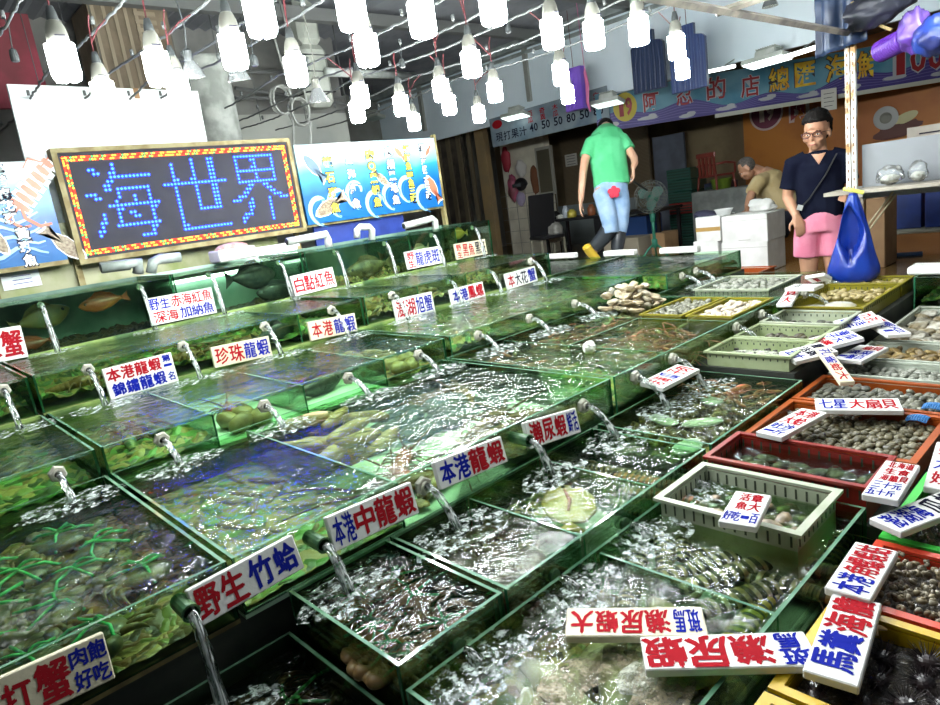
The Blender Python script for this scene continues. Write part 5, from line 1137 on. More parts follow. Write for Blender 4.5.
bk = lens('mussel', 'dark brown shell in the white basket', 'mussel', wet('mussel_wb', (.10,.075,.04), (.30,.22,.12), 25), .022, .034, .016, 'brown shells in the white basket', 12, 0, .3, 31)
put_all([bk], [q for q in scatter(1.585,1.835,.65,1.01,.045,.2)], .345, .03, .6)
mb = MB(); mb.box(-.126, .126, -.185, .185, 0, .004); tag(mb.build('basket_liner', C('slot_shade', (.05,.06,.04)), loc=(1.71,.825,.325)), 'dark mesh bed inside the white basket', 'mesh')
bk = snail('black snail in the nearest pale green basket', wet('snail_black', (.02,.018,.02), (.07,.06,.05), 40), .018, 'black snails in the pale green basket'); put_all([bk], scatter(2.81,3.05,1.14,1.49,.042,.25), .482, .012, 1.2)
froth('water_foam', 'white froth among the black snails in the pale green basket', 2.90, 1.32, .508, .07, .12, M['foam_pale'])
bk = lens('dark_clam', 'dark clam at the bottom of the second pale green basket', 'clam', wet('mussel_dark', (.035,.03,.022)), .025, .02, .013, 'dark clams in the second green basket', 10, .02, .2, 33); put_all([bk], scatter(3.11,3.35,1.15,1.49,.05,.25), .486, .006, .4)
bk = lens('dark_clam', 'grey clam at the bottom of the whitish slotted basket', 'clam', wet('clam_grey1', (.22,.23,.19)), .025, .02, .013, 'grey clams in the slotted basket', 10, .02, .2, 34); put_all([bk], scatter(3.42,3.68,1.15,1.49,.05,.25), .486, .006, .4)
for nm, lab, x0, x1, y0, y1, z in (('tray_bed','dark wet grit under the olive clams in the orange crate',2.172,2.568,.532,1.023,.372),('tray_bed','dark wet grit under the grey clams in the second orange crate',2.627,2.923,.532,1.023,.372),('tray_bed','dark wet grit under the whitish clams',2.992,3.213,.542,1.023,.372),('tray_bed','dark wet grit under the brown mussels',3.267,3.553,.542,1.023,.372),('tray_bed','dark wet grit under the big oysters',3.607,4.393,.542,1.023,.36),('tray_bed','dark wet grit under the snails in the red rimmed tray',1.412,1.658,-.07,.457,.375),('tray_bed','dark wet grit under the snails in the green rimmed tray',1.717,2.113,-.07,.457,.375),('tray_bed','black wet grit under the urchins in the yellow rimmed tray',1.067,1.353,-.07,.457,.368),('tray_bed','black wet grit under the urchins in the bottom tray',.707,1.008,-.07,.457,.368),('tray_bed','dark wet grit under the shells in the red crate',1.892,2.108,.572,1.022,.358)):
    mb = MB(); N_ = 24
    vs = [(x0+(x1-x0)*i/N_, y0+(y1-y0)*j/N_, z+.008*noise.noise(Vector((i*1.7,j*1.3,x0*7)))) for j in range(N_+1) for i in range(N_+1)]
    mb.add(vs, [(j*(N_+1)+i, j*(N_+1)+i+1, (j+1)*(N_+1)+i+1, (j+1)*(N_+1)+i) for j in range(N_) for i in range(N_)])
    tag(mb.build(nm, wet('dark_grit', (.03,.025,.018), (.09,.075,.05), 90, bump=.6), smooth=True), lab, 'grit', kind='stuff')
for rn, x0, x1, y0, y1, z in (('red crate',1.893,2.107,.573,1.022,.418),('white slotted basket',1.583,1.837,.638,1.012,.385)):
    rt_ = [o for o in COL.objects if o.name.startswith('basket') and o.get('label','').startswith(rn)][0]; L_ = rt_.location
    MB().add([(x0-L_.x,y0-L_.y,z-L_.z),(x1-L_.x,y0-L_.y,z-L_.z),(x1-L_.x,y1-L_.y,z-L_.z),(x0-L_.x,y1-L_.y,z-L_.z)], [(0,1,2,3)]).build('water', M['water'], rt_)
# blue netting on the grey clams
for i, (px, py) in enumerate(((934,407),(918,419))):
    p = PX(px, py, Z=.42); mb = MB(); q = .030
    for k in range(9):
        u = -q+2*q*k/8; h0 = lambda a, b: .012*(1-(a*a+b*b)/(2*q*q))
        mb.tube([(u,v,h0(u,v)) for v in (-q,-q/2,0,q/2,q)], .0022, 5); mb.tube([(v,u,h0(u,v)) for v in (-q,-q/2,0,q/2,q)], .0022, 5)
    tag(mb.build('net_bag', C('blue_net', (.02,.16,.42), .5), loc=p), ['blue netting lump on the grey clams at the right edge','smaller blue netting lump on the grey clams, nearer the viewer'][i], 'net')
# white foam bars on the far tank rims
for i, (x0, x1) in enumerate(((548,577),(606,637),(662,700))):
    a = PX(x0, 263, X=5.145); b = PX(x1, 263, X=5.145); mb = MB(); mb.rbox(-.035,.035,-abs(a.y-b.y)/2,abs(a.y-b.y)/2,0,.05,.008)
    tag(mb.build('foam_bar', M['styro'], loc=(5.145,(a.y+b.y)/2,.702)), ['white foam bar on the far rim below the black table','white foam bar on the far rim below the yellow boots','white foam bar on the far rim below the white boxes'][i], 'foam bar')
# small foam box with stones and dark heap beyond the far tank
mb = MB(); mb.rbox(-.08,.08,-.20,.20,0,.05,.01); p = PX(925,288,X=4.9)
tag(mb.build('foam_box', M['styro'], loc=(4.60,PX(930,284,Z=.6).y,.583)), 'white foam box lid resting on the far right tank', 'box')
# ------------------------------------------------------------------ the stall behind
def PD(x, y, t): return Vector(((_f+_r*((x-470)/F_PX)-_u*((y-352.5)/F_PX))*t)) + Vector((0,0,CAM_Z))
def xbox(name, label, cat, px0, py0, px1, py1, X, dep, m, zf=None, group=None, b=.006, fn=None, mats=None):
    """a box whose near face stands on the plane X between two corners of the photo; zf = the level it stands on"""
    a = PX(px0, py0, X=X); c = PX(px1, py1, X=X); z0 = min(a.z, c.z) if zf is None else zf
    w2 = abs(a.y-c.y)/2; h = max(a.z, c.z)-z0; mb = MB(); mb.rbox(0, dep, -w2, w2, 0, h, b)
    if fn: fn(mb, w2, h)
    return tag(mb.build(name, mats or m, loc=(X, (a.y+c.y)/2, z0)), label, cat, group)
# banners
c, ex, ey, n, w_, h_ = frame_of(*[PX(*q, X=7.9) for q in ((495,148),(612,117),(604,88),(487,119))])
def onpanel(o, c, ex, ey, n): o.matrix_world = Matrix(((ex.x,ey.x,n.x,c.x),(ex.y,ey.y,n.y,c.y),(ex.z,ey.z,n.z,c.z),(0,0,0,1)))
mb = MB(); mb.box(-w_/2, w_/2, -h_/2, h_/2, -.01, 0)
write(mb, '現打果汁', -.31*w_, -.2*h_, .30*w_, .34*h_, .002, 1, .012)
for i, s in enumerate(('40','50','50','80','50','80')): write(mb, s, (-.10+.105*i)*w_, (-.16)*h_, .075*w_, .30*h_, .002, 1, .02)
for i, s in enumerate(('西瓜','奇異','木瓜','蘋果','奶茶','生奶')): write(mb, s, (-.12+.108*i)*w_, .20*h_, .05*w_, .42*h_, .002, 2, .015, 0, .9, True)
mb.ell((-.43*w_,.25*h_,.0),(.05*w_,.15*h_,.002),16,4,2)
o = mb.build('price_banner', [pm('banner_blue_grey', (.16,.22,.27), .5, c2=(.28,.34,.38), scale=3), M['iblack'], M['ired']]); onpanel(o, c, ex, ey, n)
tag(o, 'grey blue juice price banner with black numbers under the bulkhead', 'banner')
b0 = PX(598, 133, X=7.86); b1 = PX(955, 75.5, Z=b0.z); ht = .50
ex = (b1-b0).normalized(); w_ = (b1-b0).length; ey = Vector((0,0,1)); n = ex.cross(ey); c = (b0+b1)/2+ey*ht/2
mb = MB(); mb.box(-w_/2, w_/2, -ht/2, ht/2, -.012, 0)
pts = [(-w_/2+w_*k/40, ht*(-.18+.10*math.sin(k*.7)+.10*math.sin(k*.23))) for k in range(41)]
vs = []; fs = []
for x, y in pts: vs += [(x,-ht/2,.001),(x,y,.001)]
for k in range(40): fs.append((2*k,2*k+2,2*k+3,2*k+1))
mb.add(vs, fs, 1)
for j in range(5): mb.add([v for x, y in pts for v in ((x, -ht/2+(y+ht/2)*(.2+.16*j), .0018), (x, -ht/2+(y+ht/2)*(.2+.16*j)+.008, .0018))], fs, 2)
for k in range(9):
    xx = -w_*.46+k*w_*.115; mb.ell((xx, -ht*.38+.03*math.sin(k*2), .001),(.10+.04*(k % 2),.025,.002),14,4,3); mb.ell((xx+.06, -ht*.34+.03*math.sin(k*2), .001),(.06,.03,.002),14,4,3)
def along(px, py):      # where a photo point falls on the banner
    p = PX(px, py, X=7.0); d = p-Vector((0,0,CAM_Z)); q = (c-Vector((0,0,CAM_Z))).dot(n)/d.dot(n); p = Vector((0,0,CAM_Z))+d*q-c
    return p.dot(ex), p.dot(ey)
u, v = along(625,107); mb.ell((u,v,.002),(.155,.185,.003),28,4,4); write(mb, '19', u, v, .20, .26, .0065, 5, .03)
for ch, px, py, s, kind in (('阿',651,102,.22,0),('忍',684,95,.23,0),('的',716,88,.26,0),('店',750,86,.25,0),('總',779,79,.27,1),('匯',805,74,.27,1),('海',837,68,.30,1),('鮮',869,64,.30,1)):
    u, v = along(px, py)
    write(mb, ch, u, v, s*1.08, s*1.26, .003, 3 if kind == 0 else 6, .045); write(mb, ch, u, v, s, s*1.2, .006, 5 if kind == 0 else 7, .014)
u, v = along(918,58); write(mb, '100', u, v, .62, .40, .003, 3, .05); write(mb, '100', u, v, .58, .36, .006, 5, .02)
o = mb.build('shop_banner', [pm('banner_blue', (.05,.19,.28), .5, c2=(.12,.28,.36), scale=2), pm('banner_violet', (.055,.04,.19), .5), C('banner_line', (.13,.11,.30), .5), C('banner_white', (.42,.43,.45), .5), C('banner_yellow', (.46,.36,.015), .5), C('banner_red', (.28,.015,.018), .5), C('banner_black', (.03,.02,.02), .5), pm('banner_gold', (.72,.52,.03), .5, c2=(.55,.26,.02), scale=5)]); onpanel(o, c, ex, ey, n)
tag(o, 'long blue and violet shop banner with a yellow 19 and big characters', 'banner')
for i, (xa, xb) in enumerate(((714,828),(838,955))):
    ua = along(xa, 100)[0]; ub = along(xb, 80)[0]; mb = MB(); mb.box(ua, ub, -ht/2-.05, -ht/2, -.01, .03); o = mb.build('banner_rail', C('rail_pale', (.50,.50,.42), .5)); onpanel(o, c, ex, ey, n)
    tag(o, ['pale rail under the shop banner left of the rusty pole','pale rail under the shop banner right of the rusty pole'][i], 'rail', 'banner rails')
u, v = along(828, 99); mb = MB(); mb.box(u-.09, u+.09, v-.14, v+.12, .034, .036)
for k in range(4): mb.box(u-.06, u+.06-.02*(k % 2), v+.06-.05*k, v+.066-.05*k, .036, .037, 1)
o = mb.build('paper_notice', [C('paper', (.62,.60,.54), .7), M['iblack']]); onpanel(o, c, ex, ey, n); tag(o, 'white paper notice hanging under the shop banner above the man in black', 'notice')
# fittings under the white bulkhead
for i, (px, py, wd, lab, on) in enumerate(((372,119,.50,'flat lamp under the bulkhead above the dark shutter',.0),(515,117,.42,'flat lamp under the bulkhead above the juice price banner',2.2),(607,104,.40,'flat lamp above the yellow 19 of the shop banner',1.2),(766,62,.50,'finned lamp with a bright tube above the shop banner',5.))):
    p = PX(px, py, X=7.62 if i == 2 else 7.75); t = thing('wall_lamp', lab, 'lamp', p, (0,R(12),R(8) if i < 3 else R(-12)))
    mb = MB(); mb.rbox(-.10,.12,-wd/2,wd/2,.0,.05,.01); mb.rbox(-.05,.10,-wd/4,wd/4,.05,.13,.015)
    for k in range(9): mb.box(-.055,.10,-wd/4+k*wd/18,-wd/4+k*wd/18+.008,.13,.145)
    mb.build('housing', C('lamp_housing', (.55,.58,.53), .5, c2=(.42,.46,.40), scale=6), t)
    mb = MB(); mb.box(-.085,.105,-wd/2+.015,wd/2-.015,-.008,.0); mb.build('lens', emat('lamp_lens_%d' % i, (.85,1,.95), on) if on else C('lamp_lens_off', (.40,.50,.45), .3), t)
    mb = MB(); mb.tube([(.10,0,.05),(8.0-p.x,0,.16)], .012, 6); mb.build('bracket', M['beamgrey'], t)
a = PX(702,73,X=7.6); b = PX(735,66,X=7.6); mb = MB(); mb.tube([a,b], .018, 8); mb.tube([(a+b)/2,(a+b)/2+Vector((8.0-a.x,0,.12))], .008, 5, 1); tag(mb.build('tube_lamp', [emat('tube_on', (.9,1,.97), 6.), M['beamgrey']]), 'thin lit tube lamp at the lower edge of the bulkhead', 'lamp')
a = PX(776,60,X=7.5); b = PX(817,47,X=7.5); mb = MB(); mb.tube([a,b], .022, 8); mb.tube([(a+b)/2,(a+b)/2+Vector((8.0-a.x,0,.15))], .008, 5, 1); tag(mb.build('tube_lamp', [bpy.data.materials['tube_on'], M['beamgrey']]), 'bright tube lamp left of the dark folded awning', 'lamp')
# packs of plastic bags hanging from the ceiling
def bagpack(label, px, py, X, w2, h, m, tee=True, th=.05):
    p = PX(px, py, X=X); mb = MB(); q = .42*w2
    poly = [(-w2,-h),(w2,-h),(w2,.0),(w2*.75,.06*h),(q,.08*h),(q,.30*h),(-q,.30*h),(-q,.08*h),(-w2*.85,.04*h),(-w2,-.02*h)] if tee else [(-w2,-h),(w2,-h),(w2,.1*h),(-w2,.1*h)]
    n_ = len(poly); vs = [(th, y, z) for y, z in poly]+[(0, y, z) for y, z in poly]
    mb.add(vs, [tuple(range(n_)), tuple(range(2*n_-1,n_-1,-1))]+[(i,i+n_,(i+1) % n_+n_,(i+1) % n_) for i in range(n_)])
    for k in range(6): mb.tube([(-.002,w2*(.8-.3*k),-h*.98),(-.006,w2*(.75-.3*k),-h*.4),(-.002,w2*(.6-.25*k),0)], .006, 5)
    mb.tube([(th/2,0,.3*h if tee else .1*h),(th/2,.01,3.5-p.z)], .004, 5, 1)
    return tag(mb.build('bag_pack', [m, M['cord']], loc=p), label, 'bag')
bl1 = pm('navy_bags', (.012,.022,.06), .35, c2=(.025,.04,.09), scale=9, wave='Y'); pu = pm('purple_bags', (.17,.07,.52), .35, c2=(.24,.12,.60), scale=3)
bagpack('dark blue pack of plastic carrier bags, left one of the hanging pair', 646, 45, 7.3, .21, .50, bl1); bagpack('blue pack of plastic carrier bags, right one of the hanging pair', 686, 40, 7.2, .21, .52, pm('blue_bags', (.025,.045,.15), .35, c2=(.05,.08,.19), scale=9, wave='Y'))
o = bagpack('purple pack of plastic bags hanging behind two bulbs', 571, 72, 7.2, .14, .46, pu, False, .10)
p = PX(586, 85, X=7.18); mb = MB(); mb.tube([(-.02,.01,3.55-p.z),(0,0,.18)], .004, 5); mb.tube([(0,0,.20),(0,0,.15),(0,-.02,.0),(.01,.01,-.2),(0,-.03,-.32)], [.006,.02,.028,.022,.012], 7, flat=.4); tag(mb.build('ribbon_bundle', C('pink_string', (.62,.16,.34), .5), loc=p), 'pink string bundle hanging beside the purple bag pack', 'string')
# awning frame: beam, rusty pole, folded tarpaulin, bundles
zb_ = PX(852,34,X=4.95).z
a = PX(640,-4,Z=zb_); b = PX(853,38,X=4.95); b.z = zb_; mb = MB(); d = (b-a); mb.tube([a,b], .020, 4); tag(mb.build('awning_beam', M['gbeam']), 'weathered grey awning beam running from the ceiling edge to the pole', 'beam')
a2 = PX(716,13,Z=zb_); b2 = PX(780,-8,Z=zb_+.05); mb = MB(); mb.tube([a2,b2], .018, 4); tag(mb.build('awning_beam', M['gbeam']), 'short pale beam branching from the awning beam at the top edge', 'beam')
pb = PX(853,190,X=4.95); t = thing('awning_pole', 'rusty white slotted angle pole in front of the man in black', 'pole', (4.95, pb.y, 0))
mb = MB(); mb.box(-.030,.0,-.030,-.004,0,zb_-.03); mb.build('angle_bar', M['rusty'], t); mb = MB(); mb.box(-.030,.0,.004,.030,0,zb_-.03); mb.build('angle_bar', M['rusty'], t)
mb = MB(); mb.box(-.012,.0,-.004,.004,0,zb_-.03)
for k in range(26):
    for s in (-.017,.017): mb.box(-.0312,-.0302,s-.004,s+.004,.6+k*.055,.62+k*.055)
mb.build('slots', C('slot_rust', (.16,.08,.03), .8), t)
def crumple(name, label, cat, c, r, m, amp=.35, seed=0, n=30):
    mb = MB(); off = Vector((seed*5.1,seed*2.2,seed))
    mb.ell((0,0,0), r, n, n*2//3, 0, fn=lambda d: 1+amp*noise.noise(d*1.9+off)+amp*.6*abs(noise.noise(d*5+off)))
    return tag(mb.build(name, m, smooth=R(30), loc=c), label, cat)
dk = pm('dark_tarp', (.008,.009,.016), .45, c2=(.02,.022,.035), scale=5)
p = PX(878,8,X=4.75); o = crumple('folded_awning', 'dark folded awning sheet above the rusty pole', 'awning', p, (.10,.17,.09), dk, .3, 1, 40); o.rotation_euler = (R(-12),0,R(10))
p = PX(842,20,X=4.88); mb = MB(); N_ = 12; vs = []
for j in range(N_+1):
    for i in range(N_+1): vs.append((.03*math.sin(i*1.3)+.015*noise.noise(Vector((i*.5,j*.4,0))), .16-.30*i/N_, .17-.36*j/N_+.04*i/N_))
mb.add(vs, [(j*(N_+1)+i, j*(N_+1)+i+1, (j+1)*(N_+1)+i+1, (j+1)*(N_+1)+i) for j in range(N_) for i in range(N_)])
o = mb.build('tarpaulin', pm('navy_sheet', (.010,.022,.055), .45, c2=(.02,.04,.09), scale=4), smooth=True, loc=p); s = o.modifiers.new('s', 'SOLIDIFY'); s.thickness = .006
tag(o, 'navy plastic sheet hanging from the awning left of the pole top', 'tarpaulin')
p = PX(893,45,X=4.8); mb = MB()
for k in range(11): mb.lathe([(.001,.09-.018*k),(.055,.089-.018*k),(.065,.081-.018*k),(.055,.073-.018*k),(.001,.072-.018*k)], 14, 0, Matrix.Rotation(R(90),4,'X'))
o = mb.build('bag_bundle', pm('violet_bags', (.09,.02,.28), .4, c2=(.14,.045,.36), scale=9), smooth=True, loc=p); o.rotation_euler = (R(-8),0,R(-35)); tag(o, 'ribbed violet roll of plastic bags tied under the awning', 'bag')
p = PX(914,30,X=4.7); crumple('bag_bundle', 'crumpled lilac plastic bag under the awning', 'bag', p, (.06,.07,.11), pm('lilac_bag', (.16,.10,.38), .3, c2=(.08,.03,.22), scale=6), .4, 3)
p = PX(938,35,X=4.65); crumple('bag_bundle', 'blue plastic bundle at the upper right edge', 'bag', p, (.08,.11,.10), pm('blue_bundle', (.015,.04,.24), .35, c2=(.01,.015,.08), scale=6), .35, 4)
a = PX(852,2,X=4.8); b = PX(892,30,X=4.8); mb = MB(); mb.tube(arc(a, (a+b)/2+Vector((0,0,-.05)), b, 10), .010, 6); tag(mb.build('rope', C('straw_rope', (.50,.38,.16), .8), smooth=True), 'straw coloured rope drooping across the dark folded awning', 'rope')
plate('trim_32', 4.3, 6.2, -2.5, 1.05, zb_+.30, zb_+.36, C('awning_roof', (.10,.10,.11), .7))
mb = MB(); p = PX(770,3,X=6.6); mb.lathe([(.07,-.03),(.05,.02),(.02,.05)], 14); mb.tube([(0,0,.04),(0,0,3.5-p.z)], .01, 6); o = mb.build('spotlight', C('spot_reflector', (.45,.47,.46)), loc=p); tag(o, 'small round spotlight at the top edge above the shop banner', 'spotlight')
# splash board, shelf and clear bags right of the pole
a = PX(862,145,X=5.0); b = PX(990,187,X=5.0); mb = MB(); mb.box(0,.012,b.y,a.y,b.z+.0,a.z); tag(mb.build('splash_board', C('grey_acrylic', (.20,.215,.23), .4, c2=(.17,.18,.195), scale=2), loc=(5.0,0,0)), 'grey upright board behind the two clear bags', 'board')
a = PX(846,188,X=5.15); b = PX(990,186,X=4.9); sz = a.z; mb = MB(); mb.box(4.73,4.995,b.y,a.y,sz-.022,sz)
mb.box(4.90,4.93,b.y+.01,b.y+.04,.381,sz-.022)
tag(mb.build('shelf_board', pm('dusty_shelf', (.36,.33,.27), .6, c2=(.26,.23,.18), scale=6)), 'narrow shelf board to the right of the pole carrying clear bags', 'shelf')
M['clearbag'] = clear('clear_plastic', (.93,.95,.95), 1.4, .1, bump=.8, bscale=26, white=.14, wcol=(.75,.78,.78))
for i, (px, py, r0, s) in enumerate(((890,174,(.05,.075,.062),1),(918,172,(.04,.052,.066),4))):
    p = PX(px, py, X=4.87); mb = MB(); off = Vector((s,s*2,0))
    mb.ell((0,0,r0[2]*.8), r0, 26, 18, 0, fn=lambda d: (1+.25*noise.noise(d*2.2+off)+.15*abs(noise.noise(d*6+off)))*(1 if d.z > -.6 else .85))
    o = mb.build('clear_bag', M['clearbag'], smooth=R(25), loc=(p.x, p.y, sz+.012)); tag(o, ['larger clear plastic bag of pale food on the shelf next to the pole','smaller clear plastic bag on the shelf, the right one'][i], 'bag')
    mb = MB(); mb.ell((0,0,.03),(r0[0]*.75,r0[1]*.75,.028),14,8,0,fn=lambda d: 1+.25*noise.noise(d*4+off)); mb.build('filling', C('white_food', (.60,.60,.52), .5, c2=(.45,.44,.36), scale=30), o)
# blue plastic bag hung on the pole
top = PX(853,193,X=4.62); bot = PX(852,284,X=4.62); H_ = (top-bot).length; mb = MB(); nb, kb_ = 40, 26; vs = []; fs = []
camd = (Vector((0,0,CAM_Z))-top); camd.z = 0; camd.normalize(); sd = Vector((-camd.y, camd.x, 0))
for j in range(kb_+1):
    t_ = j/kb_; wv = .02+.118*min(1,t_*1.22)**.92*(1 if t_ < .88 else math.sqrt(max(0.02,1-((t_-.88)/.13)**2)))
    for i in range(nb):
        a = 2*math.pi*i/nb; fx, fy = math.cos(a), math.sin(a)
        open_ = max(0, 1-((fx*wv-.02)/(.075*math.sin(math.pi*min(1,max(0,(t_-.12)/.62)))+1e-4))**2) if .12 < t_ < .74 and fy > 0 else 0
        rr = wv*(1+.10*noise.noise(Vector((fx*2.2,fy*2.2,t_*3)))+.05*math.sin(a*9)*(1-t_*.6))
        q = sd*(-fx*rr)+camd*(fy*rr*.62-(.14*min(1,open_*1.6) if open_ > 0 else 0)*min(1,wv/.1))
        vs.append(q+Vector((0,0,-H_*t_)))
for j in range(kb_):
    for i in range(nb): fs.append((j*nb+i,(j+1)*nb+i,(j+1)*nb+(i+1) % nb,j*nb+(i+1) % nb))
fs.append(tuple(range(nb))); fs.append(tuple(kb_*nb+i for i in range(nb-1,-1,-1)))
mb.add(vs, fs); o = mb.build('plastic_bag', pm('royal_blue_plastic', (.006,.025,.24), .3, c2=(.01,.045,.33), scale=7, coat=.2), smooth=True, loc=top); tag(o, 'royal blue plastic bag hanging from the pole with its mouth open', 'bag')
mb = MB(); mb.tube([(0,.05,.03),(-.02,.0,.02),(0,-.06,-.005)], .012, 6); mb.build('tie', C('yellow_tie', (.66,.70,.12), .5), o)
for i, (x0, y0, x1, y1) in enumerate(((866,228,893,192),(869,230,896,194))):
    a = PX(x0,y0,X=4.90); b = PX(x1,y1,X=4.97); mb = MB(); mb.tube([a,b], .007, 6); tag(mb.build('bamboo_stick', C('bamboo', (.36,.30,.18), .6)), ['upper thin stick leaning behind the blue bag','lower thin stick leaning behind the blue bag'][i], 'stick', 'sticks by the blue bag')
# orange wall decoration
def on_x(px, py, X): p = PX(px, py, X=X); return p
X_ = 10.885; p = on_x(766,113,X_); Qx = Matrix(((0,0,-1,0),(-1,0,0,0),(0,1,0,0),(0,0,0,1)))
mb = MB(); 
for i in range(32):
    a0, a1 = 2*math.pi*i/32, 2*math.pi*(i+1)/32
    mb.add([(0,0,0),(.26*math.cos(a0),.26*math.sin(a0),0),(.26*math.cos(a1),.26*math.sin(a1),0)], [(0,1,2)], 1, Qx); mb.add([(0,0,.003),(.23*math.cos(a0),.23*math.sin(a0),.003),(.23*math.cos(a1),.23*math.sin(a1),.003)], [(0,1,2)], 0, Qx)
write(mb, '19', 0, 0, .26, .28, .006, 1, .03, M=Qx)
tag(mb.build('wall_emblem', [C('maroon', (.16,.03,.06), .5), C('emblem_cream', (.55,.42,.36), .5)], loc=p), 'maroon disc with the number 19 painted on the orange wall', 'emblem')
p = on_x(800,110,X_); mb = MB(); write(mb, '阿', 0, 0, .36, .36, .002, 1, .09, M=Qx); write(mb, '阿', 0, 0, .30, .30, .006, 0, .04, M=Qx); tag(mb.build('wall_lettering', [C('maroon_red', (.30,.04,.05), .5), C('emblem_cream', (.55,.42,.36))], loc=p), 'maroon painted character on the orange wall beside the disc', 'lettering')
p = on_x(886,118,X_); mb = MB(); mb.lathe([(.001,.0),(.15,.0),(.155,.012),(.13,.014),(.001,.014)], 26, 0, Qx); mb.ell((0,0,.012),(.08,.08,.01),14,5,1,Qx)
tag(mb.build('wall_plate', [C('plate_grey', (.36,.36,.34), .4), C('plate_food', (.20,.20,.16), .5)], loc=p), 'grey dish picture on the orange wall right of the pole', 'picture')
p = on_x(905,118,X_); mb = MB(); mb.ell((0,0,.006),(.17,.07,.006),18,5,0,Qx @ Matrix.Rotation(R(20),4,'Z')); mb.ell((-.12,-.12,.006),(.30,.10,.006),18,5,1,Qx @ Matrix.Rotation(R(12),4,'Z'),fn=lambda d: 1+.4*noise.noise(d*3)); tag(mb.build('wall_picture', [C('pale_food', (.55,.50,.25), .5), C('dark_food', (.12,.04,.03), .6)], loc=p), 'painted food picture with dark band on the orange wall', 'picture')
a = PX(907,143,X=6.2); b = PX(960,120,X=6.2); mb = MB(); mb.box(0,.02,b.y-.1,a.y,a.z-.03,b.z); mb.box(-.003,0,b.y,a.y-.08,b.z-.06,b.z-.05,1); mb.box(-.003,0,b.y,a.y-.04,b.z-.13,b.z-.125,1)
o = mb.build('pale_board', [C('grey_board', (.42,.38,.32), .7, c2=(.34,.30,.25), scale=4), M['iblack']], loc=(6.2,0,0)); tag(o, 'pale writing board leaning behind the grey splash board', 'board')
# left side of the stall: bags on the pier, table, chair, notice
for i, (nm, lab, cat, px, py, r, m, X) in enumerate((('red_bag','flat red bag hung on the pier edge under the juice banner','bag',506,160,(.05,.10,.22),C('red_cloth',(.36,.03,.05),.6),9.26),('pink_bag','pink plastic bag hanging on the tiled pier','bag',513,188,(.08,.11,.24),C('pink_plastic',(.45,.10,.18),.4,c2=(.30,.10,.12),scale=6),9.235),
        ('white_bag','white cloth bag hanging on the tiled pier','bag',521,169,(.08,.11,.15),C('white_cloth',(.60,.58,.55),.7),9.235),('lavender_bag','lavender plastic bag low on the tiled pier','bag',521,199,(.08,.08,.12),C('lavender',(.45,.38,.55),.4),9.235),('brown_jacket','brown jacket hanging beside the black helmet','jacket',535,180,(.08,.07,.24),C('brown_cloth',(.18,.07,.03),.8),9.235))):
    crumple(nm, lab, cat, PX(px,py,X=X), r, m, .25, i+5, 22)
p = PX(521,185,X=9.19); mb = MB(); mb.ell((0,0,0),(.12,.13,.13),22,12,0,fn=lambda d: 1 if d.z > -.25 else .8); mb.box(-.135,-.10,-.09,.09,-.03,.03,1); tag(mb.build('helmet', [M['black'], C('visor', (.10,.11,.12), .1)], smooth=R(40), loc=p), 'black helmet hanging among the bags on the pier', 'helmet')
p0 = PX(536,150,X=9.26); p1 = PX(555,192,X=9.26); mb = MB(); mb.box(9.24,9.29,p1.y-.02,p0.y+.02,p1.z-.03,p0.z+.03); mb.box(9.235,9.24,p1.y+.02,p0.y-.02,p1.z+.02,p0.z-.02,1); struct(mb.build('window_1', [C('window_frame_grey', (.34,.33,.28), .6), C('window_dark', (.10,.09,.06), .3)]))
p = PX(571,160,X=10.38); mb = MB(); mb.box(0,.004,-.14,.14,-.11,.11)
for k in range(4): mb.box(-.002,0,-.10,.10,.07-.05*k,.078-.05*k,1)
tag(mb.build('paper_notice', [C('paper', (.62,.60,.54)), M['iblack']], loc=p), 'white paper notice on the dark wooden wall left of the man in green', 'notice')
tz = PX(580,217,X=7.9).z; a = PX(541,217,X=7.9); b = PX(660,217,X=7.9); t = thing('table', 'black table with bottles and pots to the left of the man in green', 'table', (8.2,(a.y+b.y)/2,.30)); ww = (a.y-b.y)/2
mb = MB(); mb.rbox(-.3,.3,-ww,ww,tz-.34,tz-.30,.006); mb.build('table_top', M['black'], t)
for sx in (-.26,.26):
    for sy in (-ww+.05,ww-.05): mb = MB(); mb.box(sx-.02,sx+.02,sy-.02,sy+.02,0,tz-.34); mb.build('leg', M['black'], t)
mb = MB(); mb.box(-.28,-.26,-.10,.06,0,tz-.34); mb.build('leg', M['black'], t)
for i, (px, r, h, c_, lab, nm) in enumerate(((572,.07,.12,(.50,.42,.06),'yellow pot on the black table','pot'),(564,.05,.18,(.45,.50,.55),'clear bottle on the black table','bottle'),(560,.06,.06,(.55,.55,.50),'small pale dish on the black table','dish'),(553,.08,.12,(.02,.02,.02),'black box like pot at the left end of the table','pot'),(592,.06,.16,(.30,.10,.04),'red brown jar on the table beside the arm of the man in green','jar'),(600,.06,.12,(.05,.28,.20),'green tin on the table behind the man in green','tin'))):
    p = PX(px,216,X=8.0); mb = MB(); mb.lathe([(r*.8,0),(r,h*.1),(r,h*.7),(r*.6,h*.85),(r*.55,h),(r*.4,h)], 14); tag(mb.build(nm, C('tableware%d' % i, c_, .35), smooth=R(40), loc=(p.x+.05*(i % 2),p.y,tz)), lab, nm)
p = PX(548,245,X=7.5); t = thing('chair', 'black high backed chair in front of the tiled pier', 'chair', (7.5,p.y,.30), (0,0,R(-25)))
mb = MB(); mb.rbox(-.2,.2,-.2,.2,.40,.45,.015); mb.build('seat', M['black'], t); mb = MB(); mb.rbox(-.02,.02,-.2,.2,.42,1.05,.012,0,Matrix.Translation((0,.2,0)) @ Matrix.Rotation(R(90),4,'Z') @ Matrix.Rotation(R(-8),4,'Y')); mb.build('backrest', M['black'], t)
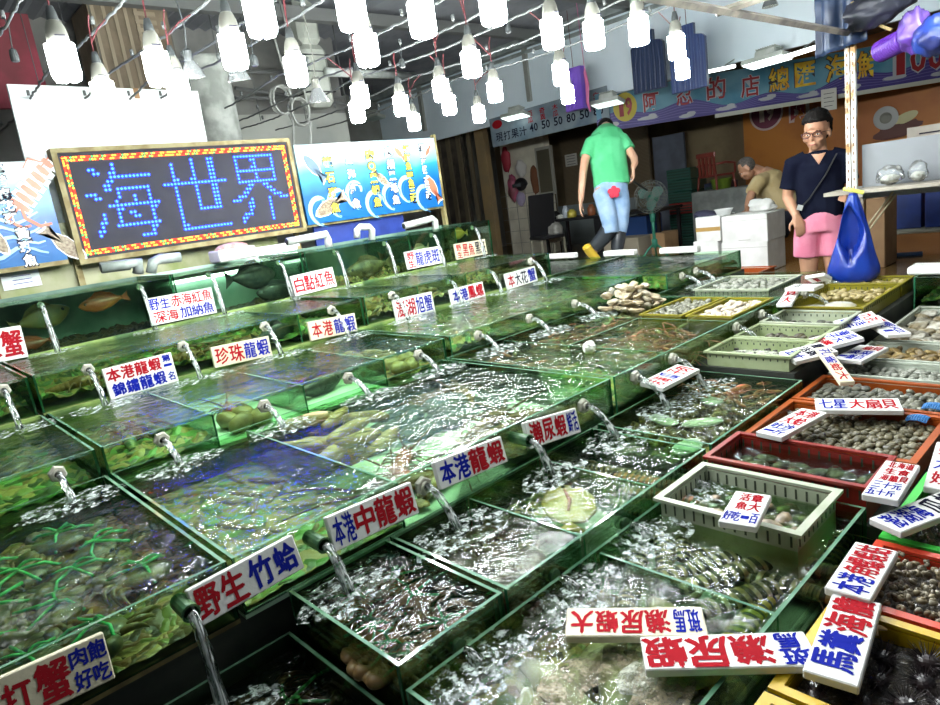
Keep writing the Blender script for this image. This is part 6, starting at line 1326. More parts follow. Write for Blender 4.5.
for sx in (-.18,.18):
    for sy in (-.18,.18): mb = MB(); mb.box(sx-.015,sx+.015,sy-.015,sy+.015,0,.40); mb.build('leg', C('chair_leg_grey', (.25,.24,.18), .4), t)
crumple('cloth_bundle', 'grey cloth bundle at the table leg next to the chair', 'cloth', PX(554,231,X=7.72), (.10,.14,.15), C('grey_bundle', (.20,.19,.17), .8, c2=(.34,.33,.30), scale=9), .3, 14, 24)
# fan
fc = PX(651,197,X=7.35); t = thing('pedestal_fan', 'green pedestal fan with a round cage behind the man in green', 'fan', (fc.x, fc.y, .30)); hz = fc.z-.30
GF = C('fan_green', (.05,.30,.20), .4)
mb = MB(); mb.tube([(0,0,.22),(0,0,hz-.12)], .020, 10); mb.lathe([(.035,.20),(.035,.30),(.02,.31)], 12); mb.lathe([(.03,hz-.30),(.032,hz-.2),(.02,hz-.19)], 12); mb.build('pole', GF, t, R(40))
for k in range(3): a = 2.094*k+.5; mb = MB(); mb.tube([(0,0,.26),(.10*math.cos(a),.10*math.sin(a),.18),(.24*math.cos(a),.24*math.sin(a),.008)], .013, 8); mb.build('leg', GF, t, True)
QF = Matrix.Translation((0,0,hz)) @ Matrix.Rotation(R(200),4,'Z') @ Matrix.Rotation(R(80),4,'Y')
mb = MB(); mb.lathe([(.001,-.20),(.06,-.19),(.075,-.12),(.07,-.03),(.03,-.01)], 16, 0, QF); mb.build('motor', GF, t, R(40))
mb = MB()
for rr, zz in ((.20,.03),(.17,.065),(.12,.085),(.06,.09),(.17,-.01),(.10,-.03)):
    mb.tube([(rr*math.cos(q*.2618),rr*math.sin(q*.2618),zz) for q in range(25)], .0035, 5, 0, QF)
for k in range(24): a = k*.2618; mb.tube([(.02*math.cos(a),.02*math.sin(a),.09),(.12*math.cos(a),.12*math.sin(a),.085),(.17*math.cos(a),.17*math.sin(a),.065),(.20*math.cos(a),.20*math.sin(a),.03),(.16*math.cos(a),.16*math.sin(a),-.01),(.05*math.cos(a),.05*math.sin(a),-.03)], .0022, 4, 0, QF)
mb.build('cage', C('cage_grey', (.20,.22,.20), .4), t)
for k in range(3):
    mb = MB(); P = []
    for q in range(9): u_ = q/8; P.append((.03+.14*u_, .075*math.sin(math.pi*(.12+.8*u_))))
    poly = P+[(x,-y*.7) for x, y in reversed(P)]; mb.prism(poly, .022, .026, 0, QF @ Matrix.Rotation(2.094*k,4,'Z') @ Matrix.Rotation(R(14),4,'X')); mb.build('blade', C('blade_teal', (.10,.22,.18), .4), t)
# stacked crates, bench, chair, basin
def slat(mb, w2, h):
    for k in range(3): mb.box(-.004,0,-w2+.02,w2-.02,h*(.2+.25*k),h*(.2+.25*k)+h*.12,1)
ys = [(162,173),(174,185),(186,197),(198,206),(207,218),(219,230),(231,243)]
for i, (y0, y1) in enumerate(ys):
    gcol = C('stack_green', (.012,.065,.045), .5) if i != 3 else C('stack_red', (.22,.02,.015), .5); zc = .30+.16*(6-i)
    a = PX(668,200,X=8.9); b = PX(692,200,X=8.9); w2 = abs(a.y-b.y)/2; mb = MB(); mb.rbox(0,.45,-w2,w2,0,.155,.008); slat(mb, w2, .155)
    tag(mb.build('stacked_crate', [gcol, C('crate_slot_dark', (.008,.03,.02), .6)], loc=(8.9+.01*(i % 2),(a.y+b.y)/2,zc)), 'red crate in the tall stack of dark green crates' if i == 3 else 'dark green crate, %s from the top of the tall stack' % ORD[i], 'crate', 'tall crate stack')
a = PX(694,200,X=8.7); b = PX(715,200,X=8.7); 
for k in range(3):
    mb = MB(); w2 = abs(a.y-b.y)/2; mb.rbox(0,.4,-w2,w2,0,.28,.01); slat(mb, w2, .28); tag(mb.build('stacked_crate', [C('bin_navy', (.015,.02,.05), .5), C('crate_slot_dark', (.008,.03,.02))], loc=(9.0,(a.y+b.y)/2,.30+.29*k)), 'dark navy crate behind the bench, %s from the floor' % ORD[k], 'crate', 'dark crates behind the bench')
xbox('bench', 'grey concrete bench in the stall under the red chair', 'bench', 691, 193, 752, 225, 8.0, .55, C('bench_grey', (.17,.18,.17), .7, c2=(.10,.11,.10), scale=5), .30)
bz = PX(720,193,X=8.0).z
p = PX(720,192,X=8.25); mb = MB(); mb.lathe([(.10,0),(.13,.16),(.14,.165),(.12,.165),(.09,.02)], 24, 0, Matrix.Scale(1.25,4,(0,1,0)) if False else None); tag(mb.build('basin', C('lime_basin', (.13,.20,.02), .5), smooth=R(40), loc=(8.3,p.y,bz)), 'lime green basin upside on the bench under the red chair', 'basin')
p = PX(713,190,X=8.15); t = thing('plastic_chair', 'red brown plastic armchair standing over the lime basin', 'chair', (8.25,p.y,bz), (0,0,R(70))); RC = C('chair_redbrown', (.14,.025,.016), .4); t.scale = (.78,.78,.84)
mb = MB(); mb.rbox(-.2,.2,-.2,.2,.24,.27,.01); mb.build('seat', RC, t)
mb = MB()
for k in range(5): mb.box(-.19+.08*k,-.15+.08*k,.18,.205,.27,.55)
mb.rbox(-.21,.21,.175,.21,.53,.60,.01); mb.build('backrest', RC, t)
for s in (-1,1):
    mb = MB(); mb.tube([(s*.21,.19,.42),(s*.22,.0,.43),(s*.22,-.19,.41),(s*.21,-.2,.26)], .018, 8); mb.build('armrest', RC, t, True)
    for sy in (-.18,.18): mb = MB(); mb.tube([(s*.19,sy,.25),(s*.22,sy*1.1,0)], .018, 8); mb.build('leg', RC, t, True)
# foam boxes
def tape(col):
    def g(mb, w2, h): mb.box(-.002,0,-w2,w2,h*.42,h*.58,1)
    return g
zt0 = .30
xbox('foam_box', 'white foam box with blue tape at the bottom of the pile', 'box', 693, 242, 719, 262, 6.5, .34, None, zt0, fn=tape(0), mats=[M['styro'], C('blue_tape', (.04,.16,.52), .4)], group='foam boxes by the old man')
h0 = PX(706,242,X=6.5).z
xbox('foam_box', 'white foam box with brown tape on the blue taped one', 'box', 695, 218, 721, 241.5, 6.5, .34, None, h0+.002, fn=tape(0), mats=[M['styro'], C('brown_tape', (.46,.28,.08), .4)], group='foam boxes by the old man')
def grip(mb, w2, h): mb.box(-.002,0,-.06,.06,h*.08,h*.11,1); mb.box(-.003,0,-w2,w2,h*.8,h*.815,1)
xbox('foam_box', 'large plain white foam box, lower one by the old man', 'box', 721, 243, 768, 262, 6.48, .42, None, zt0, fn=grip, mats=[M['styro'], C('foam_line', (.50,.49,.45), .7)], group='foam boxes by the old man')
h1 = PX(744,243,X=6.48).z
xbox('foam_box', 'large plain white foam box, upper one under the hands of the old man', 'box', 721, 217, 768, 242.5, 6.48, .42, None, h1+.002, fn=grip, mats=[M['styro'], C('foam_line', (.50,.49,.45), .7)], group='foam boxes by the old man')
h2 = PX(744,217,X=6.48).z
p = PX(723,216,X=6.6); mb = MB(); mb.lathe([(.05,0),(.09,.08),(.095,.085),(.085,.085),(.045,.01)], 20); tag(mb.build('bowl', M['white'], smooth=R(40), loc=(6.62,p.y,h2+.004)), 'white bowl on the upper foam boxes', 'bowl')
crumple('cloth_bundle', 'dark cloth heap on the brown taped foam box', 'cloth', Vector((6.65,PX(705,214,X=6.65).y,h2+.04)), (.08,.12,.05), C('dark_cloth', (.03,.03,.06), .8), .3, 31, 20)
crumple('plastic_bag', 'crumpled white plastic bag at the right end of the upper foam box', 'bag', Vector((6.72,PX(762,214,X=6.7).y,h2+.075)), (.09,.13,.07), C('white_bag_plastic', (.66,.66,.62), .4), .35, 33, 26)
xbox('cardboard_box', 'low pale box on the floor behind the fan', 'box', 603, 240, 640, 263, 7.7, .4, C('pale_card', (.42,.37,.28), .8), .30); xbox('cardboard_box', 'tan carton on the floor right of the fan', 'box', 650, 234, 666, 258, 7.8, .35, M['card'], .30)
xbox('blue_bin', 'dark blue bin behind the legs of the man in green', 'bin', 622, 218, 648, 241, 8.1, .4, C('bin_blue', (.02,.06,.20), .4), .30)
xplate('wall_panel', 652, 138, 690, 238, 10.6, .05, C('grey_blue_panel', (.15,.17,.22), .6, c2=(.11,.125,.16), scale=3), .30)
# right of the man: boxes, bins, cart
xbox('cardboard_box', 'brown carton standing upright behind the blue bag', 'box', 866, 199, 885, 254, 6.6, .35, M['card'], .30); 
xbox('foam_box', 'white foam lid pile on cartons behind the man in black', 'box', 842, 190, 882, 199, 6.65, .35, M['styro'], PX(860,199,X=6.6).z+.01, None); xbox('cardboard_box', 'pale carton under the white lids, hidden by the blue bag', 'box', 838, 200, 864, 254, 6.65, .3, C('pale_card', (.42,.37,.28)), .30)
t = thing('hand_cart', 'low platform cart with black wheels carrying blue bins', 'cart', (7.9, PX(905,235,X=7.7).y, .30)); w2 = .62
mb = MB(); mb.rbox(-.25,.3,-w2,w2,.16,.20,.01); mb.build('platform', C('cart_pale', (.34,.33,.26), .6), t)
for sx in (-.18,.22):
    for sy in (-.42,.42): mb = MB(); mb.lathe([(.02,-.025),(.08,-.025),(.085,-.015),(.085,.015),(.08,.025),(.02,.025)], 20, 0, Matrix.Translation((sx,sy,.086)) @ Matrix.Rotation(R(90),4,'X')); mb.lathe([(.001,-.028),(.035,-.028),(.035,.028),(.001,.028)], 12, 1, Matrix.Translation((sx,sy,.086)) @ Matrix.Rotation(R(90),4,'X')); mb.build('wheel', [M['black'], C('hub_grey', (.2,.2,.2), .4)], t)
for sx in (-.18,.22):
    for sy in (-.42,.42): mb = MB(); mb.box(sx-.02,sx+.02,sy-.035,sy-.028,.08,.165); mb.box(sx-.02,sx+.02,sy+.028,sy+.035,.08,.165); mb.build('wheel_fork', C('hub_grey', (.2,.2,.2)), t)
for i, (x0, x1) in enumerate(((884,921),(925,965))):
    xbox('blue_bin', ['large blue bin on the cart right of the brown carton','second blue bin on the cart, cut by the right edge'][i], 'bin', x0, 186, x1, 222, 7.75, .40, pm('bin_royal%d' % i, (.015,.04,.20), .35, c2=(.01,.025,.12), scale=4), .502)
p = PX(895,256,Z=.30); mb = MB(); mb.rbox(-.10,.10,-.22,.22,0,.015,.004,0,Matrix.Rotation(R(12),4,'Z')); tag(mb.build('floor_cloth', C('blue_cloth', (.02,.06,.14), .8), loc=(p.x,p.y,.301)), 'dark blue cloth lying on the brown stall floor', 'cloth')
crate('tub', 'orange tub at the feet of the man in black', 'tub', 4.70, 4.98, 1.60, 1.78, .50, .14, P_OR, slots=False)
plate('trim_33', 4.68, 5.0, 1.59, 1.79, 0, .36, st)
crate('basket', 'orange tray on the floor edge behind the far square tank', 'tray', 5.85, 6.2, 2.6, 3.5, .40, .10, P_OR, slots=False)
crate('basket', 'pale tray heaped with dark snails at the foot of the foam boxes', 'tray', 5.85, 6.25, 3.55, 4.1, .40, .10, P_WHITE, slots=False)
bk = snail('dark snail in the far tray at the foot of the foam boxes', wet('snail_black', (.02,.018,.02)), .022, 'dark snails in the far tray', 'black_snail'); put_all([bk], scatter(5.87,6.23,3.57,4.08,.06,.25), .375, .02, 1.2)
# ------------------------------------------------------------------ people
def skin_mesh(name, mb, m, loc, parent=None, voxel=.009, smooth=3):
    """one continuous surface out of overlapping closed limbs"""
    mb.v = [tuple(Vector(v)-Vector(loc)) for v in mb.v]
    o = mb.build('tmp', m); r = o.modifiers.new('r', 'REMESH'); r.mode = 'VOXEL'; r.voxel_size = voxel
    s = o.modifiers.new('s', 'SMOOTH'); s.iterations = smooth; s.factor = .5
    dg = bpy.context.evaluated_depsgraph_get(); dg.update()
    me = bpy.data.meshes.new_from_object(o.evaluated_get(dg)); bpy.data.objects.remove(o)
    me.name = name; me.materials.clear(); me.materials.append(m); me.shade_smooth()
    q = bpy.data.objects.new(name, me); COL.objects.link(q)
    if parent is None: q.location = loc
    else: q.parent = parent
    return q
def limb(mb, pts, rad, flat=1., up=None, n=14): mb.tube(pts, rad, n, 0, None, True, flat, up)
def ball(mb, c, r): mb.ell(tuple(c), (r,r,r) if not isinstance(r, tuple) else r, 14, 10)
def hand(mb, wrist, d, palm, s=1., curl=.35, side=1):
    """wrist point, finger direction, palm normal; thumb on +side of d x palm"""
    d = Vector(d).normalized(); palm = Vector(palm); palm = (palm-d*palm.dot(d)).normalized(); x = d.cross(palm)*side
    w0 = Vector(wrist)
    for k in range(4): mb.tube([w0+x*(.010*(k-1.5)), w0+d*.05*s+x*(.017*(k-1.5)), w0+d*.09*s+x*(.019*(k-1.5))], [.017,.0165,.0125], 8)
    for k, L_ in enumerate((.058,.074,.080,.068)):
        b = w0+d*.086*s+x*(.0195*(1.5-k) * -1); c = curl+.05*k
        p1 = b+(d*math.cos(c*.5)+palm*math.sin(c*.5))*L_*.45*s; p2 = p1+(d*math.cos(c*1.3)+palm*math.sin(c*1.3))*L_*.32*s; p3 = p2+(d*math.cos(c*2.1)+palm*math.sin(c*2.1))*L_*.25*s
        mb.tube([b-d*.012, b, p1, p2, p3], [.0105,.0100,.0092,.0085,.0065], 8)
    t0 = w0+d*.022*s+x*.024; t1 = t0+(d*.55+x*.75+palm*.25).normalized()*.038*s; t2 = t1+(d*.85+x*.3+palm*.35).normalized()*.032*s; t3 = t2+(d*.95+palm*.3).normalized()*.022*s
    mb.tube([w0+d*.005, t0, t1, t2, t3], [.013,.0145,.0115,.0100,.0075], 8)
def head_shape(mb, c, Rm, s=1.):
    T_ = lambda v: c+Rm @ (Vector(v)*s)
    def e(v, r, fn=None):
        q = MB(); q.ell((0,0,0), r, 18, 12, 0, fn=fn); mb.add([T_(Vector(p)+Vector(v)) for p in q.v], q.f)
    e((0,.012,.035),(.076,.095,.088)); e((0,-.018,-.035),(.060,.072,.078)); e((0,-.045,-.085),(.034,.036,.026))
    e((0,-.085,.018),(.052,.018,.014)); e((0,-.080,-.062),(.026,.016,.008)); e((0,-.079,-.076),(.024,.016,.008))
    for sx in (-1,1): e((sx*.078,.010,-.012),(.010,.022,.032)); e((sx*.042,-.066,-.030),(.024,.024,.024))
    mb.tube([T_((0,-.088,.012)), T_((0,-.098,-.016)), T_((0,-.1035,-.032)), T_((0,-.088,-.042))], [.007*s,.009*s,.0115*s,.006*s], 8)
def head_extras(root, c, Rm, s, hair_m, hair_fn, glasses=False, loc=None):
    L_ = Vector(root.location)
    T_ = lambda v: c+Rm @ (Vector(v)*s)-L_
    for sx in (-1,1):
        q = MB(); q.ell((0,0,0),(.0115,.007,.0055),12,8); q.ell((0,-.0065,0),(.0050,.003,.0048),10,6,1); q.v = [tuple(T_(Vector(v)+Vector((sx*.031,-.076,-.004)))) for v in q.v]; q.build('eye', [C('eye_white', (.62,.60,.56), .3), C('eye_dark', (.02,.012,.01), .2)], root, True)
    q = MB()
    for sx in (-1,1): q.tube([T_((sx*.014,-.094,.012)), T_((sx*.032,-.096,.018)), T_((sx*.052,-.084,.013))], [.003*s,.0045*s,.002*s], 6)
    q.build('eyebrows', hair_m, root, True)
    q = MB(); q.tube([T_((-.024,-.0885,-.066)), T_((0,-.097,-.068)), T_((.024,-.0885,-.066))], [.003*s,.005*s,.003*s], 8); q.build('mouth', C('lip', (.34,.12,.09), .5), root, True)
    q = MB(); q.ell((0,0,0),(.084,.104,.098),32,22,0,fn=hair_fn); q.v = [tuple(T_(Vector(v)+Vector((0,.016,.040)))) for v in q.v]; q.build('hair', hair_m, root, True)
    if glasses:
        q = MB()
        for sx in (-1,1):
            pts = [(sx*.034+.025*math.cos(a)*(1+.12*math.cos(2*a)), -.103, -.003+.018*math.sin(a)) for a in [k*math.pi/8 for k in range(17)]]
            q.tube([T_(v) for v in pts], .0028*s, 6); q.tube([T_((sx*.059,-.102,.004)), T_((sx*.078,-.06,.006)), T_((sx*.082,.012,.0))], .0025*s, 6)
        q.tube([T_((-.010,-.104,.002)), T_((0,-.107,.006)), T_((.010,-.104,.002))], .0025*s, 6)
        g = q.build('glasses', C('glasses_red', (.06,.012,.012), .3), root)
SK = pm('skin_tan', (.46,.25,.15), .5, c2=(.40,.20,.115), scale=5); SK2 = pm('skin_dark_tan', (.36,.19,.11), .5, c2=(.30,.15,.085), scale=5); SK3 = pm('skin_light', (.55,.32,.21), .5, c2=(.50,.27,.17), scale=5)
HAIR = pm('black_hair', (.004,.0035,.003), .6, c2=(.012,.010,.009), scale=60, wave='X', spec=.15); GREYHAIR = pm('cropped_hair', (.04,.033,.028), .8, c2=(.07,.06,.05), scale=60)
def capcut(front, low, amp=.10, sp_=3.):
    def fn(d):
        cut = 1 if (d.z > low or d.y > .25) and not (d.y < -.35 and d.z < front) else .72
        return cut*(1+amp*noise.noise(d*sp_)+amp*.5*noise.noise(d*9))
    return fn
Z3 = Vector((0,0,1))
# ---- man in black shirt and pink shorts, standing
g0 = PX(820,306,Z=0); g0 = Vector((g0.x*.872-.01, g0.y*.872-.02, 0)); to = Vector((-g0.x,-g0.y,0)).normalized(); rt = Vector((-to.y, to.x, 0))   # rt: towards the right of the picture
def P(x, y, z): return g0+rt*(x*.87)+to*(-y)+Z3*(z*.965)      # y: away from the camera
hc = P(-.012,-.02,1.56); Rh = Matrix((( rt.x,-to.x,0),(rt.y,-to.y,0),(0,0,1))) @ Matrix.Rotation(R(-17),3,'Z') @ Matrix.Rotation(R(4),3,'X')
mb = MB()
up = tuple(to)
limb(mb, [P(0,0,.84),P(0,0,.95),P(0,0,1.08),P(0,-.0,1.22),P(0,.0,1.34),P(0,.01,1.41)], [.140,.148,.144,.150,.152,.09], .70, up)
limb(mb, [P(0,.01,1.36),P(-.004,.0,1.44),P(-.008,-.012,1.52)], [.075,.060,.058], 1, up)
head_shape(mb, hc, Rh, 1.12)
for s in (-1,1): limb(mb, [P(s*.085,0,.90),P(s*.095,-.01,.66),P(s*.10,-.015,.48),P(s*.10,.0,.36),P(s*.10,.01,.20),P(s*.10,.01,.07)], [.100,.080,.060,.062,.050,.040], 1, up); limb(mb, [P(s*.10,.05,.035),P(s*.11,-.06,.035),P(s*.12,-.17,.022)], [.038,.045,.032], .7, tuple(Z3))
# arms: image left one hangs with the hand on the shorts, the other bends to the shelf
sL, eL, wL = P(-.195,.0,1.345), P(-.255,.01,1.09), P(-.185,-.11,.945)
limb(mb, [P(-.12,0,1.37),sL,P(-.235,.0,1.22),eL,P(-.225,-.04,1.03),wL], [.055,.056,.047,.041,.040,.028], 1, up); hand(mb, wL, P(-.145,-.135,.80)-wL, P(-.1,.2,.9)-P(0,0,.9), 1.05, .35, -1)
sR, eR, wR = P(.195,.0,1.345), P(.235,.03,1.10), P(.205,-.16,1.045)
limb(mb, [P(.12,0,1.37),sR,P(.225,.01,1.22),eR,P(.228,-.07,1.06),wR], [.055,.056,.047,.041,.040,.028], 1, up); hand(mb, wR, P(.17,-.30,1.07)-wR, -Z3, 1.05, .5, 1)
man = skin_mesh('person', mb, SK, g0, None, .0075, 4); tag(man, 'person in black shirt, glasses and pink shorts standing behind the pole', 'person')
mb = MB()
limb(mb, [P(0,0,.905),P(0,0,.95),P(0,.0,1.08),P(0,.0,1.20),P(0,.0,1.32),P(0,.005,1.375),P(0,.012,1.388)], [.168,.166,.162,.168,.172,.130,.118], .74, up)
for s, e_ in ((-1,eL),(1,eR)): sh = P(s*.195,.0,1.345); limb(mb, [P(s*.10,0,1.365),sh,sh.lerp(e_,.55),sh.lerp(e_,.74)], [.074,.076,.072,.074], 1, up)
skin_mesh('shirt', mb, pm('navy_black_shirt', (.004,.005,.014), .9, c2=(.007,.009,.02), scale=6, bump=.2, bscale=14, spec=.08), g0, man, .011, 2)
mb = MB(); limb(mb, [P(0,0,.80),P(0,0,.88),P(0,0,.965)], [.160,.160,.150], .82, up)
for s in (-1,1): limb(mb, [P(s*.085,0,.90),P(s*.106,-.008,.74),P(s*.114,-.012,.60)], [.100,.100,.097], 1, up)
skin_mesh('shorts', mb, pm('pink_shorts', (.62,.17,.26), .75, c2=(.70,.24,.33), scale=6, bump=.15, bscale=18), g0, man, .011, 2)
mb = MB(); mb.tube([P(.135,-.115,1.385)-g0,P(.05,-.142,1.24)-g0,P(-.08,-.140,1.07)-g0,P(-.17,-.10,.99)-g0], .012, 6, flat=.35); mb.build('bag_strap', C('strap_black', (.002,.002,.002), .8), man)
mb = MB(); mb.box(-.02,.02,-.005,.005,-.02,.02); mb.build('buckle', C('buckle_steel', (.6,.6,.58), .3, metal=.6), man, loc=P(-.155,-.125,1.01)-g0, rot=(0,R(20),math.atan2(rt.y,rt.x)))
mb = MB()   # skin of the open V neck
mb.add([P(x,y,z)-g0 for x, y, z in ((-.055,-.098,1.405),(.055,-.098,1.405),(0,-.136,1.325),(0,-.108,1.40))], [(0,2,3),(3,2,1)]); o = mb.build('neckline', SK, man); s_ = o.modifiers.new('s','SOLIDIFY'); s_.thickness = .012
def spiky(d):
    cut = (1.04+.14*max(0,d.z)) if (d.z > .25 or d.y > .35) and not (d.y < -.3 and d.z < .36) else .70
    return cut*(1+.14*abs(noise.noise(d*6))+.13*noise.noise(d*13))
head_extras(man, hc, Rh, 1.12, HAIR, spiky, True)
for s in (-1,1):
    mb = MB(); mb.tube([P(s*.10,.08,.012)-g0,P(s*.11,-.06,.012)-g0,P(s*.12,-.20,.012)-g0], [.040,.05,.036], 10, flat=.25, up=tuple(Z3)); mb.build('sandal', M['black'], man)
# ---- man in green shirt and jeans, seen from behind, stepping on the ledge
D0 = 6.75
def Q(x, y, d=0.): return PD(x, y, D0+d)
gz = Q(612,259); gz = Vector((gz.x, gz.y, .60)); vd = Vector((gz.x, gz.y, 0)).normalized(); upg = tuple(vd); ppm = 661.5/D0
mb = MB()
limb(mb, [Q(611,192,.02),Q(610,178,.02),Q(608,160,.06),Q(607,145,.12),Q(606,134,.20)], [.155,.145,.165,.185,.12], .62, upg)
limb(mb, [Q(606,138,.14),Q(606,130,.26),Q(606,127,.34)], [.085,.062,.060], 1, upg)
hcg = Q(606,131.5,.40); fwd = vd; rtg = Vector((fwd.y,-fwd.x,0)); Rg = Matrix(((rtg.x*-1,-fwd.x,0),(rtg.y*-1,-fwd.y,0),(0,0,1))) @ Matrix.Rotation(R(-38),3,'X')
Rg = Matrix(((-rtg.x,-fwd.x,0),(-rtg.y,-fwd.y,0),(0,0,1))) @ Matrix.Rotation(R(38),3,'X')
head_shape(mb, hcg, Rg, 1.0)
wl, wr = Q(581,201,-.02), Q(633,168,-.06)
limb(mb, [Q(597,139,.10),Q(589,146,.08),Q(585,160,.03),Q(583,173,.0),Q(581.5,190,-.01),wl], [.05,.056,.045,.040,.036,.027], 1, upg); hand(mb, wl, Q(580,216,-.02)-wl, -rtg*-1, 1.05, .35, -1)
limb(mb, [Q(616,137,.10),Q(624,141,.07),Q(629,150,.03),Q(634,158,.0),Q(635,163,-.04),wr], [.05,.056,.045,.040,.034,.027], 1, upg); hand(mb, wr, Q(634,181,-.05)-wr, -rtg, 1.05, .6, 1)
# legs: right one straight, left one bent back
limb(mb, [Q(618,190,.02),Q(620,205,.0),Q(621,222,.02),Q(618,240,.04),Q(616,254,.06)], [.085,.078,.058,.056,.042], 1, upg)
limb(mb, [Q(602,190,.02),Q(605,206,-.04),Q(609,224,-.06),Q(602,238,.02),Q(594,251,.08)], [.085,.078,.060,.055,.042], 1, upg)
limb(mb, [Q(616,255,.12),Q(617,257,.0)], [.04,.045], .8); limb(mb, [Q(594,251,.08),Q(589,255,.10)], [.042,.04], .8)
gm_ = skin_mesh('person', mb, SK3, gz, None, .0075, 4); tag(gm_, 'person in green shirt and jeans seen from behind, leaning over the far tanks', 'person')
mb = MB(); limb(mb, [Q(612,186,.02),Q(611,176,.02),Q(608,160,.06),Q(607,146,.11),Q(607,135,.17),Q(606,128,.26)], [.188,.182,.188,.208,.170,.09], .66, upg)
limb(mb, [Q(600,139,.10),Q(591,144,.09),Q(588,152,.06),Q(586.5,157,.05)], [.074,.078,.070,.072], 1, upg); limb(mb, [Q(614,137,.10),Q(622,140,.08),Q(626,145,.05),Q(629,150,.03)], [.074,.076,.068,.070], 1, upg)
skin_mesh('shirt', mb, pm('green_shirt', (.06,.40,.16), .75, c2=(.09,.48,.21), scale=5, bump=.25, bscale=12), gz, gm_, .011, 2)
mb = MB(); limb(mb, [Q(611,198,.02),Q(611,188,.02),Q(611,180,.02)], [.165,.172,.160], .72, upg)
limb(mb, [Q(619,192,.02),Q(621,206,.0),Q(621,222,.02),Q(619,232,.03)], [.098,.094,.080,.078], 1, upg); limb(mb, [Q(602,192,.02),Q(606,206,-.04),Q(610,223,-.06),Q(611,233,-.05)], [.098,.094,.082,.080], 1, upg)
jn = skin_mesh('jeans', mb, pm('washed_jeans', (.20,.32,.50), .8, c2=(.30,.42,.58), scale=7, bump=.2, bscale=20), gz, gm_, .011, 2)
c_ = Q(614,192,-.155)-gz; mb = MB()
for k in range(5): a = k*1.2566+.3; mb.ell((.036*math.cos(a),0,.036*math.sin(a)),(.028,.006,.028),12,6)
mb.ell((0,0,0),(.022,.005,.022),12,6); mb.build('flower_patch', C('patch_red', (.48,.02,.05), .7), gm_, loc=c_+Vector((0,0,0)), rot=(0,0,math.atan2(rtg.y,rtg.x)))
BT = C('rubber_boot', (.025,.03,.035), .35); YS = C('boot_sole_yellow', (.66,.44,.04), .5)
mb = MB(); limb(mb, [Q(619,231,.03),Q(618,240,.04),Q(617,252,.05),Q(617,257,.05)], [.075,.074,.060,.062], 1, upg); limb(mb, [Q(617,258,-.04),Q(617,258,.10),Q(616,259,.2)], [.055,.055,.045], .8); skin_mesh('boot', mb, BT, gz, gm_, .010, 2)
mb = MB(); limb(mb, [Q(609,229,-.03),Q(603,238,.02),Q(594,248,.07)], [.085,.080,.066], 1, upg); skin_mesh('boot', mb, BT, gz, gm_, .010, 2)
mb = MB(); limb(mb, [Q(586,246,.0),Q(590,252,.04),Q(597,259.5,.10)], [.050,.052,.050], .85); skin_mesh('boot_sole', mb, YS, gz, gm_, .010, 2)
def backhair(d): return (1.03 if (d.y > -.2 or d.z > .4) else .7)*(1+.08*noise.noise(d*6))
head_extras(gm_, hcg, Rg, 1.0, HAIR, backhair)
a = Q(631,180,-.05); mb = MB(); mb.tube([a, PX(647,190,X=7.0)], .012, 8); tag(mb.build('broom_handle', C('handle_black', (.02,.02,.02), .4)), 'dark handle held in the right hand of the man in green', 'handle')
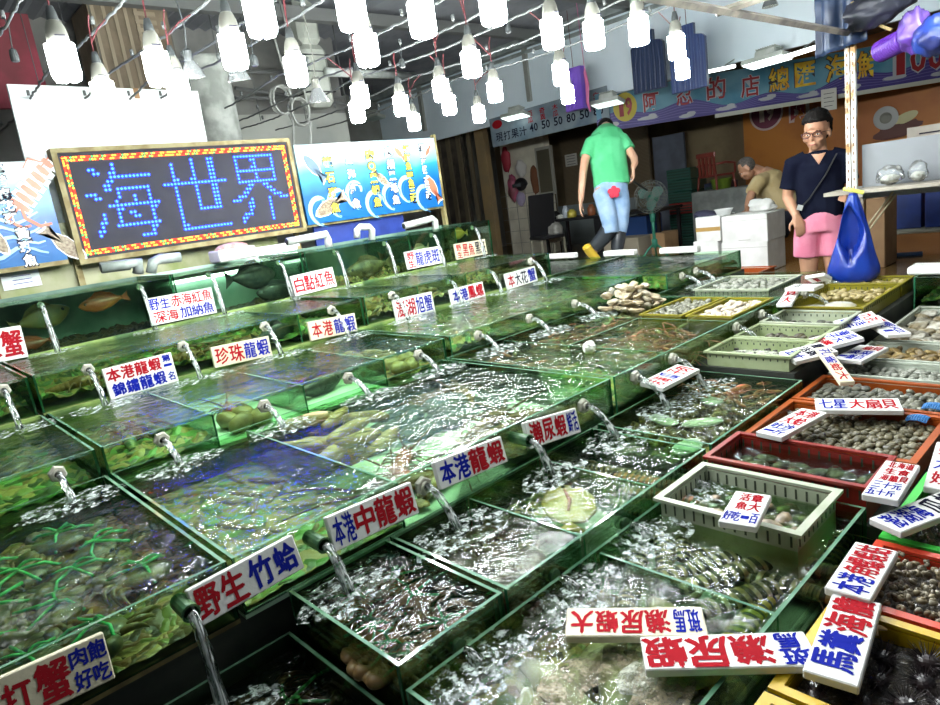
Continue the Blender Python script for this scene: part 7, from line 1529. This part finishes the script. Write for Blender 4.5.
# ---- old man in tan shirt bending over the foam boxes
D1 = 7.05
def S(x, y, d=0.): return PD(x, y, D1+d)
oz = S(775,258); oz = Vector((oz.x, oz.y, .30)); vd = Vector((oz.x, oz.y, 0)).normalized(); upo = tuple(vd); rto = Vector((vd.y,-vd.x,0))
mb = MB(); up3 = (0,0,1)
limb(mb, [S(785,213,.05),S(783,205,.05),S(774,192,.05),S(766,180,.04),S(759,173,.04)], [.14,.145,.150,.155,.10], 1.1, upo)
limb(mb, [S(761,174,.04),S(755,170,.03),S(750,168,.02)], [.08,.062,.058], 1, upo)
hco = S(747,169,.01); Ro = Matrix(((vd.x,rto.x,0),(vd.y,rto.y,0),(0,0,1))) @ Matrix.Rotation(R(35),3,'X')
head_shape(mb, hco, Ro, .90)
for dd, w in ((-.17,S(750,212,-.12)),(.17,S(747,211,.2))):
    limb(mb, [S(764,178,.04+dd*.6),S(758,182,.04+dd),S(753,190,.04+dd),S(750,198,.02+dd),S(748,205,.0+dd),w], [.055,.058,.046,.042,.036,.028], 1, upo); hand(mb, w, S(741,214,-.1+(dd > 0)*.3)-w, -Z3, 1., .4, 1 if dd < 0 else -1)
for dd in (-.09,.09): limb(mb, [S(784,212,.05+dd),S(782,224,.04+dd),S(776,236,.04+dd),S(775,248,.04+dd),S(775,256,.04+dd)], [.10,.082,.062,.056,.042], 1, upo); limb(mb, [S(777,257,.04+dd),S(767,258.5,.04+dd)], [.042,.036], .7)
om_ = skin_mesh('person', mb, SK2, oz, None, .0075, 4); tag(om_, 'older person in tan shirt and dark shorts bending over the foam boxes', 'person')
mb = MB(); limb(mb, [S(790,217,.05),S(784,206,.05),S(774,192,.05),S(766,181,.04),S(760,174,.04)], [.172,.172,.172,.172,.105], 1.12, upo)
for dd in (-.17,.17): limb(mb, [S(765,179,.04+dd*.6),S(758.5,182,.04+dd),S(754.5,188,.04+dd),S(752,193,.03+dd)], [.074,.078,.070,.072], 1, upo)
skin_mesh('shirt', mb, pm('tan_shirt', (.36,.27,.12), .8, c2=(.42,.33,.17), scale=5, bump=.25, bscale=12), oz, om_, .012, 2)
mb = MB(); limb(mb, [S(792,216,.05),S(783,214,.05),S(784,220,.05)], [.15,.165,.16], 1.1, upo)
for dd in (-.09,.09): limb(mb, [S(784,214,.05+dd),S(782,225,.04+dd),S(778,234,.04+dd)], [.115,.105,.102], 1, upo)
skin_mesh('shorts', mb, C('dark_shorts', (.02,.022,.04), .8), oz, om_, .012, 2)
for dd in (-.09,.09):
    mb = MB(); limb(mb, [S(776,239,.04+dd),S(775.5,248,.04+dd),S(775,256,.04+dd)], [.070,.066,.056], 1, upo); limb(mb, [S(778,257,.04+dd),S(765,258.5,.04+dd)], [.050,.042], .8); skin_mesh('boot', mb, BT, oz, om_, .011, 2)
def cropped(d): return (1.0 if (d.z > .1 or d.y > .1) and not (d.y < -.45 and d.z < .75) else .7)
head_extras(om_, hco, Ro, .90, GREYHAIR, cropped)
